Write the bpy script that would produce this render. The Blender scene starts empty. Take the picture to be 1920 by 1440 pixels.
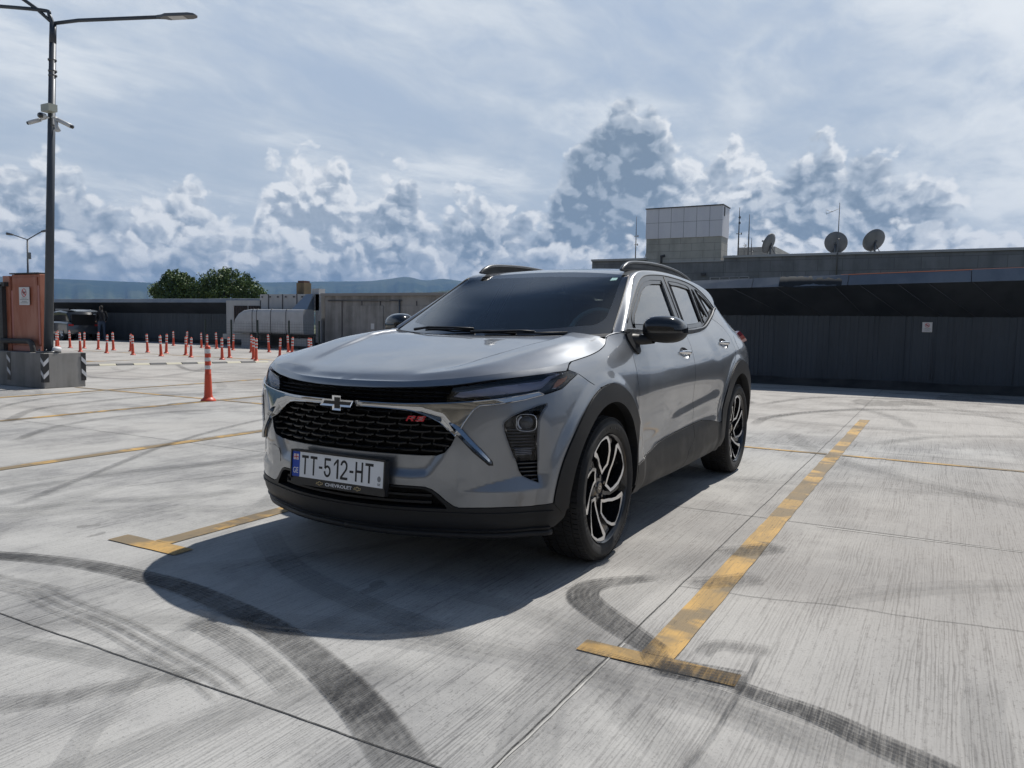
import bpy, bmesh, math, random
import numpy as np
from mathutils import Vector, Matrix
from mathutils.geometry import delaunay_2d_cdt
scene=bpy.context.scene
# ------------------------------------------------------------------ camera (phone held low, slightly rolled)
CAM=(3.46303402,2.27767507,1.13667640); YAW=math.radians(-151.03097); PITCH=math.radians(-4.39780); ROLL=math.radians(.93479)
_F=Vector((math.cos(PITCH)*math.cos(YAW),math.cos(PITCH)*math.sin(YAW),math.sin(PITCH)))
_Rr=Vector((math.sin(YAW),-math.cos(YAW),0)); _U=_Rr.cross(_F)
_R2=_Rr*math.cos(ROLL)+_U*math.sin(ROLL); _U2=-_Rr*math.sin(ROLL)+_U*math.cos(ROLL)
cam=bpy.data.cameras.new('camera'); camo=bpy.data.objects.new('camera',cam); scene.collection.objects.link(camo)
M=Matrix((( _R2.x,_U2.x,-_F.x,CAM[0]),(_R2.y,_U2.y,-_F.y,CAM[1]),(_R2.z,_U2.z,-_F.z,CAM[2]),(0,0,0,1)))
camo.matrix_world=M
cam.sensor_fit='HORIZONTAL'; cam.sensor_width=36.0; cam.lens=1449.96/1920*36.0
cam.clip_start=.05; cam.clip_end=60000
scene.camera=camo
scene.view_settings.view_transform='Standard'; scene.view_settings.look='None'
scene.view_settings.exposure=0.0; scene.view_settings.gamma=1.0; scene.view_settings.use_curve_mapping=False
scene.cycles.max_bounces=8; scene.cycles.transparent_max_bounces=12
# ------------------------------------------------------------------ sun
SUN_DIR=Vector((-.74,.10,1.0)).normalized()          # from the ground towards the sun
SUN_EL=math.asin(SUN_DIR.z); SUN_AZ=math.atan2(SUN_DIR.y,SUN_DIR.x)
sl=bpy.data.lights.new('sun','SUN'); sl.energy=4.9; sl.angle=math.radians(.6); sl.color=(1.0,.955,.89)
so=bpy.data.objects.new('sun',sl); scene.collection.objects.link(so)
so.rotation_euler=SUN_DIR.to_track_quat('Z','Y').to_euler(); so.location=(0,0,50)
# ------------------------------------------------------------------ node helper
class NB:
    """tiny expression builder over a node tree"""
    def __init__(s,tree): s.t=tree; s.n=tree.nodes; s.l=tree.links
    def node(s,ty,**kw):
        n=s.n.new(ty)
        for k,v in kw.items(): setattr(n,k,v)
        return n
    def put(s,sock,v):
        if v is None: return
        if isinstance(v,bpy.types.NodeSocket): s.l.new(v,sock)
        else:
            if isinstance(v,(tuple,list)) and len(v)==3 and sock.type=='RGBA': v=(*v,1)
            sock.default_value=v
    def m(s,op,a,b=None,c=None,clamp=False):
        n=s.node('ShaderNodeMath',operation=op); n.use_clamp=clamp
        s.put(n.inputs[0],a)
        if b is not None: s.put(n.inputs[1],b)
        if c is not None: s.put(n.inputs[2],c)
        return n.outputs[0]
    def add(s,a,b): return s.m('ADD',a,b)
    def sub(s,a,b): return s.m('SUBTRACT',a,b)
    def mul(s,a,b): return s.m('MULTIPLY',a,b)
    def mx(s,a,b): return s.m('MAXIMUM',a,b)
    def mn(s,a,b): return s.m('MINIMUM',a,b)
    def ss(s,v,a,b,lo=0.,hi=1.):
        n=s.node('ShaderNodeMapRange',interpolation_type='SMOOTHSTEP'); s.put(n.inputs[0],v)
        n.inputs[1].default_value=a; n.inputs[2].default_value=b; n.inputs[3].default_value=lo; n.inputs[4].default_value=hi
        return n.outputs[0]
    def lin(s,v,a,b,lo=0.,hi=1.):
        n=s.node('ShaderNodeMapRange'); s.put(n.inputs[0],v)
        n.inputs[1].default_value=a; n.inputs[2].default_value=b; n.inputs[3].default_value=lo; n.inputs[4].default_value=hi
        return n.outputs[0]
    def mix(s,f,a,b,mode='MIX'):
        n=s.node('ShaderNodeMix',data_type='RGBA',blend_type=mode); n.clamp_factor=True
        s.put(n.inputs[0],f); s.put(n.inputs[6],a); s.put(n.inputs[7],b); return n.outputs[2]
    def noise(s,v,scale,detail=4,rough=.5,dist=0.,dim='3D',w=None,lac=2.0,out=0):
        n=s.node('ShaderNodeTexNoise',noise_dimensions=dim)
        if v is not None: s.put(n.inputs['Vector'],v)
        n.inputs['Scale'].default_value=scale; n.inputs['Detail'].default_value=detail
        n.inputs['Roughness'].default_value=rough; n.inputs['Distortion'].default_value=dist
        n.inputs['Lacunarity'].default_value=lac
        if w is not None: n.inputs['W'].default_value=w
        return n.outputs[out]
    def vm(s,op,a,b=None,out=0):
        n=s.node('ShaderNodeVectorMath',operation=op); s.put(n.inputs[0],a)
        if b is not None: s.put(n.inputs[1 if op!='SCALE' else 3],b)
        return n.outputs[out]
    def xyz(s,v):
        n=s.node('ShaderNodeSeparateXYZ'); s.put(n.inputs[0],v); return n.outputs
    def comb(s,x,y,z):
        n=s.node('ShaderNodeCombineXYZ'); s.put(n.inputs[0],x); s.put(n.inputs[1],y); s.put(n.inputs[2],z); return n.outputs[0]
    def mapv(s,v,loc=(0,0,0),rot=(0,0,0),sc=(1,1,1)):
        n=s.node('ShaderNodeMapping'); s.put(n.inputs[0],v); n.inputs[1].default_value=loc; n.inputs[2].default_value=rot; n.inputs[3].default_value=sc
        return n.outputs[0]
    def bump(s,h,strength=.3,dist=.01,nrm=None):
        n=s.node('ShaderNodeBump'); s.put(n.inputs['Height'],h); n.inputs['Strength'].default_value=strength; n.inputs['Distance'].default_value=dist
        if nrm is not None: s.put(n.inputs['Normal'],nrm)
        return n.outputs[0]
# ------------------------------------------------------------------ sky: Nishita plus clouds laid out by direction
world=bpy.data.worlds.new('World'); scene.world=world; world.use_nodes=True
def build_sky():
    nt=world.node_tree; nt.nodes.clear(); b=NB(nt)
    out=b.node('ShaderNodeOutputWorld'); bg=b.node('ShaderNodeBackground'); nt.links.new(bg.outputs[0],out.inputs[0])
    sky=b.node('ShaderNodeTexSky',sky_type='NISHITA'); sky.sun_disc=False
    sky.sun_elevation=SUN_EL; sky.sun_rotation=math.pi/2-SUN_AZ; sky.altitude=450; sky.air_density=1.0; sky.dust_density=1.4; sky.ozone_density=1.5
    K=.10
    D=b.node('ShaderNodeTexCoord').outputs['Generated']; D=b.vm('NORMALIZE',D)
    x,y,z=b.xyz(D)
    # azimuth measured clockwise-positive-right from the -X axis, elevation, both in degrees
    ca,sa=math.cos(YAW),math.sin(YAW)
    fx=b.add(b.mul(x,ca),b.mul(y,sa)); rx=b.add(b.mul(x,sa),b.mul(y,-ca))
    az=b.mul(b.m('ARCTAN2',rx,fx),180/math.pi); el=b.mul(b.m('ARCSINE',z),180/math.pi)
    P=b.comb(az,b.mul(el,1.25),0.0)
    w1=b.noise(P,.16,3,.55,dim='2D',out=1); w2=b.noise(P,.6,3,.6,dim='2D',out=1)
    Q=b.vm('ADD',P,b.vm('ADD',b.vm('SCALE',b.vm('SUBTRACT',w1,(.5,.5,.5)),1.5),b.vm('SCALE',b.vm('SUBTRACT',w2,(.5,.5,.5)),.7)))
    def curve(tab,span=40.,vmax=20.):
        n=b.node('ShaderNodeFloatCurve'); c=n.mapping.curves[0]; pts=[((a+span)/(2*span),h/vmax) for a,h in tab]
        c.points[0].location=pts[0]; c.points[1].location=pts[-1]
        for p in pts[1:-1]: c.points.new(*p)
        for p in c.points: p.handle_type='AUTO_CLAMPED'
        n.mapping.use_clip=False; n.mapping.update(); b.put(n.inputs['Value'],b.m('MULTIPLY_ADD',az,1/(2*span),.5)); n.inputs['Factor'].default_value=1
        return b.mul(n.outputs[0],vmax)
    def puff(v,sc,det,sm=.25):
        n=b.node('ShaderNodeTexVoronoi',voronoi_dimensions='2D',feature='F1'); b.put(n.inputs['Vector'],v); n.inputs['Scale'].default_value=sc; n.inputs['Detail'].default_value=det; n.inputs['Roughness'].default_value=.5; n.inputs['Lacunarity'].default_value=2.1; n.inputs['Randomness'].default_value=1.
        return b.sub(.40,n.outputs['Distance'])
    inview=b.mul(b.ss(az,-44.,-37.),b.ss(az,44.,37.))
    azw=b.comb(b.mul(az,.06),0.,7.7)
    def layer(H,B,off,wild,amp=1.0):
        """H crest elevation, B brightness bias (0..1) along azimuth; returns alpha, colour"""
        v=b.vm('ADD',Q,(off*13.7,off*5.1,0)); vL=b.vm('ADD',v,(.34,.55,0)); vF=b.vm('ADD',v,(.9,1.3,0))
        n=b.noise(v,.30,5,.55,dim='2D'); p=puff(v,.44,1.8); pS=puff(v,.44,1.2); pL=puff(vL,.44,1.2); nL=b.noise(vF,.30,3,.55,dim='2D'); f=b.noise(v,1.7,4,.62,dim='2D'); m1=b.noise(v,.85,3,.55,dim='2D'); m2=b.noise(vL,.85,2,.55,dim='2D')
        Hw=b.add(wild,b.mul(b.sub(b.noise(b.comb(b.mul(az,.06),off,0.),1.,3,.5,dim='2D'),.5),14.))
        Hm=b.add(b.mul(H,inview),b.mul(Hw,b.sub(1.,inview)))
        q=b.add(b.sub(Hm,el),b.add(b.mul(b.sub(n,.5),5.2*amp),b.add(b.mul(p,3.0*amp),b.mul(b.sub(f,.5),.7))))
        a=b.ss(q,-.3,1.2)
        rim=b.ss(q,3.0,.3); lit=b.ss(b.add(b.mul(b.sub(pS,pL),.62),b.add(b.mul(b.sub(n,nL),1.1),b.mul(b.sub(m1,m2),.45))),-.24,.32)
        w=b.add(b.add(b.mul(rim,.46),b.mul(lit,.62)),b.add(.11,b.mul(b.sub(B,.50),.80))); w=b.add(w,b.mul(b.sub(f,.5),.30))
        w=b.m('MAXIMUM',b.m('MINIMUM',w,1.),0.)
        c1=b.mix(b.ss(w,-.05,.55),(.215,.285,.375),(.44,.51,.60)); c=b.mix(b.ss(w,.40,1.12),c1,(.93,.95,.97))
        return a,c
    LY=[layer(curve([(-40,7),(-24.5,8.6),(-23,10.3),(-21.3,10.0),(-20,8),(-8,8),(-1,8.5),(1.5,8.8),(3.2,12.0),(5.5,15.0),(8.6,16.6),(11,15.0),(12.2,12.8),(14,13.2),(17,12.9),(20.4,13.3),(23.4,13.4),(26,11.6),(28.5,10.6),(30,8.6),(33,7.8),(40,8)]),
              curve([(-40,.62),(-20,.60),(-2,.45),(2,.16),(5,.06),(9,.16),(11.2,.55),(13,.62),(17,.50),(20,.42),(25,.46),(28,.50),(33,.62),(40,.6)],vmax=1.),1.,10.),
        layer(curve([(-40,8),(-33.5,10.3),(-31.6,11.0),(-29,10.6),(-28,8.6),(-24,7.4),(-19.2,7.6),(-18.0,11.0),(-16,12.2),(-12.6,12.6),(-11.4,10.2),(-9.6,10.8),(-8.4,12.2),(-7.1,11.4),(-6.2,9.3),(-3.2,10.2),(0,9.8),(1.6,8.0),(6,6.6),(11,8.8),(14.5,9.6),(18,8.0),(22,7.0),(26,7.4),(33,7.),(40,7)]),
              curve([(-40,.55),(-32,.52),(-29,.40),(-24,.66),(-18,.82),(-13,.80),(-10,.55),(-7,.50),(-4,.42),(0,.50),(5,.30),(11,.72),(15,.80),(20,.60),(26,.72),(40,.6)],vmax=1.),2.,8.),
        layer(curve([(-40,6),(-33,7.4),(-26,6.2),(-22,6.8),(-17,6.0),(-12,5.2),(-8,6.6),(-4,5.4),(0,6.2),(4,6.4),(7,4.8),(12,5.2),(18,6.4),(24,6.0),(30,5.2),(33,6.4),(40,6)]),
              curve([(-40,.70),(-30,.66),(-24,.42),(-18,.22),(-13,.15),(-8,.40),(-3,.52),(2,.35),(5,.50),(9,.35),(14,.66),(20,.74),(26,.66),(33,.70),(40,.7)],vmax=1.),3.,6.),
        layer(curve([(-40,2.6),(-30,3.4),(-20,2.6),(-10,3.2),(0,3.0),(10,2.6),(20,3.4),(40,3)]),
              curve([(-40,.40),(-28,.30),(-18,.12),(-8,.10),(0,.20),(12,.15),(25,.40),(40,.4)],vmax=1.),4.,3.,.6)]
    # high veil and streaks on a flat layer overhead (perspective towards the horizon)
    zz=b.mx(z,.03); U=b.comb(b.m('DIVIDE',x,b.add(zz,.10)),b.m('DIVIDE',y,b.add(zz,.10)),0.0)
    U=b.mapv(U,rot=(0,0,.5),sc=(1.0,1.7,1))
    wv=b.noise(U,.8,3,.5,dim='2D',out=1); U2=b.vm('ADD',U,b.vm('SCALE',wv,.55))
    v1=b.noise(U2,.75,8,.60,dim='2D'); v2=b.noise(U2,2.6,6,.6,dim='2D')
    veil=b.add(v1,b.mul(b.sub(v2,.5),.35))
    a_veil=b.ss(veil,.30,.62)
    # colours (scene-linear radiance)
    base=b.node('ShaderNodeVectorMath',operation='SCALE'); nt.links.new(sky.outputs[0],base.inputs[0]); base.inputs[3].default_value=K
    # air: pale near the horizon in view, deeper blue overhead
    up=b.ss(el,23.,36.)
    back=b.ss(fx,.25,-.55)
    # closeness to the sun, for its bright surroundings
    sd_=b.vm('DOT_PRODUCT',D,tuple(SUN_DIR),out=1); glow=b.ss(sd_,.935,.998); right=b.mul(b.ss(az,18.,42.),b.ss(az,120.,80.))
    pale=b.mix(b.ss(el,2.,24.),(.50,.585,.68),(.43,.53,.69))
    zen=b.mix(glow,(.060,.110,.210),(.38,.44,.52))
    deep=b.mix(b.mx(up,b.mul(back,.7)),pale,b.mix(.10,zen,base.outputs[0]))
    veilc=b.mix(b.ss(v1,.45,.75),(.60,.67,.755),(.90,.935,.96))
    veilc=b.mix(b.mx(up,b.mul(back,.8)),veilc,(.30,.36,.46)); veilc=b.mix(b.mul(right,b.ss(el,45.,20.)),veilc,(.95,.98,1.0))
    c=b.mix(b.mul(a_veil,b.add(.05,b.mul(b.sub(1.,b.mx(b.mul(up,b.sub(1.,b.mul(right,.8))),back)),.78))),deep,veilc)
    for a_,c_ in LY:
        a_=b.mul(a_,b.sub(1.,b.mul(b.mx(up,b.mul(back,.9)),.55))); c=b.mix(a_,c,c_)
    # band of brighter haze at the very horizon
    n3=b.noise(b.comb(b.mul(az,.09),b.mul(el,.8),3.1),1.0,4,.55,dim='2D')
    c=b.mix(b.mul(b.mul(b.ss(el,4.0,2.6),b.ss(n3,.48,.70)),.8),c,(.50,.58,.66)); c=b.mix(b.mul(b.ss(el,2.4,.8),.35),c,(.38,.47,.57))
    c=b.mix(b.ss(el,.2,-2.),c,(.16,.18,.20))
    nt.links.new(c,bg.inputs[0]); bg.inputs[1].default_value=1.0
build_sky()
# ------------------------------------------------------------------ materials
MATS={}
def mat(name,col=(.5,.5,.5),rough=.5,metal=0.,coat=0.,fn=None,spec=.5,ior=1.5,coatr=.03,emit=None):
    if name in MATS: return MATS[name]
    m=bpy.data.materials.new(name); m.use_nodes=True; nt=m.node_tree; p=nt.nodes['Principled BSDF']
    p.inputs['Base Color'].default_value=(*col,1); p.inputs['Roughness'].default_value=rough; p.inputs['Metallic'].default_value=metal
    p.inputs['Coat Weight'].default_value=coat; p.inputs['Coat Roughness'].default_value=coatr; p.inputs['Specular IOR Level'].default_value=spec; p.inputs['IOR'].default_value=ior
    if fn: fn(NB(nt),p)
    MATS[name]=m; return m
def obc(b): return b.node('ShaderNodeTexCoord').outputs['Object']
def f_paint(b,p):
    o=obc(b); n=b.noise(o,500,2,.5); c=b.mix(n,(.210,.222,.240),(.232,.244,.263)); b.put(p.inputs['Base Color'],c)
    d=b.noise(o,3.5,4,.6); b.put(p.inputs['Roughness'],b.lin(d,.3,.7,.34,.42))
    # faint dust film
    dd=b.noise(o,38,3,.6); b.put(p.inputs['Coat Roughness'],b.lin(dd,.3,.8,.015,.05))
def f_plastic(c0,c1,r0,r1,sc=260):
    def f(b,p):
        o=obc(b); n=b.noise(o,sc,2,.5); m=b.noise(o,5,3,.6)
        b.put(p.inputs['Base Color'],b.mix(m,c0,c1)); b.put(p.inputs['Roughness'],b.lin(m,.3,.7,r0,r1))
        b.put(p.inputs['Normal'],b.bump(n,.25,.0006))
    return f
def glass(name,tint,refl=1.0,fm=1.5):
    m=bpy.data.materials.new(name); m.use_nodes=True; nt=m.node_tree; nt.nodes.clear(); b=NB(nt)
    o=b.node('ShaderNodeOutputMaterial'); tr=b.node('ShaderNodeBsdfTransparent'); tr.inputs[0].default_value=(*tint,1)
    gl=b.node('ShaderNodeBsdfGlossy'); gl.inputs['Roughness'].default_value=.0; gl.inputs[0].default_value=(refl,refl,refl,1)
    fr=b.node('ShaderNodeFresnel'); fr.inputs[0].default_value=1.52
    wv=b.noise(obc(b),2.2,1,.4); nb=b.bump(wv,.06,.02); b.put(gl.inputs['Normal'],nb)
    mx=b.node('ShaderNodeMixShader'); b.put(mx.inputs[0],b.m('MULTIPLY',fr.outputs[0],fm,clamp=True)); nt.links.new(tr.outputs[0],mx.inputs[1]); nt.links.new(gl.outputs[0],mx.inputs[2])
    nt.links.new(mx.outputs[0],o.inputs[0]); MATS[name]=m; return m
PAINT=mat('car_paint',(.3,.31,.33),.3,.82,1.0,f_paint)
BLACKG=mat('gloss_black',(.012,.013,.015),.12,0,.6)
PLAST=mat('black_plastic',(.03,.031,.033),.5,0,0,f_plastic((.012,.0125,.014),(.020,.021,.023),.42,.58),spec=.3)
DARK=mat('dark_void',(.008,.008,.009),.8)
FRAME=mat('window_frame_grey',(.075,.078,.082),.32,.35,.3)
RUBBER=mat('rubber_seal',(.012,.012,.013),.55)
CHROMED=mat('dark_chrome',(.46,.465,.475),.06,1.0)
CHROME=mat('bright_chrome',(.75,.76,.78),.08,1.0)
def f_tyre(b,p):
    o=obc(b); n=b.noise(o,14,4,.65); b.put(p.inputs['Base Color'],b.mix(b.ss(n,.4,.75),(.010,.010,.011),(.024,.0235,.022)))
INLAY=mat('emblem_black',(.008,.008,.009),.35)
TYRE=mat('tyre_rubber',(.015,.015,.016),.72,0,0,f_tyre)
RIMB=mat('rim_black',(.012,.012,.014),.22,0,.5)
RIMS=mat('rim_machined',(.78,.79,.81),.33,1.0,.3)
BRAKE=mat('brake_steel',(.22,.21,.20),.42,1.0)
GLASSF=glass('windshield_glass',(.58,.70,.69),1.0,1.0)
GLASSS=glass('side_glass',(.42,.52,.49),1.0,1.7)
GLASSD=glass('privacy_glass',(.05,.06,.065),1.0,1.7)
LENS=glass('lamp_lens',(.80,.82,.86),1,.5)
LENSD=glass('dark_lens',(.78,.80,.86),1,1.0)
import numpy as np
# ---------------------------------------------------------------- maths helpers
def pchip(xs, ys, x):
    xs=np.asarray(xs,float); ys=np.asarray(ys,float); x=np.asarray(x,float)
    h=np.diff(xs); dl=np.diff(ys)/h; m=np.zeros_like(ys)
    for i in range(1,len(xs)-1):
        if dl[i-1]*dl[i]>0:
            w1=2*h[i]+h[i-1]; w2=h[i]+2*h[i-1]; m[i]=(w1+w2)/(w1/dl[i-1]+w2/dl[i])
    m[0]=dl[0]; m[-1]=dl[-1]
    k=np.clip(np.searchsorted(xs,x)-1,0,len(xs)-2); t=(x-xs[k])/h[k]
    t2=t*t; t3=t2*t
    r=(2*t3-3*t2+1)*ys[k]+(t3-2*t2+t)*h[k]*m[k]+(-2*t3+3*t2)*ys[k+1]+(t3-t2)*h[k]*m[k+1]
    r=np.where(t<0,ys[0]+m[0]*(x-xs[0]),r); r=np.where(t>1,ys[-1]+m[-1]*(x-xs[-1]),r)
    return r
def catmull(P, n=12, closed=False):
    P=np.asarray(P,float); out=[]
    N=len(P)
    for i in range(N if closed else N-1):
        p1=P[i]; p2=P[(i+1)%N]
        p0=P[(i-1)%N] if (closed or i>0) else 2*p1-p2
        p3=P[(i+2)%N] if (closed or i<N-2) else 2*p2-p1
        for k in range(n):
            t=k/n
            out.append(.5*((2*p1)+(p2-p0)*t+(2*p0-5*p1+4*p2-p3)*t*t+(3*p1-p0-3*p2+p3)*t**3))
    if not closed: out.append(P[-1])
    return np.array(out)
def resample(P, n):
    P=np.asarray(P,float); L=np.concatenate([[0],np.cumsum(np.linalg.norm(np.diff(P,axis=0),axis=1))])
    t=np.linspace(0,L[-1],n)
    return np.stack([np.interp(t,L,P[:,k]) for k in range(P.shape[1])],1)
def sstep(t): t=np.clip(t,0,1); return t*t*(3-2*t)
# ---------------------------------------------------------------- lower body wrap: plan curve + inward offset table
PLAN=[(.900,-.16),(.903,0),(.893,.16),(.865,.31),(.806,.47),(.737,.62),(.665,.72),(.575,.80),(.48,.862),(.35,.896),(.1,.905),(-.6,.905),(-1.35,.905),(-2.2,.905),(-2.9,.900),(-3.2,.872),(-3.4,.80),(-3.53,.62),(-3.59,.35),(-3.61,0),(-3.60,-.3)]
_pl=catmull(PLAN,40); _k0=40; _k1=len(_pl)-1-40
_pl=_pl[_k0:_k1+1]
_L=np.concatenate([[0],np.cumsum(np.linalg.norm(np.diff(_pl,axis=0),axis=1))])
SN=1000; S_MAX=_L[-1]; _sg=np.linspace(0,S_MAX,SN)
_px=np.interp(_sg,_L,_pl[:,0]); _py=np.interp(_sg,_L,_pl[:,1])
_tx=np.gradient(_px,_sg); _ty=np.gradient(_py,_sg)
_g=np.exp(-.5*(np.arange(-25,26)/9.)**2); _g/=_g.sum()
_tx=np.convolve(np.pad(_tx,25,mode='edge'),_g,'valid'); _ty=np.convolve(np.pad(_ty,25,mode='edge'),_g,'valid')
_tx[0]=0
_q=np.hypot(_tx,_ty); _tx/=_q; _ty/=_q
# outward normal in plan: tangent goes from nose to left side: (tx,ty)->(ty,-tx)
_nx,_ny=_ty,-_tx
def s_of_y(y): return np.interp(y,_py[:300],_sg[:300])
def s_of_x(x): return np.interp(-np.asarray(x,float),-_px,_sg)
# stations: s, list of (z,d) 12 rows
ST=[
 (s_of_y(0.),  [(.195,.14),(.225,.075),(.29,.03),(.37,.022),(.44,.012),(.51,.004),(.59,.002),(.68,.008),(.76,.020),(.82,.030),(.857,.034),(.884,.050)]),
 (s_of_y(.30), [(.195,.14),(.225,.075),(.29,.03),(.37,.022),(.44,.012),(.51,.004),(.59,.002),(.68,.008),(.76,.018),(.825,.028),(.864,.033),(.889,.050)]),
 (s_of_y(.47), [(.200,.13),(.230,.070),(.30,.025),(.375,.018),(.44,.010),(.51,.003),(.59,.000),(.68,.006),(.76,.016),(.83,.026),(.875,.036),(.902,.054)]),
 (s_of_y(.70), [(.205,.12),(.240,.060),(.31,.018),(.385,.010),(.44,.006),(.50,.002),(.59,.000),(.69,.004),(.78,.012),(.85,.024),(.908,.042),(.931,.062)]),
 (s_of_y(.84), [(.210,.10),(.250,.050),(.32,.014),(.40,.006),(.45,.002),(.52,.000),(.61,.000),(.71,.004),(.80,.014),(.87,.028),(.927,.052),(.953,.074)]),
 (s_of_x(.25), [(.205,.09),(.250,.045),(.33,.012),(.41,.004),(.47,.000),(.55,.000),(.65,.000),(.75,.004),(.84,.018),(.90,.036),(.940,.060),(.977,.092)]),
 (s_of_x(.0),  [(.205,.09),(.250,.045),(.33,.012),(.41,.004),(.48,.000),(.56,.000),(.66,.000),(.77,.004),(.87,.016),(.93,.042),(.965,.064),(1.004,.099)]),
 (s_of_x(-.22),[(.205,.09),(.260,.045),(.33,.020),(.42,.012),(.49,.010),(.57,.010),(.67,.008),(.78,.012),(.88,.030),(.95,.055),(.995,.088),(1.040,.134)]),
 (s_of_x(-.36),[(.205,.09),(.260,.045),(.33,.022),(.42,.016),(.49,.016),(.57,.018),(.67,.014),(.78,.016),(.88,.034),(.95,.060),(1.01,.100),(1.088,.172)]),
 (s_of_x(-.52),[(.205,.09),(.260,.042),(.33,.020),(.42,.020),(.50,.026),(.58,.024),(.67,.020),(.78,.022),(.88,.040),(.95,.066),(1.02,.095),(1.105,.131)]),
 (s_of_x(-.95),[(.205,.09),(.265,.038),(.33,.016),(.43,.020),(.51,.034),(.59,.030),(.68,.022),(.79,.018),(.88,.034),(.95,.062),(1.02,.090),(1.10,.128)]),
 (s_of_x(-1.5),[(.205,.09),(.265,.038),(.34,.014),(.45,.020),(.53,.036),(.61,.030),(.70,.020),(.80,.014),(.88,.024),(.95,.050),(1.02,.083),(1.098,.126)]),
 (s_of_x(-2.05),[(.205,.09),(.270,.038),(.35,.012),(.46,.016),(.54,.024),(.62,.018),(.70,.010),(.80,.006),(.88,.014),(.95,.036),(1.03,.078),(1.118,.135)]),
 (s_of_x(-2.47),[(.205,.09),(.270,.040),(.35,.010),(.45,.004),(.53,.002),(.62,.000),(.72,.000),(.83,.002),(.92,.012),(1.0,.044),(1.10,.100),(1.21,.179)]),
 (s_of_x(-2.73),[(.205,.09),(.270,.040),(.35,.010),(.45,.002),(.53,.000),(.62,.000),(.72,.000),(.84,.002),(.94,.014),(1.03,.052),(1.15,.120),(1.282,.213)]),
 (s_of_x(-3.05),[(.22,.09),(.29,.040),(.37,.012),(.46,.004),(.55,.000),(.64,.000),(.75,.000),(.86,.004),(.96,.022),(1.04,.065),(1.13,.130),(1.22,.215)]),
 (s_of_x(-3.3),[(.26,.09),(.32,.040),(.40,.015),(.48,.006),(.56,.002),(.64,.000),(.75,.002),(.86,.010),(.96,.030),(1.02,.055),(1.07,.100),(1.12,.170)]),
 (s_of_x(-3.53),[(.28,.09),(.34,.040),(.42,.015),(.50,.006),(.57,.002),(.64,.002),(.75,.040),(.86,.060),(.94,.060),(1.0,.065),(1.05,.085),(1.10,.13)]),
 (S_MAX,       [(.28,.09),(.34,.040),(.42,.015),(.50,.006),(.57,.002),(.64,.002),(.75,.060),(.86,.080),(.94,.080),(1.0,.085),(1.05,.10),(1.09,.13)]),
]
_ss=np.array([a for a,_ in ST]); _R=12
_zs=np.stack([pchip(_ss,[st[1][r][0] for st in ST],_sg) for r in range(_R)],1)
_ds=np.stack([pchip(_ss,[st[1][r][1] for st in ST],_sg) for r in range(_R)],1)
Z0,Z1,ZN=.15,1.36,243
_zg=np.linspace(Z0,Z1,ZN)
_D=np.zeros((SN,ZN))
for i in range(SN): _D[i]=pchip(_zs[i],_ds[i],_zg)
_D=np.clip(_D,-.05,.6)
_k=np.exp(-.5*(np.arange(-15,16)/1.8)**2); _k/=_k.sum()      # 9 mm in z
_D=np.apply_along_axis(lambda v:np.convolve(np.pad(v,15,mode='reflect',reflect_type='odd'),_k,'valid'),1,_D)
_k2=np.exp(-.5*(np.arange(-30,31)/9.)**2); _k2/=_k2.sum()     # 38 mm along s
_D=np.apply_along_axis(lambda v:np.convolve(np.pad(v,30,mode='edge'),_k2,'valid'),0,_D)
def ztop(s): return np.interp(s,_sg,_zs[:,-1])
def zbot(s): return np.interp(s,_sg,_zs[:,0])
def _cr(t):
    return np.stack([-.5*t+t*t-.5*t**3, 1-2.5*t*t+1.5*t**3, .5*t+2*t*t-1.5*t**3, -.5*t*t+.5*t**3],-1)
def dtab(s,z):
    a=np.clip(s/S_MAX*(SN-1),0,SN-1.001); b=np.clip((z-Z0)/(Z1-Z0)*(ZN-1),0,ZN-1.001)
    i=a.astype(int); j=b.astype(int); wa=_cr(a-i); wb=_cr(b-j); r=0
    for p in range(4):
        ii=np.clip(i+p-1,0,SN-1)
        for q in range(4):
            jj=np.clip(j+q-1,0,ZN-1); r=r+wa[...,p]*wb[...,q]*_D[ii,jj]
    return r
def _ramp(poly,w,amt,side=1):
    # inward offset inside polygon, ramping over w metres from its outline
    S,Zm=np.meshgrid(_sg[:400],_zg,indexing='ij'); P=np.stack([S,Zm],-1); Q=np.asarray(poly,float)
    ins=np.zeros(S.shape,bool); dist=np.full(S.shape,9.)
    for i in range(len(Q)):
        a=Q[i]; b=Q[(i+1)%len(Q)]
        c=((a[1]>Zm)!=(b[1]>Zm))&(S<(b[0]-a[0])*(Zm-a[1])/(b[1]-a[1]+1e-12)+a[0]); ins^=c
        if a[0]<-.01 and b[0]<-.01: continue
        ab=b-a; t_=np.clip(((P-a)@ab)/(ab@ab),0,1); dist=np.minimum(dist,np.linalg.norm(P-a-t_[...,None]*ab,axis=-1))
    _D[:400]+=np.where(ins,sstep(dist/w),0)*amt
# grille surround stands back behind a V-shaped outer skin
_ramp([(-.05,.478),(.36,.476),(.42,.482),(.44,.493),(.46,.515),(.48,.543),(.503,.575),(.523,.617),(.549,.668),(.552,.70),(.50,.76),(.40,.785),(-.05,.79)],.050,.023)
# hollow above the corner ledge: sharp lower line, long fade upwards
def _hollow():
    S,Zm=np.meshgrid(_sg[:400],_zg,indexing='ij')
    zl=np.interp(S,[.50,.70,.84,.915,1.0],[.430,.4325,.436,.440,.452]); w=np.interp(S,[.55,.60,.68,.757,.815,1.0],[.006,.012,.033,.048,.058,.06]); A=np.interp(S,[.555,.62,.70,.80,.90,.925,.965],[0,.006,.017,.023,.024,.018,0])
    up=1-sstep((Zm-.50)/.30)
    _D[:400]+=A*np.clip((Zm-zl)/w,0,1)*up
_hollow()
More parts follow.
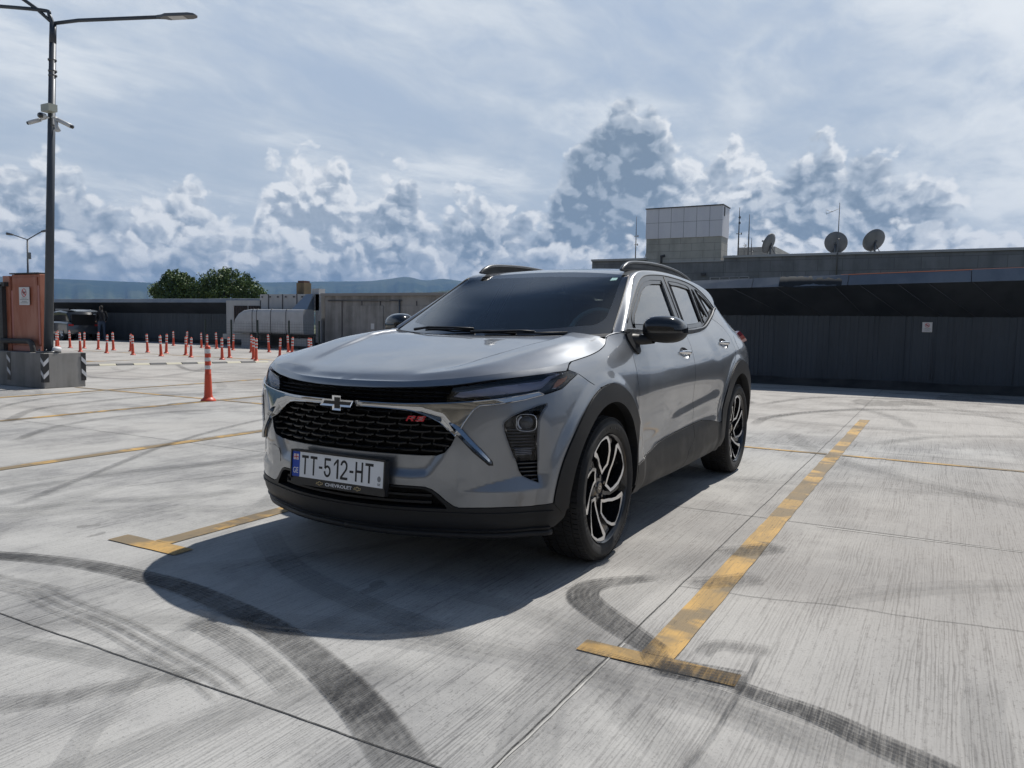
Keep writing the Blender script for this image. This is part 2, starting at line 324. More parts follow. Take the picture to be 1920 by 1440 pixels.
# shallow swage low on the doors
_zc=np.interp(_sg,[2.42,2.62,3.03,3.48,3.66],[.567,.600,.632,.663,.668]); _am=.0080*sstep((_sg-2.36)/.35)*sstep((3.72-_sg)/.22)
_D+=_am[:,None]*np.tanh((_zg[None]-_zc[:,None])/.028)
WF=(0.,.348); WR=(-2.70,.348)
def W(s,z,off=0.):
    """lower body surface, left half (y>0); off pushes outward"""
    s=np.asarray(s,float); z=np.asarray(z,float)
    x=np.interp(s,_sg,_px); y=np.interp(s,_sg,_py); nx=np.interp(s,_sg,_nx); ny=np.interp(s,_sg,_ny)
    d=dtab(s,z)
    # wheel-arch flares
    for (cx,cz),R in ((WF,.578),(WR,.598)):
        rho=np.hypot(x-cx,z-cz)
        d=d-.013*sstep((R-rho)/.062)*sstep((1.05-z)/.1)
    d=d-extra(s,z,x,y)
    d=d-off
    return np.stack([x-nx*d,y-ny*d,z],-1)
def extra(s,z,x,y):
    e=0.
    return e
def WN(s,z):
    e=.003
    a=W(s+e,z)-W(s-e,z); b=W(s,z+e)-W(s,z-e)
    # near s=0 mirror symmetry: force ny=0
    n=np.cross(a,b); n=n/np.linalg.norm(n,axis=-1,keepdims=True)
    n=np.where((n*np.stack([np.interp(s,_sg,_nx),np.interp(s,_sg,_ny),0*z],-1)).sum(-1,keepdims=True)<0,-n,n)
    m=sstep(np.asarray(s)/.05)[...,None]
    n2=n.copy(); n2[...,1]*=m[...,0]
    return n2/np.linalg.norm(n2,axis=-1,keepdims=True)
# ------------------------------------------------------------------ object helpers
def tag(o,label=None,cat=None,group=None,kind=None):
    if label: o['label']=label
    if cat: o['category']=cat
    if group: o['group']=group
    if kind: o['kind']=kind
    return o
def empty(name,loc=(0,0,0),rz=0.,label=None,cat=None,group=None,rot=None):
    o=bpy.data.objects.new(name,None); o.empty_display_size=.2; scene.collection.objects.link(o); o.location=loc
    o.rotation_euler=rot if rot is not None else (0,0,rz)
    return tag(o,label,cat,group)
def link(name,me,parent=None,mats=(),loc=None,label=None):
    o=bpy.data.objects.new(name,me); scene.collection.objects.link(o)
    for m_ in mats: me.materials.append(m_)
    if parent is not None: o.parent=parent
    if loc is not None: o.location=loc
    if label: o['label']=label
    return o
class Geo:
    """collects vertices, faces, optional per-corner normals and material slots"""
    def __init__(s): s.v=[];s.f=[];s.n=[];s.m=[];s.custom=False
    def add(s,V,Fs,N=None,mi=0,flat=False):
        b0=len(s.v); V=[tuple(map(float,q)) for q in V]; s.v+=V
        for f in Fs:
            s.f.append(tuple(b0+i for i in f)); s.m.append(mi)
            if N is None: s.n.append(None)
            else: s.n.append([tuple(N[i]) for i in f]); s.custom=True
        return s
    def mirror(s):
        """append the y-mirrored copy"""
        b0=len(s.v); nf=len(s.f)
        s.v+=[(x,-y,z) for x,y,z in s.v]
        for k in range(nf):
            f=s.f[k]; s.f.append(tuple(b0+i for i in reversed(f))); s.m.append(s.m[k])
            s.n.append(None if s.n[k] is None else [(n[0],-n[1],n[2]) for n in reversed(s.n[k])])
        return s
    def mirrored(s):
        g=Geo(); g.v=[(x,-y,z) for x,y,z in s.v]; g.f=[tuple(reversed(f)) for f in s.f]; g.m=list(s.m); g.custom=s.custom
        g.n=[None if n is None else [(a[0],-a[1],a[2]) for a in reversed(n)] for n in s.n]; return g
    def mesh(s,name,smooth=True):
        me=bpy.data.meshes.new(name); me.from_pydata(s.v,[],s.f); me.validate(verbose=False) if False else None
        me.polygons.foreach_set('material_index',s.m)
        me.polygons.foreach_set('use_smooth',[bool(smooth)]*len(s.f)); me.update()
        if s.custom:
            cn=[]
            for k,p in enumerate(me.polygons):
                if s.n[k] is None: cn+= [tuple(p.normal)]*p.loop_total
                else: cn+=s.n[k]
            me.normals_split_custom_set(cn)
        return me
    def obj(s,name,parent=None,mats=(),smooth=True,label=None,bevel=0,auto=None,loc=None):
        o=link(name,s.mesh(name,smooth),parent,mats,loc,label)
        if bevel:
            md=o.modifiers.new('bevel','BEVEL'); md.width=bevel; md.segments=2; md.limit_method='ANGLE'; md.angle_limit=.6
        if auto is not None and not s.custom:
            try: o.data.set_sharp_from_angle(angle=math.radians(auto))
            except Exception: pass
        return o
def box(g,c,sz,mi=0,rot=None):
    x,y,z=[q/2 for q in sz]; V=[Vector((a*x,b_*y,d*z)) for a in(-1,1) for b_ in(-1,1) for d in(-1,1)]
    if rot is not None: V=[rot@v for v in V]
    V=[(v.x+c[0],v.y+c[1],v.z+c[2]) for v in V]
    g.add(V,[(0,1,3,2),(4,6,7,5),(0,4,5,1),(2,3,7,6),(0,2,6,4),(1,5,7,3)],mi=mi)
def rotz(a): return Matrix.Rotation(a,3,'Z')
def tube(g,pts,r,n=10,mi=0,caps=True,closed=False,up=(0,0,1)):
    pts=[Vector(p) for p in pts]; rs=r if isinstance(r,(list,tuple,np.ndarray)) else [r]*len(pts)
    V=[];prev=None
    for i,p in enumerate(pts):
        if closed: t=(pts[(i+1)%len(pts)]-pts[i-1])
        else: t=(pts[min(i+1,len(pts)-1)]-pts[max(i-1,0)])
        t=t.normalized() if t.length>0 else Vector((0,0,1))
        if prev is None:
            u=Vector(up); 
            if abs(u.dot(t))>.95: u=Vector((1,0,0))
            a=t.cross(u).normalized()
        else:
            a=prev-t*prev.dot(t); a=a.normalized() if a.length>1e-6 else t.orthogonal().normalized()
        prev=a; c=t.cross(a)
        for k in range(n):
            th=2*math.pi*k/n; V.append(p+(a*math.cos(th)+c*math.sin(th))*float(rs[i]))
    F=[]
    N=len(pts); R=N if closed else N-1
    for i in range(R):
        for k in range(n):
            F.append((i*n+k,i*n+(k+1)%n,((i+1)%N)*n+(k+1)%n,((i+1)%N)*n+k))
    if caps and not closed: F.append(tuple(reversed(range(n)))); F.append(tuple((N-1)*n+k for k in range(n)))
    g.add(V,F,mi=mi)
def lathe(g,prof,n=48,axis='Y',c=(0,0,0),mi=0,closed=True,ang=2*math.pi):
    """prof: list of (radius, offset along axis)"""
    V=[];m_=len(prof)
    for k in range(n):
        th=ang*k/n
        for r,h in prof:
            a,b_=r*math.cos(th),r*math.sin(th)
            V.append({'Y':(c[0]+a,c[1]+h,c[2]+b_),'Z':(c[0]+a,c[1]+b_,c[2]+h),'X':(c[0]+h,c[1]+a,c[2]+b_)}[axis])
    F=[]
    for k in range(n):
        k2=(k+1)%n
        for i in range(m_-1): F.append((k*m_+i,k*m_+i+1,k2*m_+i+1,k2*m_+i))
    if axis=='Y': F=[tuple(reversed(f)) for f in F] if False else F
    g.add(V,F,mi=mi)
def fixn(o):
    bm=bmesh.new(); bm.from_mesh(o.data); bmesh.ops.recalc_face_normals(bm,faces=bm.faces); bm.to_mesh(o.data); bm.free(); return o
# ------------------------------------------------------------------ 2D polygon tools
def pinside(P,Q):
    P=np.asarray(P,float); r=np.zeros(len(P),bool); x,y=P[:,0],P[:,1]
    for i in range(len(Q)):
        a=Q[i]; b_=Q[(i+1)%len(Q)]
        r^=((a[1]>y)!=(b_[1]>y))&(x<(b_[0]-a[0])*(y-a[1])/(b_[1]-a[1]+1e-15)+a[0])
    return r
def pdist(P,Q,skip=None):
    P=np.asarray(P,float); d=np.full(len(P),9.)
    for i in range(len(Q)):
        a=np.array(Q[i]); b_=np.array(Q[(i+1)%len(Q)]); ab=b_-a; L=ab@ab
        if L<1e-14: continue
        t=np.clip(((P-a)@ab)/L,0,1); d=np.minimum(d,np.linalg.norm(P-a-t[:,None]*ab,axis=1))
    return d
def area2(Q): Q=np.asarray(Q); return .5*float((Q[:,0]*np.roll(Q[:,1],-1)-np.roll(Q[:,0],-1)*Q[:,1]).sum())
def inset(Q,g,keep=None):
    """miter inset of polygon by g (positive shrinks); vertices where keep(p) stay on their line"""
    Q=np.asarray(Q,float); Q=Q[np.linalg.norm(Q-np.roll(Q,1,0),axis=1)>1e-6]; s=1 if area2(Q)>0 else -1; n=len(Q); out=[]
    for i in range(n):
        p0,p1,p2=Q[i-1],Q[i],Q[(i+1)%n]; e1=p1-p0; e2=p2-p1; e1/=np.linalg.norm(e1); e2/=np.linalg.norm(e2)
        g1=g2=g
        if keep is not None:
            if keep(p0) and keep(p1): g1=0
            if keep(p1) and keep(p2): g2=0
        n1=np.array([-e1[1],e1[0]])*s; n2=np.array([-e2[1],e2[0]])*s
        # solve (p-p1).n1=g1,(p-p1).n2=g2
        det=n1[0]*n2[1]-n1[1]*n2[0]
        if abs(det)<.12: v=(n1+n2)/2*max(g1,g2)
        else: v=np.array([(g1*n2[1]-g2*n1[1])/det,(n1[0]*g2-n2[0]*g1)/det])
        L=np.linalg.norm(v)
        if L>3*g+1e-9: v*=3*g/L
        out.append(p1+v)
    return np.array(out)
def densify(Q,h):
    out=[]; Q=np.asarray(Q,float)
    for i in range(len(Q)):
        a,b_=Q[i],Q[(i+1)%len(Q)]; L=np.linalg.norm(b_-a); k=max(1,int(math.ceil(L/h)))
        for j in range(k): out.append(a+(b_-a)*j/k)
    return np.array(out)
def rounded(Q,r,n=5,keep=None):
    """round polygon corners with radius about r"""
    Q=np.asarray(Q,float); out=[]
    for i in range(len(Q)):
        p0,p1,p2=Q[i-1],Q[i],Q[(i+1)%len(Q)]; a=p0-p1; b_=p2-p1; la,lb=np.linalg.norm(a),np.linalg.norm(b_)
        if keep is not None and keep(p1): out.append(p1); continue
        c=min(r,la*.45,lb*.45); A=p1+a/la*c; B=p1+b_/lb*c
        for k in range(n+1):
            t=k/n; out.append((1-t)**2*A+2*t*(1-t)*p1+t*t*B)
    return np.array(out)
def arc(c,R,a0,a1,n=20): return [(c[0]+R*math.cos(math.radians(a0+(a1-a0)*k/n)),c[1]+R*math.sin(math.radians(a0+(a1-a0)*k/n))) for k in range(n+1)]
onaxis=lambda p:p[0]<1e-4
def sheet(fn,nf,Q,holes=(),h=.025,gap=.002,flange=.012,off=0.,hb=None,g=None,mi=0,flange_mi=None,keep=onaxis,jit=0):
    """trimmed piece of the surface fn(u,v) bounded by polygon Q, with turned-in edges"""
    if g is None: g=Geo()
    hb=hb or h*.6
    Q=inset(Q,gap,keep) if gap else np.asarray(Q,float)
    loops=[densify(Q,hb)]+[densify(inset(H,-gap,None) if gap else H,hb) for H in holes]
    lo=Q.min(0); hi=Q.max(0)
    nx=int((hi[0]-lo[0])/h)+2; ny=int((hi[1]-lo[1])/h)+2
    X,Y=np.meshgrid(lo[0]+np.arange(nx)*h,lo[1]+np.arange(ny)*h,indexing='ij'); P=np.stack([X.ravel(),Y.ravel()],1)
    if keep is onaxis: P=P[P[:,0]>h*.3]
    ok=pinside(P,loops[0])&(pdist(P,loops[0])>hb*.55)
    for H in loops[1:]: ok&=~pinside(P,H)&(pdist(P,H)>hb*.55)
    P=P[ok]
    pts=[];edges=[]
    for L in loops:
        b0=len(pts); pts+=[tuple(q) for q in L]; edges+=[(b0+i,b0+(i+1)%len(L)) for i in range(len(L))]
    nb=len(pts); pts+=[tuple(q) for q in P]
    vo,eo,fo,ov,oe,of=delaunay_2d_cdt([Vector(q) for q in pts],edges,[],0,1e-7)
    V2=np.array([(v.x,v.y) for v in vo]); T=np.array([f for f in fo if len(f)==3])
    cen=V2[T].mean(1); ok=pinside(cen,loops[0])
    for H in loops[1:]: ok&=~pinside(cen,H)
    T=T[ok]
    P3=fn(V2[:,0],V2[:,1]); N3=nf(V2[:,0],V2[:,1]); P3=P3+N3*off
    # orient
    a,b_,c=P3[T[:,0]],P3[T[:,1]],P3[T[:,2]]; fnm=np.cross(b_-a,c-a)
    flip=(fnm*(N3[T].mean(1))).sum(1)<0; T[flip]=T[flip][:,::-1]
    g.add(P3,[tuple(t) for t in T],N3,mi)
    if flange:
        fm=mi if flange_mi is None else flange_mi
        for li,L in enumerate(loops):
            L=np.asarray(L); A=fn(L[:,0],L[:,1]); N=nf(L[:,0],L[:,1]); A=A+N*off; B=A-N*flange; n=len(L)
            V=[*A,*B]; F=[]
            rev=(area2(L)>0)!=(li>0)
            for i in range(n):
                j=(i+1)%n
                if keep is not None and keep(L[i]) and keep(L[j]): continue
                F.append((i,i+n,j+n,j))
            # orientation check on first face
            if F:
                i0,i1,i2,i3=F[0]; pa,pb,pc=np.array(V[i0]),np.array(V[i1]),np.array(V[i2]); fnn=np.cross(pb-pa,pc-pa)
                j=i3; e=np.array(V[j])-pa; side=np.cross(N[i0],e)
                want=-side if (area2(L)>0) else side
                # true outward direction: away from polygon interior
                m2=(L[0]+L[1])/2; d2=L[1]-L[0]; nn=np.array([d2[1],-d2[0]]); nn/=np.linalg.norm(nn)+1e-12
                t2=m2+nn*.001; inside=pinside([t2],L)[0]
                if li>0: inside=not inside
                q3=fn(np.array([t2[0]]),np.array([t2[1]]))[0]-fn(np.array([m2[0]]),np.array([m2[1]]))[0]
                if inside: q3=-q3
                if (fnn*q3).sum()<0: F=[tuple(reversed(f)) for f in F]
            g.add(V,F,None,fm)
    return g
# ------------------------------------------------------------------ setting: deck, far land, hills
random.seed(7); rng=np.random.default_rng(11)
def f_conc(b,p):
    o=obc(b); x,y,z=b.xyz(o)
    # broom grooves run along X: long fine lines, broken by grit
    wob=b.mul(b.sub(b.noise(o,.5,2,.5),.5),.05); yw=b.add(y,wob)
    g1=b.noise(b.comb(b.mul(x,.9),b.mul(yw,62.),0.),1.,3,.6,dim='2D')        # groove bands about 1.5 cm
    g2=b.noise(b.comb(b.mul(x,2.6),b.mul(yw,190.),0.),1.,3,.6,dim='2D')      # hairlines
    br=b.noise(b.comb(b.mul(x,20.),b.mul(y,52.),0.),1.,4,.7,dim='2D')        # breaks
    grit=b.noise(o,95.,3,.7,dim='2D'); big=b.noise(o,.30,5,.6,dim='2D'); mid=b.noise(o,1.5,6,.66,dim='2D'); blot=b.noise(b.mapv(o,sc=(.45,1.2,1)),1.1,5,.62,dim='2D')
    side=b.mul(b.ss(y,1.5,2.5),b.ss(x,3.4,1.2)); side=b.mul(side,b.ss(x,-4.4,-3.6))
    grime=b.ss(b.add(big,b.mul(b.sub(mid,.5),.7)),.40,.72); grime=b.mx(grime,b.mul(side,b.lin(blot,.3,.7,.45,1.)))
    ph=b.add(b.mul(yw,2*math.pi/.0135),b.mul(b.sub(b.noise(b.comb(b.mul(x,.8),b.mul(yw,9.),0.),1.,3,.6,dim='2D'),.5),26.)); sn=b.m('SINE',ph)
    pres=b.ss(b.noise(b.comb(b.mul(x,1.1),b.mul(yw,6.5),2.),1.,4,.65,dim='2D'),.40,.62)
    c=b.mix(b.ss(mid,.22,.78),(.430,.427,.412),(.375,.372,.361)); c=b.mix(grime,c,(.270,.270,.268))
    c=b.mix(b.mul(b.mul(b.ss(sn,.15,.85),pres),b.add(.30,b.mul(grime,.40))),c,(.12,.121,.123))
    gl_=b.ss(b.add(b.mul(g1,.45),b.add(b.mul(g2,.42),b.mul(br,.28))),.59,.71)
    c=b.mix(b.mul(gl_,b.add(.28,b.mul(grime,.44))),c,(.105,.106,.108))
    c=b.mix(b.mul(b.ss(g2,.42,.28),.16),c,(.56,.555,.54))
    c=b.mix(b.mul(b.ss(b.add(b.mul(br,.6),b.mul(grit,.4)),.55,.66),b.add(.16,b.mul(grime,.45))),c,(.12,.12,.12))
    c=b.mix(b.mul(b.ss(grit,.58,.72),.5),c,(.15,.15,.145))
    warm=b.mx(b.ss(b.noise(o,.10,3,.5,dim='2D'),.45,.7),b.ss(x,-4.2,-6.5)); c=b.mix(b.mul(warm,.30),c,(.46,.41,.355))
    dark=b.ss(b.noise(o,.22,6,.68,dim='2D',w=None),.52,.74); c=b.mix(b.mul(dark,.26),c,(.22,.222,.222))
    b.put(p.inputs['Base Color'],c); p.inputs['Roughness'].default_value=.88
    h=b.add(b.add(b.mul(g1,.4),b.mul(sn,-.18)),b.add(b.mul(g2,.5),b.mul(grit,.5))); b.put(p.inputs['Normal'],b.bump(h,.5,.004))
CONC=mat('broomed_concrete',(.4,.4,.38),.88,fn=f_conc,spec=.3)
def sheetobj(name,pts,m_,kind='structure',z=None):
    g=Geo(); g.add([(a,b_,(z if z is not None else 0)) for a,b_ in pts],[tuple(range(len(pts)))]); o=g.obj(name,None,[m_],smooth=False); o['kind']=kind; return o
sheetobj('parking_deck',[(26,-62),(26,30),(-24,30),(-24,-62)],CONC)
def f_land(b,p):
    o=obc(b); n=b.noise(o,.004,6,.6); b.put(p.inputs['Base Color'],b.mix(b.ss(n,.35,.65),(.06,.085,.035),(.16,.15,.09)))
LAND=mat('far_land',(.1,.1,.06),.95,fn=f_land,spec=.1)
sheetobj('terrain',[(30000,-30000),(30000,30000),(-30000,30000),(-30000,-30000)],LAND,z=-9)
# distant ridges: (bearing in degrees, crest height in m)
def ridge(name,tab,dist,depth,seed,m_,rough):
    r=np.random.default_rng(seed); tab=sorted(tab); th=np.linspace(tab[0][0],tab[-1][0],1500); H=np.interp(th,[t_[0] for t_ in tab],[t_[1] for t_ in tab])
    k=np.exp(-.5*(np.arange(-9,10)/1.6)**2);k/=k.sum(); H=np.convolve(np.pad(H,9,mode='edge'),k,'valid')
    nz=np.zeros(len(th))
    for oc in range(5): nz+=np.interp(th,np.linspace(th[0],th[-1],14*2**oc),r.normal(size=14*2**oc))/2**oc
    H=H+nz*rough
    rows=9; V=[];F=[]
    ph=r.normal(size=(rows,len(th)))*.0
    for j in range(rows):
        t=j/(rows-1)
        for i,a in enumerate(th):
            spur=1+.16*math.sin(i*.31+seed)+.10*math.sin(i*.83+1.7*seed)+.06*math.sin(i*1.9)
            d=dist-depth*(1-t)*(spur if j not in (0,rows-1) else 1); z=-9+(H[i]+9)*(t**1.25)+(nz[i]*rough*.6*math.sin(t*math.pi))
            V.append((3.46+d*math.cos(math.radians(a)),2.28+d*math.sin(math.radians(a)),z))
    n=len(th)
    for i,a in enumerate(th): V.append((3.46+(dist+1500)*math.cos(math.radians(a)),2.28+(dist+1500)*math.sin(math.radians(a)),-9))
    for j in range(rows):
        for i in range(n-1): F.append((j*n+i,j*n+i+1,(j+1)*n+i+1,(j+1)*n+i))
    g=Geo(); g.add(V,F); o=fixn(g.obj(name,None,[m_])); o['kind']='structure'; return o
def f_hill(b,p):
    o=obc(b); n=b.noise(o,.0011,7,.6); n2=b.noise(o,.006,5,.6)
    c=b.mix(b.ss(b.add(n,b.mul(b.sub(n2,.5),.5)),.40,.62),(.018,.036,.020),(.060,.075,.040)); b.put(p.inputs['Base Color'],c)
HILL=mat('hill_cover',(.06,.09,.04),.95,fn=f_hill,spec=.1)
ridge('hills',[(-30,160),(-60,230),(-85,280),(-104,320),(-112,365),(-120,372),(-127,372),(-133,420),(-137,452),(-140.5,470),(-142.2,505),(-143.0,530),(-143.5,528),(-144.2,495),(-144.9,490),(-145.4,515),(-145.9,520),(-146.8,500),(-148.5,470),(-152,455),(-158,430),(-168,400),(-180,380),(-200,330),(-225,330),(-260,260),(-300,200)],9000,3600,3,HILL,5)
ridge('near_hills',[(-128,-5),(-134,26),(-138,70),(-141,102),(-144,134),(-147,160),(-151,190),(-160,220),(-175,160),(-190,60),(-200,-5)],3600,1500,5,HILL,2.2)
# houses scattered on the near slope
HM=[mat('house_wall_%s'%n_,c_,.8) for n_,c_ in (('cream',(.55,.50,.42)),('white',(.62,.61,.58)),('brown',(.30,.22,.17)))]; HR=mat('house_roof',(.28,.14,.10),.8)
hn=0
for k in range(46):
    a=-139.3-rng.uniform(0,8.0); t=rng.uniform(.35,.95); H_=np.interp(-a,[138,141,144,147,151],[70,102,134,160,190]); d=3600-1500*(1-t); z=-9+(H_+9)*t**1.25
    x,y=3.46+d*math.cos(math.radians(a)),2.28+d*math.sin(math.radians(a)); g=Geo(); w,dd,h=rng.uniform(9,20),rng.uniform(8,13),rng.uniform(5,10)
    rt=empty('house',(x,y,z),rng.uniform(0,3.1),'tiny %s house on the far green slope, %s of the scattered houses'%(('cream','white','brown')[k%3],('left end','left part','middle','right part')[min(3,int((-a-139.3)/2.0))]),'house','houses on the far slope')
    g=Geo(); box(g,(0,0,h/2-2),(w,dd,h+4)); g.obj('wall',rt,[HM[k%3]],smooth=False)
    g=Geo(); g.add([(-w/2,-dd/2,h),(w/2,-dd/2,h),(w/2,dd/2,h),(-w/2,dd/2,h),(-w/2,0,h+2.5),(w/2,0,h+2.5)],[(0,1,5,4),(2,3,4,5),(0,4,3),(1,2,5)]); g.obj('roof',rt,[HR],smooth=False)
# ------------------------------------------------------------------ painted lines, joints, tyre marks (thin sheets on the deck)
def f_yellow(b,p):
    o=obc(b); x,y,z=b.xyz(o)
    n=b.noise(b.mapv(o,rot=(0,0,.6),sc=(1.,2.2,1)),2.6,4,.6,dim='2D'); n2=b.noise(b.mapv(o,rot=(0,0,-.5),sc=(1.6,.8,1)),1.5,4,.6,dim='2D'); g2=b.noise(b.comb(b.mul(x,3.),b.mul(y,150.),0.),1.,3,.6,dim='2D'); br=b.noise(b.comb(b.mul(x,20.),b.mul(y,52.),0.),1.,4,.7,dim='2D')
    c=b.mix(b.ss(n,.38,.62),(.52,.32,.098),(.37,.24,.09)); c=b.mix(b.mul(b.ss(n2,.44,.54),.75),c,(.135,.120,.092)); c=b.mix(b.mul(b.ss(g2,.52,.68),.35),c,(.14,.12,.08)); c=b.mix(b.mul(b.ss(br,.58,.70),.4),c,(.10,.09,.07))
    b.put(p.inputs['Base Color'],c); p.inputs['Roughness'].default_value=.78; b.put(p.inputs['Normal'],b.bump(g2,.5,.003))
    b.put(p.inputs['Alpha'],b.ss(b.add(b.mul(br,.5),b.mul(g2,.5)),.72,.63))
YEL=mat('yellow_marking',(.6,.4,.1),.75,fn=f_yellow)
def f_yellow2(b,p):
    f_yellow(b,p); o=obc(b); n=b.noise(o,5.,5,.7,dim='2D'); b.put(p.inputs['Alpha'],b.ss(n,.74,.58))
YELW=mat('worn_yellow_marking',(.6,.4,.1),.75,fn=f_yellow2)
def line(name,poly,m_,z=.004): 
    g=Geo(); g.add([(a,b_,z) for a,b_ in poly],[tuple(range(len(poly)))]); o=g.obj(name,None,[m_],smooth=False); o['kind']='structure'; return o
def edge_rect(x0,y0,x1,y1,seed):
    """rectangle with slightly uneven long edges"""
    r=np.random.default_rng(seed); P=[]
    L=max(abs(x1-x0),abs(y1-y0)); n=int(L/.12)+2; alongx=abs(x1-x0)>abs(y1-y0)
    for k in range(n+1):
        t=k/n; j=r.normal()*.0018; P.append((x0+(x1-x0)*t,y0+j) if alongx else (x0+j,y0+(y1-y0)*t))
    for k in range(n+1):
        t=1-k/n; j=r.normal()*.0018; P.append((x0+(x1-x0)*t,y1+j) if alongx else (x1+j,y0+(y1-y0)*t))
    return P
def _fixedrect(x0,y0,x1,y1,s): 
    P=edge_rect(x0,y0,x1,y1,s); h=len(P)//2
    return P
# stall lines (along X), each with a T at the aisle end
for k,yc in enumerate((4.04,1.475,-1.14,-3.80,-6.62,-9.20)):
    w=.115 if k!=1 else .118
    x0=-7.25
    line('stall_line',_fixedrect(x0,yc-w/2-.045*(k==1)*0,.94,yc+w/2,20+k),YEL if k in (1,2) else YELW)
    if k<5:
        a,b_={1:(1.21,1.76),2:(-1.41,-.90)}.get(k,(yc-.27,yc+.27)); line('stall_line_end',_fixedrect(.943,a,1.055 if k!=1 else 1.04,b_,40+k),YEL,.0044)
line('cross_line',_fixedrect(-4.10,-10.0,-4.03,1.41,61),YELW,.0046); line('cross_line',_fixedrect(-4.10,1.54,-4.03,14,62),YELW,.0046)
line('lane_line',_fixedrect(-12.75,-24,-12.60,-12,63),YELW); line('lane_line',_fixedrect(-10.4,-17.05,-7.4,-16.9,64),YELW); line('lane_line',_fixedrect(-8.9,-30,-8.75,-17,65),YELW)
def ribbon(name,pts,w,m_,z,jit=0.,seed=1,kind='structure',uv=True,n=8):
    r=np.random.default_rng(seed); P=catmull(np.array([(a,b_,0) for a,b_ in pts]),n)[:,:2]; P=resample(P,max(8,int(len(P))))
    T=np.gradient(P,axis=0); T/=np.linalg.norm(T,axis=1,keepdims=True); N=np.stack([-T[:,1],T[:,0]],1)
    L=np.concatenate([[0],np.cumsum(np.linalg.norm(np.diff(P,axis=0),axis=1))])
    if jit: P=P+N*(np.convolve(r.normal(size=len(P)+4),np.ones(5)/5,'valid')[:len(P)]*jit)[:,None]
    W_=np.interp(np.linspace(0,1,len(P)),np.linspace(0,1,len(w)),w) if isinstance(w,(list,tuple)) else np.full(len(P),w)
    V=[];F=[];U=[]
    for i in range(len(P)):
        for s_ in (-.5,.5): q=P[i]+N[i]*W_[i]*s_; V.append((q[0],q[1],z)); U.append((L[i]/L[-1],s_+.5))
    for i in range(len(P)-1): F.append((2*i,2*i+1,2*i+3,2*i+2))
    g=Geo(); g.add(V,F); me=g.mesh(name,False); ul=me.uv_layers.new(name='UVMap')
    for lp in me.loops: ul.data[lp.index].uv=U[lp.vertex_index]
    o=link(name,me,None,[m_]); o['kind']=kind
    if sum(p.normal.z for p in me.polygons)<0: me.flip_normals()
    return o
def markmat(name,strength,col=(.030,.031,.034),streak=.7,lane=0.):
    def f(b,p):
        o=obc(b); x,y,z=b.xyz(o); uv=b.node('ShaderNodeTexCoord').outputs['UV']; u,v,_=b.xyz(uv)
        e=b.mul(b.ss(v,0.,.07),b.ss(v,1.,.93)); rib=b.ss(b.m('SINE',b.mul(v,38.)),-.9,.3); e=b.mul(e,b.add(.72,b.mul(rib,.28))); en=b.mul(b.ss(u,0.,.10),b.ss(u,1.,.88))
        s1=b.noise(b.comb(b.mul(x,5.5),b.mul(y,150.),0.),1.,4,.62,dim='2D'); s2=b.noise(b.comb(b.mul(x,14.),b.mul(y,46.),0.),1.,3,.7,dim='2D'); n=b.noise(o,2.2,4,.6,dim='2D')
        a=b.mul(b.mul(e,en),b.add(1-streak,b.mul(b.ss(b.add(b.mul(s1,.6),b.mul(s2,.4)),.40,.60),streak)))
        a=b.mul(a,b.lin(n,.3,.7,.6,1.1))
        if lane: a=b.mul(a,b.ss(b.m('SINE',b.mul(v,lane)),-.5,.5))
        b.put(p.inputs['Alpha'],b.m('MULTIPLY',a,strength,clamp=True)); b.put(p.inputs['Base Color'],col); p.inputs['Roughness'].default_value=.8
    return mat(name,col,.8,fn=f,spec=.3)
MK1=markmat('rubber_mark',.84,streak=.55); MK2=markmat('faint_rubber_mark',.50,streak=.75); MK3=markmat('tread_mark',.50,streak=.6,lane=19.); MK4=markmat('thin_rubber_mark',.30,(.07,.075,.08),.5)  # MK4: weakest and greyest of the tyre marks
z_=.0072
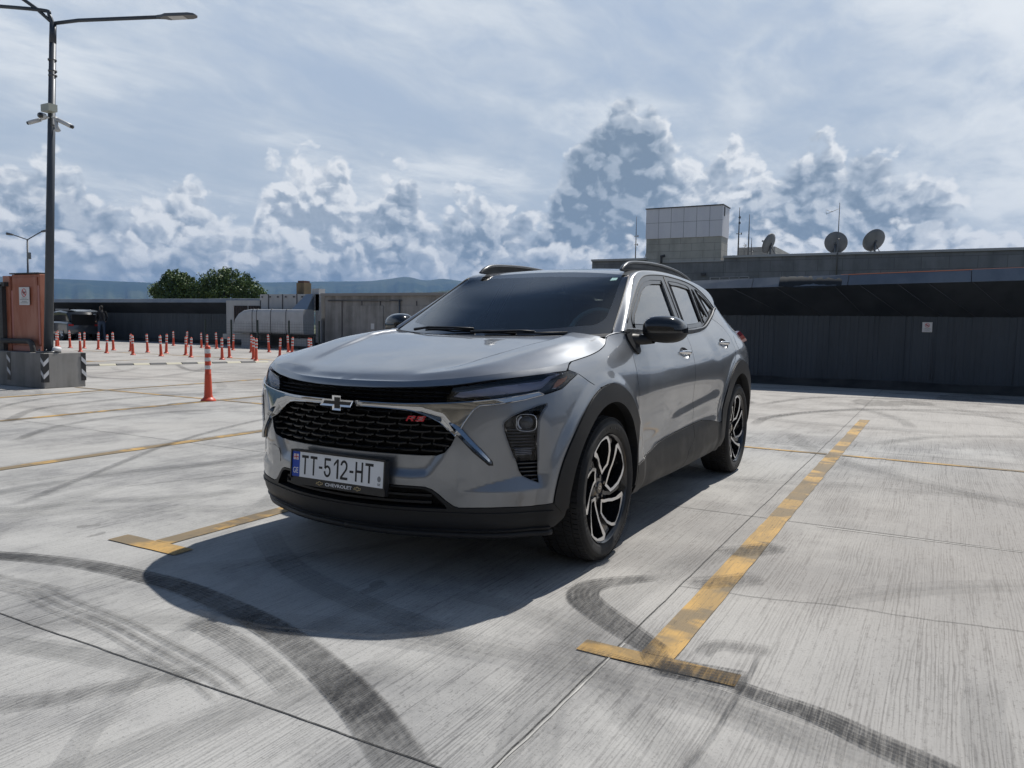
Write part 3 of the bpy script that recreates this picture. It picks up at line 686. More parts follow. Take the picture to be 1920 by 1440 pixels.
for pts,w,m_ in [
 ([(1.62,-2.3),(1.54,-1.75),(1.44,-1.45),(1.36,-1.14),(1.33,-.81),(1.33,-.5),(1.38,-.16),(1.46,.19),(1.58,.51),(1.73,.82),(1.88,1.06),(2.05,1.32)],[.11,.11,.11,.12,.13,.145,.155,.155],MK1),
 ([(.93,1.50),(.80,1.32),(.68,1.16),(.56,1.03),(.44,.99),(.33,1.03),(.22,1.12),(.10,1.24)],[.10,.13,.15,.16,.13,.10,.06],MK1),
 ([(1.02,1.72),(1.06,1.88),(1.10,2.03),(1.17,2.17),(1.24,2.32),(1.36,2.5)],[.07,.09,.11,.13,.13],MK1),
 ([(.86,1.60),(.735,1.64),(.70,1.82)],[.06,.085,.085],MK2),
 ([(1.66,-1.0),(1.70,-.70),(1.72,-.36),(1.77,-.05),(1.83,.30),(1.90,.52)],.16,MK3),
 ([(1.66,-1.75),(1.69,-1.3),(1.66,-1.0),(1.63,-.78)],.15,MK3),
 ([(1.55,-.15),(1.60,.12),(1.68,.38),(1.78,.62)],.10,MK2),
 ([(1.06,1.02),(1.03,1.25),(1.045,1.50),(1.09,1.78),(1.13,1.97),(1.25,2.4)],.035,MK3),
 ([(.70,1.77),(.88,1.785),(1.03,1.78),(1.3,1.78),(1.56,1.76),(1.8,1.72)],.022,MK2),
 ([(2.4,-.25),(2.27,-.07),(2.06,.10),(1.92,.18),(1.80,.3)],.10,MK2),
 ([(2.3,-1.1),(2.1,-.75),(1.98,-.35),(1.9,.0),(1.86,.3)],.12,MK4),
 ([(1.2,-2.6),(.9,-2.4),(.55,-2.2),(.2,-1.9),(-.2,-1.7)],.14,MK4),
 ([(1.03,-2.46),(-.1,-3.17),(-1.22,-3.85),(-2.72,-4.44),(-4.5,-4.7)],.07,MK2),
 ([(1.3,-2.9),(.3,-3.0),(-.9,-2.7),(-2.,-2.9)],.12,MK4),
 ([(-.4,-5.02),(-1.24,-5.71),(-2.34,-5.97),(-3.6,-5.6)],.10,MK2),
 ([(-.91,-6.17),(-1.88,-7.33),(-2.67,-7.64),(-3.99,-7.81),(-5.29,-7.22),(-6.4,-6.0)],.13,MK2),
 ([(-1.0,-7.0),(-2.4,-8.4),(-4.2,-8.9),(-6.0,-8.2),(-7.4,-6.5)],.10,MK2),
 ([(-7.36,-14.98),(-5.6,-12.2),(-5.88,-10.36),(-6.48,-8.51),(-8,-7)],.12,MK2),
 ([(-9.4,-14.5),(-8.0,-12.),(-8.3,-10.2),(-10,-9.5)],.14,MK2),
 ([(-8.3,-.07),(-9.6,.25),(-10.52,.71),(-10.82,1.82),(-10.84,2.81),(-10.2,4.2)],.13,MK2),
 ([(-5.69,.4),(-6.7,.38),(-7.55,.65),(-8.4,1.1),(-8.77,1.48),(-8.89,2.42),(-8.4,3.6)],.13,MK2),
 ([(-6.4,.3),(-8.0,.9),(-9.2,2.2),(-9.4,3.6),(-9,5)],.12,MK2),
 ([(-11.6,-1.),(-12.0,.6),(-12.1,2.2),(-11.7,4.5)],.16,MK2),
 ([(-4.9,1.7),(-6.0,2.3),(-6.6,3.3),(-6.5,4.5)],.14,MK4),
 ([(1.02,1.50),(1.0,1.64),(.98,1.80)],.12,MK1),([(.90,1.44),(1.0,1.50),(1.06,1.56)],.10,MK2),([(.15,1.36),(.02,1.50),(-.12,1.62)],.14,MK2),([(-.40,1.36),(-.55,1.50),(-.7,1.6)],.16,MK2),
 ([(.5,-.9),(.9,-.3),(1.1,.3),(1.2,.9)],.15,MK4)]:
    ribbon('tyre_mark',pts,w,m_,z_,seed=int(abs(pts[0][0])*100)); z_+=.00025
def f_joint(b,p):
    n=b.noise(obc(b),30,3,.7); b.put(p.inputs['Base Color'],b.mix(b.ss(n,.4,.7),(.045,.045,.045),(.14,.138,.13)))
JO=mat('joint_filler',(.04,.04,.04),.9,fn=f_joint); JW=mat('joint_spall',(.50,.49,.46),.9)
def joint(p,q,w,seed,m_=JO,z=.0022,n=1.):
    L=math.hypot(q[0]-p[0],q[1]-p[1]); k=max(3,int(L/.18)); pts=[(p[0]+(q[0]-p[0])*i/k,p[1]+(q[1]-p[1])*i/k) for i in range(k+1)]
    ribbon('slab_joint',pts,w,m_,z,jit=.0035*n,seed=seed,n=4)
for k in range(8):
    x=1.882-3.17*k; joint((x,-30 if k else -12),(x,14),.0055,100+k)
joint((5.05,-6),(5.05,8),.0055,120)
for k,y in enumerate((1.325,-3.9,-9.1,-14.3,-19.5,6.5)): joint((5,y),(-13.4,y),.005,140+k)
joint((1.9,1.338),(.9,1.338),.006,170,JW,.003,1.5); joint((-1.24,1.7),(-1.29,3.2),.008,171,JW,.003,2.)
joint((-1.6,-1.8),(.2,-2.5),.004,172,n=4); joint((.2,1.325),(-.05,2.9),.003,175,n=4)
# oil and water stains as uneven blots
# many old, faint tyre arcs over the whole deck
rgm=np.random.default_rng(31); MK5=markmat('old_rubber_film',.24,(.06,.062,.066),.55); MK6=markmat('older_rubber_film',.16,(.07,.073,.078),.4)
for k in range(64):
    cx,cy=rgm.uniform(-13,2.2),rgm.uniform(-15,5)
    if k>=44: cx,cy=rgm.uniform(-1,2.6),rgm.uniform(-2.6,3.2)
    R_=rgm.uniform(1.6,7); a0=rgm.uniform(0,6.28); sp=rgm.uniform(.5,1.5)*min(1,3/R_+.35); ox,oy=cx-R_*math.cos(a0),cy-R_*math.sin(a0); w=rgm.uniform(.08,.19); n=7
    for tr in ((0,1.45) if (k%4==0 and cx<-2) else (0,)):
        ribbon('tyre_mark',[(ox+(R_+tr)*math.cos(a0+sp*q/n),oy+(R_+tr)*math.sin(a0+sp*q/n)) for q in range(n+1)],w,(MK5,MK6,MK6)[k%3],z_,seed=k,n=5); z_+=.00008
STN=markmat('old_stain',.30,(.08,.075,.07),.3)
def blot(c,r,seed,m_):
    rg=np.random.default_rng(seed); n=26; V=[(c[0],c[1],.0028)]; U=[(.5,.5)]
    for i in range(n):
        a=2*math.pi*i/n; rr_=r*(1+.35*math.sin(a*2+seed)+.2*math.sin(a*3+2*seed)+.1*rg.normal()); V.append((c[0]+rr_*math.cos(a)*1.5,c[1]+rr_*math.sin(a),.0028)); U.append((.5,.0))
    g=Geo(); g.add(V,[(0,1+i,1+(i+1)%n) for i in range(n)]); me=g.mesh('stain',False); ul=me.uv_layers.new(name='UVMap')
    for lp in me.loops: ul.data[lp.index].uv=U[lp.vertex_index]
    o=link('stain',me,None,[m_]); o['kind']='structure'
for i,(c,r) in enumerate((((1.02,-1.55),.03),((.98,-1.35),.02),((.95,-1.75),.035),((-10.,1.6),.5),((-12.,3.),.7),((-9,-.8),.5),((.9,.2),.05))): blot(c,r,i+1,STN)
# ------------------------------------------------------------------ parapet walls: upright corrugated part, outward leaning panel, metal coping
def f_dark(c0,c1,r,corr=True):
    def f(b,p):
        o=obc(b); n=b.noise(o,.9,6,.65); x,y,z=b.xyz(o); st=b.noise(b.comb(b.mul(x,2.2),b.mul(y,2.2),b.mul(z,.25)),1.,5,.6)
        b.put(p.inputs['Base Color'],b.mix(b.ss(b.add(b.mul(n,.5),b.mul(st,.5)),.38,.62),c0,c1)); b.put(p.inputs['Roughness'],b.lin(n,.3,.7,r-.1,r+.1))
    return f
WALLM=mat('wall_bitumen_sheet',(.03,.035,.042),.6,fn=f_dark((.038,.049,.062),(.056,.069,.084),.62))
PANM=mat('leaning_panel_membrane',(.018,.022,.028),.6,fn=f_dark((.019,.024,.031),(.036,.042,.050),.65))
COPM=mat('coping_metal',(.16,.18,.20),.45,.4,fn=f_dark((.15,.17,.195),(.21,.23,.25),.45))
CAPM_=mat('roof_cap_metal',(.36,.36,.36),.5)
KERB=mat('wall_kerb_membrane',(.035,.037,.04),.7,fn=f_dark((.02,.022,.025),(.07,.07,.068),.75))
def parapet(p0,p1,inward,label,seed,off=.8,rise=0.,seams=(),orange=None,soff=0.):
    """p0->p1 along the base; inward = unit vector towards the deck"""
    rt=empty('parapet_wall',(p0[0],p0[1],0),0,label,'wall'); ox,oy=p0
    dx,dy=p1[0]-p0[0],p1[1]-p0[1]; L=math.hypot(dx,dy); ux,uy=dx/L,dy/L; nx,ny=inward; rg=np.random.default_rng(seed)
    def P(s,d,z): return (ux*s+nx*d,uy*s+ny*d,z)
    # corrugated upright
    g=Geo(); V=[];F=[]; s=0.; i=0; prof=[]
    while s<L:
        w=rg.uniform(.085,.115); dd=rg.uniform(.003,.007)
        prof+=[(s,0),(min(s+w*.62,L),0.+rg.normal()*.002),(min(s+w*.70,L),-dd),(min(s+w*.92,L),-dd)]; s+=w
    prof.append((L,0))
    zz=[.10,.50,.95,1.42]
    for a,d in prof:
        j=rg.normal()*.003
        for z in zz: V.append(P(a,d+j*(z/1.4),z))
    m_=len(zz)
    for i in range(len(prof)-1):
        for j in range(m_-1): F.append((i*m_+j,(i+1)*m_+j,(i+1)*m_+j+1,i*m_+j+1))
    g.add(V,F); g.obj('upright_sheeting',rt,[WALLM],smooth=False)
    # kerb upstand
    g=Geo(); V=[];F=[]; n=int(L/.5)+2
    for i in range(n):
        a=L*i/(n-1); w=.16+.03*rg.normal()*.6; h=.12+.02*rg.normal()*.5
        V+= [P(a,.45+w*.3,.004),P(a,.22,.03+.01*rg.random()),P(a,.05,h),P(a,-.02,h+.03)]
    for i in range(n-1):
        for j in range(3): F.append((i*4+j,(i+1)*4+j,(i+1)*4+j+1,i*4+j+1))
    g.add(V,F); g.obj('base_flashing',rt,[KERB],auto=30)
    # leaning panel
    g=Geo(); V=[];F=[]; n=int(L/.6)+2
    for i in range(n):
        a=L*i/(n-1); j=rg.normal()*.006
        rs_=rise*max(0,a-soff); V+= [P(a,-.02,1.40),P(a,.03+j,1.44),P(a,off*.5+j,1.68+rs_*.4),P(a,off,1.93+rs_*.7)]
    for i in range(n-1):
        for j in range(3): F.append((i*4+j,(i+1)*4+j,(i+1)*4+j+1,i*4+j+1))
    g.add(V,F); g.obj('leaning_panel',rt,[PANM],auto=30)
    # seams on panel and wall
    g=Geo()
    for a0,a1 in seams: tube(g,[P(a0,.035,1.43),P(a1,off+.004,1.925+rise*max(0,a1-soff)*.7)],.005,4)
    for a0 in rg.uniform(0,L,int(L/1.1)): tube(g,[P(a0,.004,.2),P(a0+rg.normal()*.01,.004,rg.uniform(.9,1.4))],.004,4)
    if g.f: g.obj('seam',rt,[mat('seam_dust',(.085,.095,.11),.7)])
    # coping segments with gaps and a slight lap
    s=0.; k=0
    g=Geo()
    while s<L-.01:
        w=min(rg.uniform(1.7,2.3),L-s); e=.006*(k%2)
        r0,r1=rise*max(0,s-soff),rise*max(0,s+w-soff); V=[P(s+.012,off+.02+e,1.925+r0*.7),P(s+w,off+.02+e,1.925+r1*.7),P(s+w,off-.14+e,2.10+e+r1),P(s+.012,off-.14+e,2.10+e+r0),P(s+w,off-.75,2.13+e+r1),P(s+.012,off-.75,2.13+e+r0),P(s+w,off-.75,1.98),P(s+.012,off-.75,1.98)]
        g.add(V,[(0,1,2,3),(3,2,4,5),(5,4,6,7),(7,6,1,0),(0,3,5,7),(1,6,4,2)]); s+=w; k+=1
    g.obj('coping',rt,[COPM],smooth=False)
    if orange: g=Geo(); tube(g,[P(orange[0],off-.14,2.105+rise*(orange[0]-soff)),P(orange[1],off-.14,2.105+rise*(orange[1]-soff))],.006,5); g.obj('orange_strip',rt,[mat('orange_strip',(.55,.16,.06),.6)])
    return rt
W1=parapet((-13.5,-7.3),(-13.5,26),(1,0),'long dark corrugated parapet wall with leaning panel and metal coping behind the car',5,.8,.026,seams=[(a_+4.1,b_+4.1) for a_,b_ in ((2.6,1.65),(4.1,3.6),(4.8,4.05),(5.45,4.7),(6.0,5.2),(6.6,5.9),(3.3,2.5))],orange=(7.8,26.),soff=4.1)
W2=parapet((-22,-62),(-22,-24.),(1,0),'far dark parapet wall behind the orange bollards and the open suv',6,.8)
W3=parapet((24,28),(-13,28),(0,-1),'dark parapet wall along the far side of the deck beyond the frame',7,.8)
# long brown-grey building that faces the car from behind the photographer (seen in the bumper and chrome)
TB=empty('terminal_building',(20.5,0,0),0,'long brown grey building with horizontal fins facing the car front, mirrored in its bumper','building')
def tbx(nm,boxes,m_,par=TB):
    g=Geo()
    for c,s in boxes: box(g,c,s)
    return g.obj(nm,par,[m_],smooth=False)
tbx('wall',[((2.,-6,3.6),(3.9,76,7.6))],mat('brown_facade',(.10,.09,.075),.8,fn=f_dark((.085,.078,.064),(.13,.118,.098),.8)))
tbx('facade_fin',[((-.02,-6,.9+.75*k),(.16,76,.16)) for k in range(9)],mat('facade_fin',(.20,.185,.16),.6))
tbx('roof_edge',[((1.9,-6,7.5),(4.4,76.4,.25))],CAPM_)
for k in range(13): tbx('window',[((.0,-41+6*k,2.6),(.10,2.6,1.5))],mat('facade_window',(.03,.035,.04),.12,0,.5))
# tarp-like bulge over the coping
g=Geo(); V=[];F=[]; nn_=18
for i in range(nn_+1):
    t=i/nn_; a=-.62+1.16*t; bg=math.sin(math.pi*t)
    for d,z in ((.832,1.985-.04*bg),(.79+.012*bg*math.sin(t*9),2.06),(.665,2.178+.008*bg),(.55,2.180)): V.append((-13.5+d,a,z+.006*math.sin(i*2.3)))
for i in range(nn_):
    for j in range(3): F.append((i*4+j,(i+1)*4+j,(i+1)*4+j+1,i*4+j+1))
g.add(V,F); o=g.obj('tarpaulin',None,[mat('tarp_grey',(.018,.024,.030),.9)]); fixn(o); tag(o,'crumpled dark tarpaulin patch draped over the wall coping','tarpaulin')
# warning sign on the wall
def drone_sign(name,P0,ux,uz,w,h,label):
    """flat white sign: P0 centre, ux/uz unit axes, normal = ux x uz"""
    ux=Vector(ux);uz=Vector(uz);n=ux.cross(uz); rt=empty(name,P0,0,label,'sign')
    def pl(x,y,z=0): return tuple(ux*x+uz*y+n*z)
    g=Geo(); V=[pl(a*w/2,b_*h/2,c*.004) for c in (-1,1) for a,b_ in ((-1,-1),(1,-1),(1,1),(-1,1))]; g.add(V,[(4,5,6,7),(3,2,1,0),(0,1,5,4),(1,2,6,5),(2,3,7,6),(3,0,4,7)]); g.obj('sign_board',rt,[mat('sign_white',(.66,.66,.66),.45)],smooth=False)
    g=Geo(); R_=w*.235; cy=h*.19; m_=32
    ring=[(R_*math.cos(t_),cy+R_*math.sin(t_)) for t_ in np.linspace(0,2*math.pi,m_+1)[:-1]]; ri=[(R_*.83*math.cos(t_),cy+R_*.83*math.sin(t_)) for t_ in np.linspace(0,2*math.pi,m_+1)[:-1]]
    g.add([pl(a,b_,.007) for a,b_ in ring+ri],[(i,(i+1)%m_,m_+(i+1)%m_,m_+i) for i in range(m_)])
    t=R_*.085
    g.add([pl(a,b_,.0078) for a,b_ in ((-.62*R_-t,cy+.62*R_-t),(-.62*R_+t,cy+.62*R_+t),(.62*R_+t,cy-.62*R_+t),(.62*R_-t,cy-.62*R_-t))],[(0,1,2,3)])
    g.obj('prohibition_ring',rt,[mat('sign_red',(.60,.035,.04),.45)],smooth=False)
    g=Geo(); q=R_*.1
    def r_(x0,y0,x1,y1): g.add([pl(a,b_,.0072) for a,b_ in ((x0,y0),(x1,y0),(x1,y1),(x0,y1))],[(0,1,2,3)])
    r_(-.9*R_,cy+.12*R_,.9*R_,cy+.2*R_); r_(-.28*R_,cy-.2*R_,.28*R_,cy+.22*R_); r_(-.5*R_,cy-.02*R_,-.28*R_,cy+.08*R_); r_(.28*R_,cy-.02*R_,.5*R_,cy+.08*R_); r_(-.62*R_,cy-.05*R_,-.52*R_,cy+.3*R_); r_(.52*R_,cy-.05*R_,.62*R_,cy+.3*R_); r_(-.12*R_,cy-.38*R_,.12*R_,cy-.2*R_)
    r_(-.34*R_,cy-.45*R_,-.26*R_,cy-.15*R_); r_(.26*R_,cy-.45*R_,.34*R_,cy-.15*R_)
    g.obj('drone_symbol',rt,[mat('sign_ink',(.03,.03,.035),.5)],smooth=False)
    g=Geo(); rg=np.random.default_rng(3)
    for row,(yy,ww) in enumerate(((-.12,.5),(-.20,.82),(-.31,.42),(-.39,.72))):
        x=-ww*w/2
        while x<ww*w/2: 
            l=rg.uniform(.02,.06)*w; g.add([pl(a,b_,.0072) for a,b_ in ((x,yy*h),(x+l,yy*h),(x+l,yy*h+.022*h),(x,yy*h+.022*h))],[(0,1,2,3)]); x+=l+.012*w
    g.obj('sign_text',rt,[MATS['sign_ink'] if row else MATS['sign_ink']],smooth=False)
    return rt
drone_sign('warning_sign',(-13.47,2.02,1.215),(0,1,0),(0,0,1),.17,.19,'small white no drones sign fixed to the dark wall at right')
# ------------------------------------------------------------------ building behind the wall
def f_stone(c0,c1,j,bw,bh):
    def f(b,p):
        o=obc(b); x,y,z=b.xyz(o); br=b.node('ShaderNodeTexBrick'); b.put(br.inputs['Vector'],b.comb(b.add(y,x),z,0.)); br.inputs['Scale'].default_value=1.; br.inputs['Brick Width'].default_value=bw; br.inputs['Row Height'].default_value=bh; br.inputs['Mortar Size'].default_value=.012; br.inputs['Color1'].default_value=(*c0,1); br.inputs['Color2'].default_value=(*c1,1); br.inputs['Mortar'].default_value=(*j,1)
        n=b.noise(o,.8,6,.65); st=b.noise(b.comb(b.mul(y,1.5),b.mul(x,1.5),b.mul(z,.2)),1.,5,.6)
        c=b.mix(b.mul(b.ss(b.add(b.mul(n,.5),b.mul(st,.5)),.42,.62),.55),br.outputs[0],tuple(q*.55 for q in c0)); b.put(p.inputs['Base Color'],c)
    return f
STONE=mat('pale_stone_cladding',(.3,.3,.27),.8,fn=f_stone((.43,.42,.38),(.48,.465,.42),(.24,.24,.22),1.3,.42))
STOND=mat('dark_stone_cladding',(.12,.125,.13),.8,fn=f_stone((.19,.197,.207),(.23,.236,.243),(.12,.12,.125),1.2,.6))
WPAN=mat('white_panel',(.52,.51,.55),.5,fn=f_dark((.70,.69,.73),(.76,.75,.78),.5)); JNT=mat('panel_joint',(.07,.07,.075),.8); CAPM=mat('parapet_cap',(.42,.42,.42),.5)
B=empty('airport_building',(-40,0,0),0,'long dark stone building with panelled roof box rising beyond the wall','building'); B.name='long_building'
def bobj(name,boxes,m_,parent=B,**k):
    g=Geo()
    for c,s in boxes: box(g,c,s)
    return g.obj(name,parent,[m_],smooth=False,**k)
X0=0.
# main volume in three facade bays (relative to x=-40 plane, facade facing +X)
bobj('wall',[((-6.,-14.7,-1.5),(12.,3.4,13.0)),((-6.,-10.74,-1.7),(12.,4.52,13.0)),((-6.,11.,-1.5),(12.,39.,13.0))],STOND)
bobj('parapet_cap',[((-.15,-14.7,5.06),(.5,3.46,.12)),((-.15,-10.74,4.84),(.4,4.5,.06)),((-.15,11.,5.06),(.5,39.04,.12))],CAPM)
pent=bobj('roof_box_base',[((-.75,-10.86,5.48),(1.40,4.36,1.46))],STONE)
pw=bobj('roof_box',[((-.75,-10.86,7.055),(1.5,4.42,1.69))],WPAN)
bobj('roof_box_joint',[((-.035,-13.05+.7367*k,7.055),(.08,.012,1.69)) for k in range(1,6)]+[((-.035,-10.86,7.10),(.08,4.42,.012))],JNT,pw)
bobj('roof_box_coping',[((-.75,-10.86,7.93),(1.6,4.5,.05))],JNT,pw)
bobj('roof_box_vent',[((-.35,-8.635,7.6),(.12,.03,.5))],JNT,pw)
bobj('rear_stair_block',[((-9.,-8.,5.6),(6.,2.2,1.1))],STONE)
for (a,c,z0,z1) in ((-9.21,-7.1,3.60,3.95),(-5.0,-2.95,3.75,3.93),(-1.2,.6,3.8,3.9)):
    v=bobj('louvre_vent',[((.02,(a+c)/2,(z0+z1)/2),(.04,c-a,z1-z0))],JNT)
    bobj('louvre_blade',[((.055,(a+c)/2,z0+.05+q*(z1-z0-.06)/3),(.03,c-a,.035)) for q in range(4)]+[((.05,a+(c-a)*q/4,(z0+z1)/2),(.04,.05,z1-z0)) for q in range(5)],CAPM,v)
bobj('wall_lamp',[((.08,-9.6,4.12),(.15,.24,.16))],JNT)
g=Geo(); tube(g,[(.25,-12.0,4.78),(.25,-12.0,5.16)],.07,8); tube(g,[(.25,-12.06,5.14),(.25,-11.80,5.20)],.08,8); g.obj('roof_cowl',B,[JNT])
METD=mat('antenna_metal',(.14,.145,.15),.4,.7); DISH=mat('dish_grey',(.20,.205,.21),.5,fn=f_dark((.17,.175,.18),(.24,.245,.25),.55))
def antenna(pos,h,r,label,extras=(),lean=0.):
    rt=empty('antenna',pos,0,label,'antenna','antennas on the building roof'); g=Geo(); tube(g,[(0,0,0),(0,lean*h*.5,h*.5),(0,lean*h,h)],[r,r*.8,r*.35],6); 
    for z,l in extras: tube(g,[(0,-l,z),(0,l,z)],r*.5,4); box(g,(0,l,z),(.05,.05,.12))
    g.obj('mast',rt,[METD]); return rt
antenna((-40.8,-13.95,5.1),2.55,.035,'thin dark antenna mast standing left of the white roof box',((.9,.1),(1.4,.12)))
antenna((-40.5,-13.3,5.0),.62,.025,'short leaning antenna stub left of the white roof box',lean=.25)
antenna((-40.9,-7.95,5.1),2.75,.045,'banded antenna mast directly right of the white roof box',((1.3,.14),(1.9,.05),(2.2,.05)))
antenna((-40.6,-7.33,5.1),2.3,.04,'plain pole antenna second right of the white roof box')
antenna((-40.3,-7.1,5.1),.98,.03,'short pole antenna beside the leftmost satellite dish',((.25,.12),))
antenna((-40.6,-7.55,5.1),.75,.018,'small rod antenna between the two tall masts',((.4,.1),(.6,.08)))
MS=antenna((-39.88,-2.66,2.6),5.05,.04,'tallest mast rising in front of the middle satellite dish',((3.2,.08),))
g=Geo(); tube(g,[(0,-.62,4.5),(0,0,4.75)],.01,4); tube(g,[(0,-.62,4.5),(0,-.66,4.72),(0,-.3,4.6)],.01,4); g.obj('side_aerial',MS,[METD])
def dish(pos,R,yaw,pitch,label):
    rt=empty('satellite_dish',pos,0,label,'satellite dish','satellite dishes on the building roof'); g=Geo(); prof=[(.02,0)]+[(R*t_,R*.22*t_*t_) for t_ in np.linspace(.2,1,7)]+[(R,R*.22+.02)]+[(R*t_,R*.22*t_*t_-.025) for t_ in np.linspace(1,.1,6)]
    rot=Matrix.Rotation(yaw,3,'Z')@Matrix.Rotation(pitch,3,'Y'); lathe(g,prof,28,'X'); g.v=[tuple(rot@Vector(v)+Vector((0,0,.62))) for v in g.v]; fixn(g.obj('reflector',rt,[DISH]))
    g=Geo(); a=rot@Vector((R*.9,0,0)); 
    for q in ((0,R*.9,0),(0,-R*.5,-R*.8),(0,-R*.4,R*.85)): tube(g,[tuple(rot@Vector((R*.2,q[1],q[2]))+Vector((0,0,.62))),tuple(a+Vector((0,0,.62)))],.018,5)
    tube(g,[tuple(a*.9+Vector((0,0,.62))),tuple(a*1.08+Vector((0,0,.62)))],.05,6); g.obj('feed_arm',rt,[METD])
    g=Geo(); tube(g,[(0,0,-.2),(0,0,.55)],.05,8); tube(g,[(-.12,0,.62),(.02,0,.6)],.10,8); tube(g,[(-.3,.3,-.05),(-.05,0,.5)],.02,5); tube(g,[(-.3,-.3,-.05),(-.05,0,.5)],.02,5); g.obj('dish_stand',rt,[METD])
    return rt
dish((-40.6,-6.15,5.12),.56,math.radians(-108),math.radians(-22),'leftmost satellite dish, seen nearly edge on, tilted left')
dish((-40.6,-2.86,5.05),.58,math.radians(176),math.radians(-18),'middle satellite dish, seen from behind as a full round disc')
dish((-40.6,-.97,5.08),.60,math.radians(-140),math.radians(-28),'rightmost satellite dish, tilted upwards to the left')
# ------------------------------------------------------------------ the silver-grey crossover
car=empty('parked_car',(0,0,0),label='silver grey crossover car with black grille and white number plate parked between yellow lines',cat='car')
def put(name,g,mats,sides=True,parent=car,label=None,smooth=True,auto=None):
    """left piece plus its mirrored twin as separate objects"""
    o=[g.obj(name,parent,mats,smooth,label,auto=auto)]
    if sides: o.append(g.mirrored().obj(name,parent,mats,smooth,label,auto=auto))
    return o
def putc(name,g,mats,parent=car,label=None):
    """piece that crosses the centre line: mirror into one mesh"""
    g.mirror(); return g.obj(name,parent,mats,True,label)
def WS(Q,**k): return sheet(lambda s,z:W(s,z),WN,Q,**k)
SF,SR=1.492,4.192
CF=(SF,.348); CR_=(SR,.348)
bodylow=[(0,.449),(.36,.449),(.4162,.447),(.447,.437),(.4734,.4185),(.5076,.389),(.5382,.369),(.5613,.3621),(.6456,.3652),(.7606,.3676),(.8816,.3659),(.9413,.3706)]
shutB=[(1.1409,.9395),(1.1954,.9248),(1.2209,.9156),(1.2641,.8938),(1.3175,.8676)]
drl_low=[(1.117,.8956),(1.0409,.8636),(.9375,.8412)]
chr_low=[(.8345,.821),(.7159,.8034),(.6474,.7971),(.6212,.78),(.5992,.7501),(.581,.7239),(.5666,.6959)]
gril_bot=[(.5447,.6676),(.5268,.63),(.5009,.5994),(.4633,.583),(.4022,.580),(.30,.581),(0,.5815)]
fogQ=[(.9457,.8066),(.9174,.8043),(.8331,.7803),(.7771,.7554),(.7482,.7335),(.7425,.715),(.7503,.6816),(.7696,.6293),(.7933,.5763),(.8012,.567),(.8181,.5185),(.8347,.493),(.8761,.4725),(.9182,.4609),(.9171,.563),(.9095,.6468),(.9102,.7297),(.9239,.763),(.9492,.7922)]
# ---- painted bumper skin
Q=bodylow+arc(CF,.513,177,103,26)+shutB[::-1][0:4]+[(1.2036,.921)]+drl_low+chr_low+gril_bot
bump=WS(Q,holes=[fogQ],h=.009,gap=.002,flange=.016)
putc('front_bumper',bump,[PAINT])
# ---- lower black apron, front
zl=.232
Q=[(0,zl),(.9,zl+.006),(1.01,.262),(1.05,.30),(1.062,.352),(1.064,.372)]+[(.987,.377),(.9413,.3706)]+bodylow[::-1][1:]+[(0,.441),(.40,.439),(.43,.431),(.455,.415),(.50,.372),(.51,.357),(0,.352)]
apron=WS(Q,h=.018,gap=.001,flange=.045,off=.003)
# intake recess drawn as its own darker opening
putc('lower_bumper',apron,[PLAST])
g=Geo()
for zc_,hh,o_ in ((.400,.005,-.020),(.372,.005,-.014),(.336,.004,.008),(.262,.005,.011)):
    sm=.44 if zc_>.36 else .98
    WS([(0,zc_-hh),(sm,zc_-hh+.004),(sm,zc_+hh+.004),(0,zc_+hh)],h=.012,gap=0,flange=.02,off=o_,g=g)
putc('intake_slat',g,[PLAST])
g=Geo(); WS([(0,.335),(.54,.335),(.56,.362),(.50,.44),(.44,.46),(0,.46)],h=.03,gap=0,flange=0,off=-.075,g=g)
putc('lower_intake',g,[DARK])
# chin splitter
g=Geo(); sS=np.linspace(0,1.0,40)
for k in range(len(sS)-1):
    a=W(sS[k],.245)-WN(sS[k],.40)*[.0,0,0]; 
pts=[tuple(W(s_,.238,.012)) for s_ in sS]; tube(g,pts,.016,8)
putc('chin_lip',g,[PLAST])
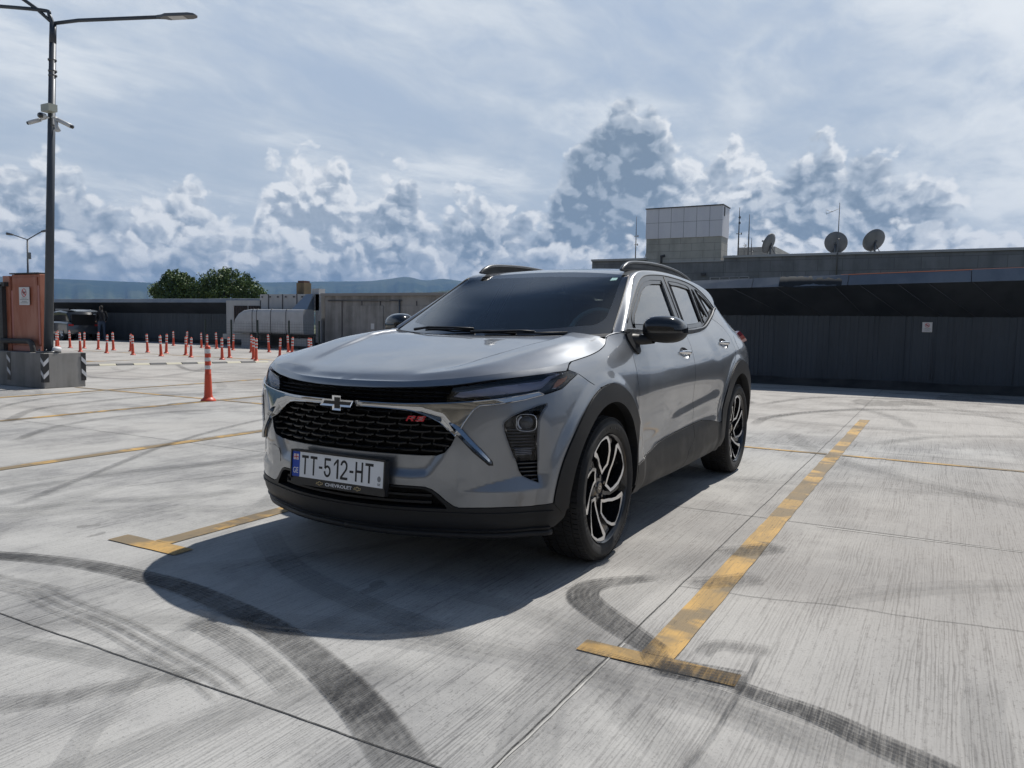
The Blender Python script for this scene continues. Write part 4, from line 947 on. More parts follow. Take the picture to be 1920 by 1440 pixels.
# ---- hood
CURV=1.80
def hood_edge(n=70):
    s_=np.linspace(0,CURV,n); return W(s_,ztop(s_))
_E=hood_edge(200)
_hx=np.linspace(-.36,.88,249); _hy=np.linspace(0,.86,173)
def _mk_hood():
    ex=_E[::-1,0]; ey=_E[::-1,1]; ez=_E[::-1,2]
    H=np.zeros((len(_hx),len(_hy)))
    for i,x in enumerate(_hx):
        xe=min(x,.8525); ye=max(np.interp(xe,ex,ey),.02); ze=np.interp(xe,ex,ez)
        zc=pchip([-.36,-.12,.1,.42,.6,.75,.853],[1.092,1.074,1.040,.987,.952,.921,.886],x)
        yv=pchip([-.36,-.25,.09,.42,.6,.75,.85],[.68,.65,.535,.455,.40,.28,.2],x); yv=min(yv,ye*.72)
        zv=zc+(pchip([-.36,.1,.42,.6,.85],[.004,-.003,-.004,-.006,-.004],x)) if ye>.3 else zc+(ze-zc)*.5
        st=pchip([-.36,.1,.42,.6,.85],[.020,.016,.007,.002,0.],x)
        zcr=pchip([-.36,-.1,.1,.3,.45,.6,.72,.85],[1.104,1.074,1.052,1.018,.988,.958,.928,.90],x)
        ycr=min(pchip([-.36,0,.3,.5,.62,.85],[.715,.68,.62,.56,.52,.3],x),ye*.86)
        zcr=max(min(zcr,zc+.02),ze+.004)
        if ye<.45:
            H[i]=zc+(ze-zc)*np.clip(_hy/ye,0,1.3)**2.2
        else:
            ymid=yv+.018
            ys=[0,yv*.55,yv,ymid,ycr,(ycr+ye)/2,ye]; zs=[zc,zc+(zv-zc)*.3,zv,zv+st+(zcr-zv-st)*.25,zcr,zcr+(ze-zcr)*.36,ze]
            ys2=[0];zs2=[zs[0]]
            for a,b_ in zip(ys[1:],zs[1:]):
                if a>ys2[-1]+.008: ys2.append(a);zs2.append(b_)
            H[i]=pchip(ys2,zs2,_hy)
    kx=np.exp(-.5*(np.arange(-30,31)/6.)**2);kx/=kx.sum(); ky=np.exp(-.5*(np.arange(-12,13)/1.25)**2);ky/=ky.sum()
    H=np.apply_along_axis(lambda v:np.convolve(np.pad(v,30,mode='reflect',reflect_type='odd'),kx,'valid'),0,H)
    Hm=np.concatenate([H[:,12:0:-1],H,2*H[:,-1:]-H[:,-2:-14:-1]],1)
    return np.apply_along_axis(lambda v:np.convolve(v,ky,'valid'),1,Hm)
_H=_mk_hood()
def hood_z(x,y):
    a=np.clip((x-_hx[0])/(_hx[1]-_hx[0]),0,len(_hx)-1.001); b_=np.clip(np.abs(y)/(_hy[1]-_hy[0]),0,len(_hy)-1.001)
    i=a.astype(int); j=b_.astype(int); wa=_cr(a-i); wb=_cr(b_-j); r=0
    for p in range(4):
        ii=np.clip(i+p-1,0,len(_hx)-1)
        for q in range(4): r=r+wa[...,p]*wb[...,q]*_H[ii,np.clip(np.abs(j+q-1),0,len(_hy)-1)]
    return r
# tie the height field to the rolled edge: blend towards edge heights near the outline
_Ed=_E[:, :2]
def _near(P):
    d=np.full(len(P),9.); t_=np.zeros(len(P))
    for k in range(0,len(_E)-1):
        a=_Ed[k]; ab=_Ed[k+1]-a; t=np.clip(((P-a)@ab)/(ab@ab),0,1); dd=np.linalg.norm(P-a-t[:,None]*ab,axis=1)
        m_=dd<d; d=np.where(m_,dd,d); t_=np.where(m_,k+t,t_)
    return d,t_
_Dl=_E[:,2]-hood_z(_E[:,0],_E[:,1]); _kk=np.exp(-.5*(np.arange(-8,9)/3.)**2); _kk/=_kk.sum()
_Dl=np.convolve(np.pad(_Dl,8,mode='edge'),_kk,'valid')
def _hz2(x,y):
    P=np.stack([x.ravel(),y.ravel()],1); d,t_=_near(P); w=np.clip(1-d/.07,0,1)**2*(1+2*np.clip(d/.07,0,1))
    # rolled front edge: extra drop in the last 22 mm
    fr=np.interp(t_,[0,len(_E)*.62,len(_E)*.70],[1,1,0]); roll=0.
    return (hood_z(x,y).ravel()+np.interp(t_,np.arange(len(_E)),_Dl)*w+roll+.0045*fr*0).reshape(x.shape),d,t_
def hoodP(y,x):
    y=np.asarray(y,float); x=np.asarray(x,float); z,d,t_=_hz2(x,y); zf=z.ravel(); ez=np.interp(t_,np.arange(len(_E)),_E[:,2]); zf=np.where(d<2e-4,ez,zf)
    return np.stack([x.ravel(),y.ravel(),zf],1).reshape(x.shape+(3,))
def hoodN(y,x):
    e=.003; y=np.asarray(y,float); x=np.asarray(x,float)
    zx=(_hz2(x+e,y)[0]-_hz2(x-e,y)[0])/(2*e); zy=(_hz2(x,y+e)[0]-_hz2(x,y-e)[0])/(2*e); zy=np.where(y<1e-4,0,zy)
    n=np.stack([-zx,-zy,np.ones_like(zx)],-1); return n/np.linalg.norm(n,axis=-1,keepdims=True)
cowl=[(.735*t_+0*(1-t_), -.31*t_**2-.12*(1-t_**2)) for t_ in np.linspace(.97,0,14)]
HQ=[(p[1],p[0]) for p in hood_edge(260)]; HQ[0]=(0.,HQ[0][1])
g=Geo()
sheet(hoodP,hoodN,HQ+cowl,h=.010,hb=.007,gap=0,flange=0,g=g)
# rolled lip down to the grille / lamps and the shut line
lipQ=[(0,.857),(.16,.859),(.32,.8655),(.41,.870),(.5293,.8796),(.6937,.904),(.9037,.9235),(1.0345,.9350),(1.118,.9375),(1.1196,.9385),(1.1497,.9503),(1.181,.9653),(1.2222,.9764)]
top=[(s_,float(ztop(s_))) for s_ in np.linspace(1.2222,0,60)]
sheet(lambda s_,z_:W(s_,z_),WN,lipQ+top[1:],h=.012,gap=0,flange=.02,g=g)
# inner return of the cowl edge
hood_o=putc('hood',g,[PAINT])
# ---- fender
topF=[(s_,float(ztop(s_))-.0015) for s_ in np.linspace(2.035,1.2222,40)]
shutH=[(1.181,.962),(1.1497,.947),(1.1409,.9395)]
doorF_front=[(1.912,.405),(1.925,.475),(1.935,.55),(1.938,.65),(1.938,.76),(1.950,.86),(1.980,.95),(2.010,1.02),(2.035,1.07)]
Q=shutB+[(1.3377,.8483)]+arc(CF,.513,103,34,24)[1:]+[(1.917,.62),(1.908,.52),(1.905,.43),(1.905,.405)]+doorF_front+topF+shutH
fend=WS(Q,h=.012,gap=.0022,flange=.014,keep=None)
put('fender',fend,[PAINT])
# ---- doors
sillt=[(2.085,.434),(2.3136,.473),(2.6217,.4955),(3.0055,.5066),(3.2346,.5095),(3.4092,.4902),(3.6518,.4533)]
BP=[(3.015,.507),(3.010,.63),(3.010,.75),(3.030,.85),(3.070,.94),(3.115,1.02),(3.140,1.092)]
topD=lambda a,b_,n=24:[(s_,float(ztop(s_))-.0005) for s_ in np.linspace(a,b_,n)]
PKF=[(2.925+.104*math.cos(t_),.972+.043*math.sin(t_)) for t_ in np.linspace(0,2*math.pi,25)[:-1]]
PKR=[(3.885+.104*math.cos(t_),1.020+.045*math.sin(t_)) for t_ in np.linspace(0,2*math.pi,25)[:-1]]
Q=[doorF_front[0]]+sillt[:3]+BP+topD(3.140,2.055)[1:]+doorF_front[::-1][:-1]
dF=WS(Q,holes=[PKF],h=.018,gap=.0022,flange=.014,keep=None)
RD=[(3.958,1.208),(4.02,1.185),(4.085,1.145),(4.125,1.09),(4.14,1.03),(4.13,.97),(4.09,.925),(4.03,.895)]+arc(CR_,.565,108,168,22)
Q=BP[:1]+sillt[4:]+RD[::-1]+topD(3.958,3.140)[1:]+BP[::-1][1:-1]
dR=WS(Q,holes=[PKR],h=.011,gap=.0022,flange=.014,keep=None)
doorF=put('front_door',dF,[PAINT]); doorR=put('rear_door',dR,[PAINT])
# ---- handles (dish, bar) under each door
def handle(c,doors,rz):
    for k,d in enumerate(doors):
        sg=1 if k==0 else -1
        g=Geo(); n=24; rings=[]
        for rr,dep in ((1.0,0.),(.93,.012),(.7,.026),(.35,.032),(0.02,.033)):
            rings.append([W(c[0]+rz[0]*rr*math.cos(t_),c[1]+rz[1]*rr*math.sin(t_),-dep) for t_ in np.linspace(0,2*math.pi,n+1)[:-1]])
        V=[p for r in rings for p in r]; F=[]
        for i in range(len(rings)-1):
            for j in range(n): F.append((i*n+j,i*n+(j+1)%n,(i+1)*n+(j+1)%n,(i+1)*n+j))
        F.append(tuple(range((len(rings)-1)*n,len(rings)*n)))
        g.add(V,[tuple(reversed(f)) for f in F])
        if sg<0: g=g.mirrored()
        fixn(g.obj('handle_dish',d,[PAINT]))
        g=Geo(); ss_=np.linspace(c[0]-rz[0]*1.0,c[0]+rz[0]*1.0,15); L=[]
        for q in ss_:
            u=(q-c[0])/(rz[0]*1.0); L.append(W(q,c[1]+.004-.004*u,.016*(1-u**6)+.002))
        V=[];F=[]; m_=10
        for i,p in enumerate(L):
            u=(ss_[i]-c[0])/(rz[0]*1.0); hh=.0135*(1-abs(u)**5*.6); th=.009*(1-abs(u)**6*.7); nn=WN(ss_[i],c[1])
            for j in range(m_):
                a=2*math.pi*j/m_; V.append(p+np.array([0,0,1])*hh*math.sin(a)+nn*th*math.cos(a))
        for i in range(len(L)-1):
            for j in range(m_): F.append((i*m_+j,i*m_+(j+1)%m_,(i+1)*m_+(j+1)%m_,(i+1)*m_+j))
        F.append(tuple(range(m_))); F.append(tuple(range((len(L)-1)*m_,len(L)*m_)))
        g.add(V,F)
        if sg<0: g=g.mirrored()
        fixn(g.obj('door_handle',d,[CHROME]))
handle((2.925,.972),doorF,(.104,.043)); handle((3.885,1.020),doorR,(.104,.045))
# ---- quarter panel and rear
SB=float(s_of_x(-3.16)); 
Q=RD+[(3.6560,.40),(3.66,.45)]
topQ=[(s_,float(ztop(s_))) for s_ in np.linspace(S_MAX,3.958,70)]
fuelc=(4.33,1.02)
Q=[(s_,z_) for s_,z_ in RD]+[(3.652,.457)]+arc(CR_,.54,168,12,44)+[(SB+.15,.47),(S_MAX,.48)]+topQ[:-1]
quar=WS(Q,h=.015,gap=.0022,flange=.012,keep=lambda p:p[0]>S_MAX-1e-3)
put('quarter_panel',quar,[PAINT])
g=Geo(); FQ=rounded([(4.235,.955),(4.40,.975),(4.435,1.02),(4.43,1.075),(4.30,1.085),(4.262,1.06)],.035)
WS(FQ,h=.02,gap=0,flange=.003,off=.0012,keep=None,g=g); g.obj('fuel_flap',car,[PAINT])
g=Geo(); FQ2=inset(FQ,-.003,None); WS(FQ2,h=.02,gap=0,flange=0,off=.0006,keep=None,g=g); g.obj('fuel_flap_gap',car,[RUBBER])
Q=[(4.73,.456),(4.735,.36),(4.72,.25),(SB+.15,.30),(S_MAX,.30),(S_MAX,.479),(SB+.15,.469)]
rb=WS(Q,h=.035,gap=.001,flange=.012,off=.004,keep=lambda p:p[0]>S_MAX-1e-3); put('rear_lower_bumper',rb,[PLAST])
# ---- wheel-arch and sill cladding (raised a centimetre)
Q=arc(CF,.513,177,34,44)+[(1.917,.62),(1.908,.52),(1.905,.43),(1.900,.30)]+[(1.880,.30),(1.884,.42),(1.886,.50)]+arc(CF,.425,24,176,40)+[(1.065,.34),(1.030,.33),(1.0,.352)]
cf=WS(Q,h=.02,gap=.001,flange=.045,off=.007,keep=None); put('wheel_arch_cladding',cf,[PLAST])
Q=arc(CR_,.54,168,4,48)+[(4.725,.30)]+[(4.64,.30),(4.628,.36)]+arc(CR_,.435,6,168,40)+[(3.752,.35),(3.75,.27),(3.68,.27),(3.655,.40)]
cr=WS(Q,h=.022,gap=.001,flange=.05,off=.007,keep=None); put('wheel_arch_cladding',cr,[PLAST])
Q=[(1.905,.245),(1.905,.33),(1.912,.4035)]+sillt[:3]+[(2.99,.505),(2.985,.43),(2.93,.385),(2.85,.355),(2.80,.245)]
c1=WS(Q,h=.025,gap=.001,flange=.012,off=.006,keep=None); put('sill_cladding',c1,[PLAST])
Q=[(2.803,.245),(2.853,.353),(2.933,.383),(2.988,.428),(2.993,.505),(3.0055,.5066)]+sillt[4:]+[(3.654,.40),(3.68,.27),(3.70,.245)]
c2=WS(Q,h=.025,gap=.0012,flange=.012,off=.006,keep=None); put('sill_cladding',c2,[PLAST])
# ---- underside, wheel wells, inner void
g=Geo()
sU=np.linspace(0,S_MAX,120); U=W(sU,np.maximum(zbot(sU),.20)+.03,-.05)
V=[tuple(p) for p in U]; V+=[(p[0],0,p[2]) for p in U]; n=len(U)
g.add(V,[(i,i+1,n+i+1,n+i) for i in range(n-1)]); g.mirror(); g.obj('underbody',car,[DARK])
for (cx,sgn) in ((0,1),(0,-1),(-2.70,1),(-2.70,-1)):
    g=Geo(); V=[];F=[]; n=40
    for k in range(n+1):
        a=math.radians(-4+188*k/n)
        for y_ in (.58,.868):
            V.append((cx+.445*math.cos(a),sgn*y_,.348+.445*math.sin(a)))
    for k in range(n): F.append((2*k,2*k+1,2*k+3,2*k+2))
    V.append((cx,sgn*.58,.348))
    for k in range(n): F.append((2*k,2*k+2,len(V)-1))
    g.add(V,F); g.obj('wheel_well',car,[DARK])
# ------------------------------------------------------------------ greenhouse
gl=lambda x,z:.80-.48*(z-1.05)
O=[(-.513,1.108),(-.719,1.219),(-.832,1.28),(-1.063,1.392),(-1.194,1.440),(-1.33,1.466),(-1.554,1.482),(-1.795,1.487),(-2.147,1.475),(-2.371,1.449),(-2.523,1.408),(-2.635,1.352),(-2.727,1.282)]
I=[(-.459,.717,1.096),(-.66,.673,1.212),(-.775,.648,1.280),(-.965,.604,1.392),(-1.069,.58,1.449),(-1.22,.557,1.487),(-1.50,.54,1.512),(-1.8,.535,1.522),(-2.15,.535,1.515),(-2.45,.535,1.495),(-2.70,.537,1.465),(-2.88,.545,1.425),(-2.98,.555,1.365),(-3.10,.57,1.285),(-3.21,.59,1.205),(-3.33,.61,1.135)]
Oa=[(x,gl(x,z),z) for x,z in O]
for x in (-2.90,-3.08,-3.27):
    s_=s_of_x(x); Oa.append(tuple(W(s_,ztop(s_))))
OC=catmull(Oa,10); IC=catmull(I,10); NK=len(OC)
Cw=[(-.155,1.073),(-.40,1.183),(-.52,1.236),(-.75,1.330),(-1.20,1.487)]           # windshield centre, knots 0..4 (of I)
Cr=[(-1.20,1.487),(-1.34,1.511),(-1.58,1.536),(-1.87,1.545),(-2.2,1.541),(-2.5,1.522),(-2.75,1.494),(-2.95,1.452)]  # roof centre, knots 4..11
Ch=[(-2.95,1.452),(-3.12,1.385),(-3.25,1.29),(-3.38,1.195),(-3.50,1.10)]
def dome(k0,k1,C,nm,nu=24,pw=2.0,dense=10):
    """surface between I (knots k0..k1) and a centre curve"""
    Cc=catmull([(a,0,b_) for a,b_ in C],dense); Ic=IC[k0*10:k1*10+1]
    assert len(Cc)==len(Ic),(len(Cc),len(Ic))
    u=np.linspace(0,1,nu+1); P=np.zeros((len(Ic),nu+1,3))
    for i in range(len(Ic)):
        w=u**pw
        P[i,:,0]=Cc[i,0]+(Ic[i,0]-Cc[i,0])*w; P[i,:,1]=Ic[i,1]*u; P[i,:,2]=Cc[i,2]+(Ic[i,2]-Cc[i,2])*w
    return P
def gridN(P):
    du=np.gradient(P,axis=0); dv=np.gradient(P,axis=1); n=np.cross(du,dv); n/=np.linalg.norm(n,axis=-1,keepdims=True)+1e-12
    return n
def grid(g,P,N=None,mi=0,out=None):
    a,b_,_=P.shape; N=gridN(P) if N is None else N
    if out is not None:
        if (N*np.array(out)).sum(-1).mean()<0: N=-N
    V=P.reshape(-1,3); Nn=N.reshape(-1,3); F=[]
    for i in range(a-1):
        for j in range(b_-1):
            q=(i*b_+j,(i+1)*b_+j,(i+1)*b_+j+1,i*b_+j+1)
            F.append(q)
    f=F[len(F)//2]; nn=np.cross(V[f[1]]-V[f[0]],V[f[2]]-V[f[0]])
    if (nn*Nn[f[0]]).sum()<0: F=[tuple(reversed(q)) for q in F]
    g.add(V,F,Nn,mi)
def centreN(P,N,out):
    if (N*np.array(out)).sum(-1).mean()<0: N=-N
    N=N.copy(); N[:,0,1]=0; N/=np.linalg.norm(N,axis=-1,keepdims=True); return N
Pw=dome(0,4,Cw,'w'); Pr=dome(4,11,Cr,'r'); Ph=dome(11,15,Ch,'h')
Nw=centreN(Pw,gridN(Pw),(0.5,0,1)); Nr=centreN(Pr,gridN(Pr),(0,0,1)); Nh=centreN(Ph,gridN(Ph),(-.5,0,.5))
# windshield: clear part and black printed border
g=Geo(); V=Pw.reshape(-1,3); Nn=Nw.reshape(-1,3); nr_,nc_=Pw.shape[:2]; Fa=[];Fb=[]
# refine in a parametric sheet so that the border has a rounded outline
def wsP(u,v):   # u 0..1 centre to edge, v 0..1 bottom to top
    a=np.clip(np.asarray(v)*(nr_-1),0,nr_-1.001); b_=np.clip(np.asarray(u)*(nc_-1),0,nc_-1.001); i=a.astype(int); j=b_.astype(int); fa=(a-i)[...,None]; fb=(b_-j)[...,None]
    return (Pw[i,j]*(1-fa)+Pw[i+1,j]*fa)*(1-fb)+(Pw[i,j+1]*(1-fa)+Pw[i+1,j+1]*fa)*fb
def wsN(u,v):
    a=np.clip(np.asarray(v)*(nr_-1),0,nr_-1.001); b_=np.clip(np.asarray(u)*(nc_-1),0,nc_-1.001); i=a.astype(int); j=b_.astype(int); fa=(a-i)[...,None]; fb=(b_-j)[...,None]
    n=(Nw[i,j]*(1-fa)+Nw[i+1,j]*fa)*(1-fb)+(Nw[i,j+1]*(1-fa)+Nw[i+1,j+1]*fa)*fb; return n/np.linalg.norm(n,axis=-1,keepdims=True)
inner=[(0,.07),(.55,.075),(.78,.10)]+[(.93-.10*(1-math.sin(t_))*1.0,.22-.12*math.cos(t_)) for t_ in np.linspace(.2,1.5,6)]+[(.935,.5),(.935,.90),(.915,.93),(0,.945)]
inner=[(max(a,0),b_) for a,b_ in inner]
g=Geo(); sheet(wsP,wsN,inner,h=.05,gap=0,flange=0,off=.0,g=g); putc('windshield',g,[GLASSF])
outer=[(0,0),(1,0),(1,1),(0,1)]
g=Geo(); sheet(wsP,wsN,outer[:2]+outer[2:3]+[(0,1)]+inner[::-1],h=.04,gap=0,flange=0,off=.0,g=g); putc('windshield_border',g,[BLACKG])
# inspection sticker and camera housing behind the glass
g=Geo(); sheet(wsP,wsN,[(.82,.86),(.885,.86),(.885,.915),(.82,.915)],h=.03,gap=0,flange=0,off=.0012,keep=None,g=g)
def f_st(b,p): p.inputs['Base Color'].default_value=(.30,.52,.50,1)
g.obj('inspection_sticker',car,[mat('sticker_green',(.32,.55,.52),.5)])
g=Geo(); grid(g,Pr,Nr); putc('roof',g,[PAINT])
# hatch: spoiler strip, glass, lower frame
g=Geo(); grid(g,Ph[:11],Nh[:11]); 
P2=Ph[10:11]; putc('roof_spoiler',g,[PAINT])
g=Geo(); grid(g,Ph[10:],Nh[10:]); putc('rear_window',g,[GLASSD])
# pillar / cant rail strip
NS=9; St=np.zeros((NK,NS+1,3)); tO=np.gradient(OC,axis=0); tI=np.gradient(IC,axis=0)
nS=np.array([0,1,.48]); nS/=np.linalg.norm(nS)
for i in range(NK):
    A,B=OC[i],IC[i]; L=np.linalg.norm(B-A); t1=tO[i]/np.linalg.norm(tO[i]); t2=tI[i]/np.linalg.norm(tI[i])
    n1=nS if i<=120 else WN(np.array(s_of_x(A[0])),np.array(ztop(s_of_x(A[0]))))
    if i<40: n2=Nw[i,-1]
    elif i<110: n2=Nr[i-40,-1]
    else: n2=Nh[i-110,-1]
    TA=np.cross(t1,n1); TA*=np.sign((TA*(B-A)).sum()); TA/=np.linalg.norm(TA)
    TB=np.cross(t2,n2); TB*=np.sign((TB*(B-A)).sum()); TB/=np.linalg.norm(TB)
    for j in range(NS+1):
        t=j/NS; St[i,j]=(2*t**3-3*t**2+1)*A+(t**3-2*t**2+t)*TA*L*1.05+(-2*t**3+3*t**2)*B+(t**3-t**2)*TB*L*1.05
N=gridN(St)
if (N*np.array([0,1,.6])).sum(-1).mean()<0: N=-N
N[:,0]=N[:,0]*.5+nS*.5; N/=np.linalg.norm(N,axis=-1,keepdims=True)
g=Geo(); grid(g,St,N,out=(0,1,.6)); put('roof_pillar',g,[PAINT])
# black gap lines beside windshield / roof ditch
g=Geo(); tube(g,[tuple(p+np.array([0,0,.001])) for p in IC[0:42:2]],.004,6); put('windshield_seal',g,[RUBBER])
# ---- side glazing on the leaning side plane (u=x measured backwards, v=z)
def sgP(u,v): x=-np.asarray(u,float); z=np.asarray(v,float); return np.stack([x,gl(x,z),z],-1)
def sgN(u,v): return np.broadcast_to(nS,np.asarray(u).shape+(3,)).copy()
OCx=[(-p[0],p[2]) for p in OC[:121:3]]
belt=[(-float(np.interp(s_,_sg,_px)),float(ztop(s_))) for s_ in np.linspace(4.19,2.0,40)]
DLO=OCx+belt[1:-1]
gF=rounded([(.66,1.122),(.700,1.185),(.757,1.224),(.93,1.306),(1.074,1.378),(1.20,1.417),(1.342,1.44),(1.594,1.452),(1.597,1.43),(1.528,1.118),(1.1,1.115)],.02,3)
gR=rounded([(1.690,1.124),(1.668,1.124),(1.742,1.457),(1.95,1.458),(2.150,1.447),(2.205,1.436),(2.215,1.40),(2.155,1.157),(1.98,1.135)],.012,3)
gM=rounded([(2.268,1.428),(2.300,1.418),(2.380,1.215),(2.185,1.165)],.01,3)
gQ=rounded([(2.350,1.432),(2.450,1.412),(2.533,1.380),(2.621,1.320),(2.668,1.270),(2.440,1.212)],.015,3)
def sealed(Q,parent,nm,gm):
    for sg in (1,-1):
        par=parent[0 if sg>0 else 1] if parent else car
        g=Geo(); sheet(sgP,sgN,Q,h=.06,gap=0,flange=0,off=-.007,keep=None,g=g); g=g if sg>0 else g.mirrored(); o=g.obj(nm,par,[gm])
        g=Geo(); sheet(sgP,sgN,inset(Q,-.010,None),holes=[inset(Q,.004,None)],h=.2,hb=.03,gap=0,flange=.012,off=.0025,keep=None,g=g); g=g if sg>0 else g.mirrored(); g.obj('window_seal',o,[RUBBER])
holes=[inset(q,-.009,None) for q in (gF,gR,gM,gQ)]
g=Geo(); sheet(sgP,sgN,DLO,holes=holes,h=.05,hb=.02,gap=.001,flange=.006,off=-.001,keep=None,g=g); put('window_frame',g,[FRAME])
sealed(gF,doorF,'door_window',GLASSS); sealed(gR,doorR,'door_window',GLASSD); sealed(gM,doorR,'door_window',GLASSD); sealed(gQ,None,'quarter_window',GLASSD)
# belt moulding
g=Geo(); bl=[(-u,gl(0,v)+.002,v+.008) for u,v in belt]; V=[];F=[]
for i,p in enumerate(bl):
    for dy,dz in ((.004,-.012),(.010,-.006),(.008,.010),(.000,.014)): V.append((p[0],p[1]+dy-.48*0,p[2]+dz))
for i in range(len(bl)-1):
    for j in range(3): F.append((i*4+j,i*4+j+1,(i+1)*4+j+1,(i+1)*4+j))
g.add(V,F); put('belt_moulding',g,[FRAME],auto=40)
# outline seam around the side glazing, door cut across the frames
g=Geo(); tube(g,[tuple(p+nS*.0006) for p in OC[4:121:3]],.0028,6); put('glazing_seam',g,[RUBBER])
g=Geo(); tube(g,[tuple(sgP(u,v)+nS*.0006) for u,v in ((1.610,1.10),(1.635,1.2),(1.662,1.33),(1.688,1.48))],.0025,6); put('door_seam',g,[RUBBER])
# ---- roof rails
def rail(sg):
    g=Geo(); K=[(-1.10,.512,1.487),(-1.15,.512,1.515),(-1.24,.512,1.541),(-1.40,.512,1.556),(-1.7,.512,1.568),(-2.0,.512,1.566),(-2.25,.512,1.553),(-2.45,.512,1.530),(-2.58,.512,1.503),(-2.64,.512,1.483)]
    c=catmull(K,6); V=[];F=[];m_=8
    for i,p in enumerate(c):
        t=i/(len(c)-1); hw=.010+.005*min(1,t*8,(1-t)*8); hh=.006+.004*min(1,t*6,(1-t)*6)
        for j in range(m_):
            a=2*math.pi*(j+.5)/m_; V.append((p[0],sg*(p[1]+hw*math.cos(a)),p[2]+hh*math.sin(a)))
    for i in range(len(c)-1):
        for j in range(m_): F.append((i*m_+j,i*m_+(j+1)%m_,(i+1)*m_+(j+1)%m_,(i+1)*m_+j))
    F+= [tuple(range(m_)),tuple(range((len(c)-1)*m_,len(c)*m_))]; g.add(V,F)
    o=fixn(g.obj('roof_rail',car,[FRAME]))
    # web under the rail
    g=Geo(); V=[];F=[]
    for i,p in enumerate(c):
        V+= [(p[0],sg*(p[1]-.004),p[2]),(p[0],sg*(p[1]+.006),p[2]),(p[0],sg*.522,min(p[2],1.488+.018*math.sin(max(0,min(1,(-p[0]-1.05)/1.6))*math.pi)+0)),(p[0],sg*.508,1.48)]
    for i in range(len(c)-1):
        for j in range(3): F.append((i*4+j,i*4+j+1,(i+1)*4+j+1,(i+1)*4+j))
    g.add(V,F); fixn(g.obj('rail_web',o,[PLAST]))
    return o
rail(1); rail(-1)
# ---- mirrors
def mirror_part(sg):
    g=Geo(); c=np.array([-.755,.924,1.121]); V=[];F=[]; nu,nv=28,18
    def sp(th,ph):
        # th around (plan), ph up
        ct,st_=math.cos(th),math.sin(th); cp,sp_=math.cos(ph),math.sin(ph)
        e=.62
        X=math.copysign(abs(ct)**e,ct)*abs(cp)**.62; Y=math.copysign(abs(st_)**e,st_)*abs(cp)**.62; Z=math.copysign(abs(sp_)**.8,sp_)
        ax=.105 if X>0 else .055
        zt=.078*(1-.28*max(0,Y)**2) if Z>0 else .074*(1-.16*max(0,Y)**2-.1*max(0,-Y))
        return c+np.array([X*ax-.035*Y,Y*.112,Z*zt])
    for i in range(nv+1):
        for j in range(nu): V.append(sp(2*math.pi*j/nu,-math.pi/2+math.pi*i/nv))
    for i in range(nv):
        for j in range(nu): F.append((i*nu+j,i*nu+(j+1)%nu,(i+1)*nu+(j+1)%nu,(i+1)*nu+j))
    g.add(V,F); g=g if sg>0 else g.mirrored()
    up=Geo(); lo=Geo()
    mo=empty('side_mirror',(0,0,0)); mo.parent=car
    for i,f in enumerate(g.f):
        z=np.mean([g.v[k][2] for k in f]); (up if z>1.103 else lo).f.append(f)
    for q in (up,lo): q.v=g.v; q.n=[None]*len(q.f); q.m=[0]*len(q.f)
    fixn(up.obj('mirror_cap',mo,[BLACKG])); fixn(lo.obj('mirror_housing',mo,[PLAST]))
    a=Geo(); K=[(-.60,.765,1.070),(-.615,.80,1.066),(-.66,.83,1.064),(-.71,.87,1.068)]; cc=catmull(K,4); V=[];F=[]
    for i,p in enumerate(cc):
        t=i/(len(cc)-1); hx=.058-.018*t; hz=.034-.008*t
        for j in range(10):
            an=2*math.pi*j/10; V.append((p[0]+hx*math.cos(an),p[1],p[2]+hz*math.sin(an)))
    for i in range(len(cc)-1):
        for j in range(10): F.append((i*10+j,i*10+(j+1)%10,(i+1)*10+(j+1)%10,(i+1)*10+j))
    F.append(tuple(range(10))); a.add(V,F)
    a=a if sg>0 else a.mirrored(); fixn(a.obj('mirror_arm',mo,[PLAST]))
    # sail triangle / base on the body
    a=Geo(); WS([(2.005,1.095),(2.0,1.065),(2.012,1.03),(2.045,.995),(2.085,.985),(2.115,1.0),(2.125,1.03),(2.16,1.06),(2.22,1.09),(2.22,1.105),(2.10,1.108)],h=.02,gap=0,flange=.01,off=.010,keep=None,g=a)
    a=a if sg>0 else a.mirrored(); a.obj('mirror_base',mo,[PLAST])
    # mirror glass faces backwards
    a=Geo(); V=[(-.817,.924+.095*math.cos(t_),1.121+.058*math.sin(t_)) for t_ in np.linspace(0,2*math.pi,20)[:-1]]; a.add(V,[tuple(range(len(V)))]); a=a if sg>0 else a.mirrored(); a.obj('mirror_glass',mo,[CHROME],smooth=False)
mirror_part(1); mirror_part(-1)
# ---- wipers and cowl
def wiper(pts,blade):
    g=Geo(); tube(g,pts,[.009]+[.006]*(len(pts)-1),8); o=g.obj('wiper_arm',car,[PLAST])
    g=Geo(); tube(g,blade,.005,6); g.obj('wiper_blade',o,[RUBBER])
def wsat(u,v,off=.012):
    sgn=-1 if u<0 else 1; p=wsP(np.array([abs(u)]),np.array([v]))[0]; n=wsN(np.array([abs(u)]),np.array([v]))[0]; p=p+n*off; return (p[0],sgn*p[1],p[2])
wiper([wsat(-.62,-.0,.02),wsat(-.45,.02,.03),wsat(-.2,.045,.022),wsat(.0,.05,.016)],[wsat(-.55,.045,.006),wsat(-.2,.05,.007),wsat(.12,.045,.007),wsat(.36,.03,.006)])
wiper([wsat(.02,-.0,.02),wsat(.2,.0,.025),wsat(.4,.02,.02),wsat(.5,.02,.014)],[wsat(.12,.02,.008),wsat(.3,.018,.008),wsat(.5,.016,.008),wsat(.72,.02,.006)])
g=Geo(); V=[];F=[]
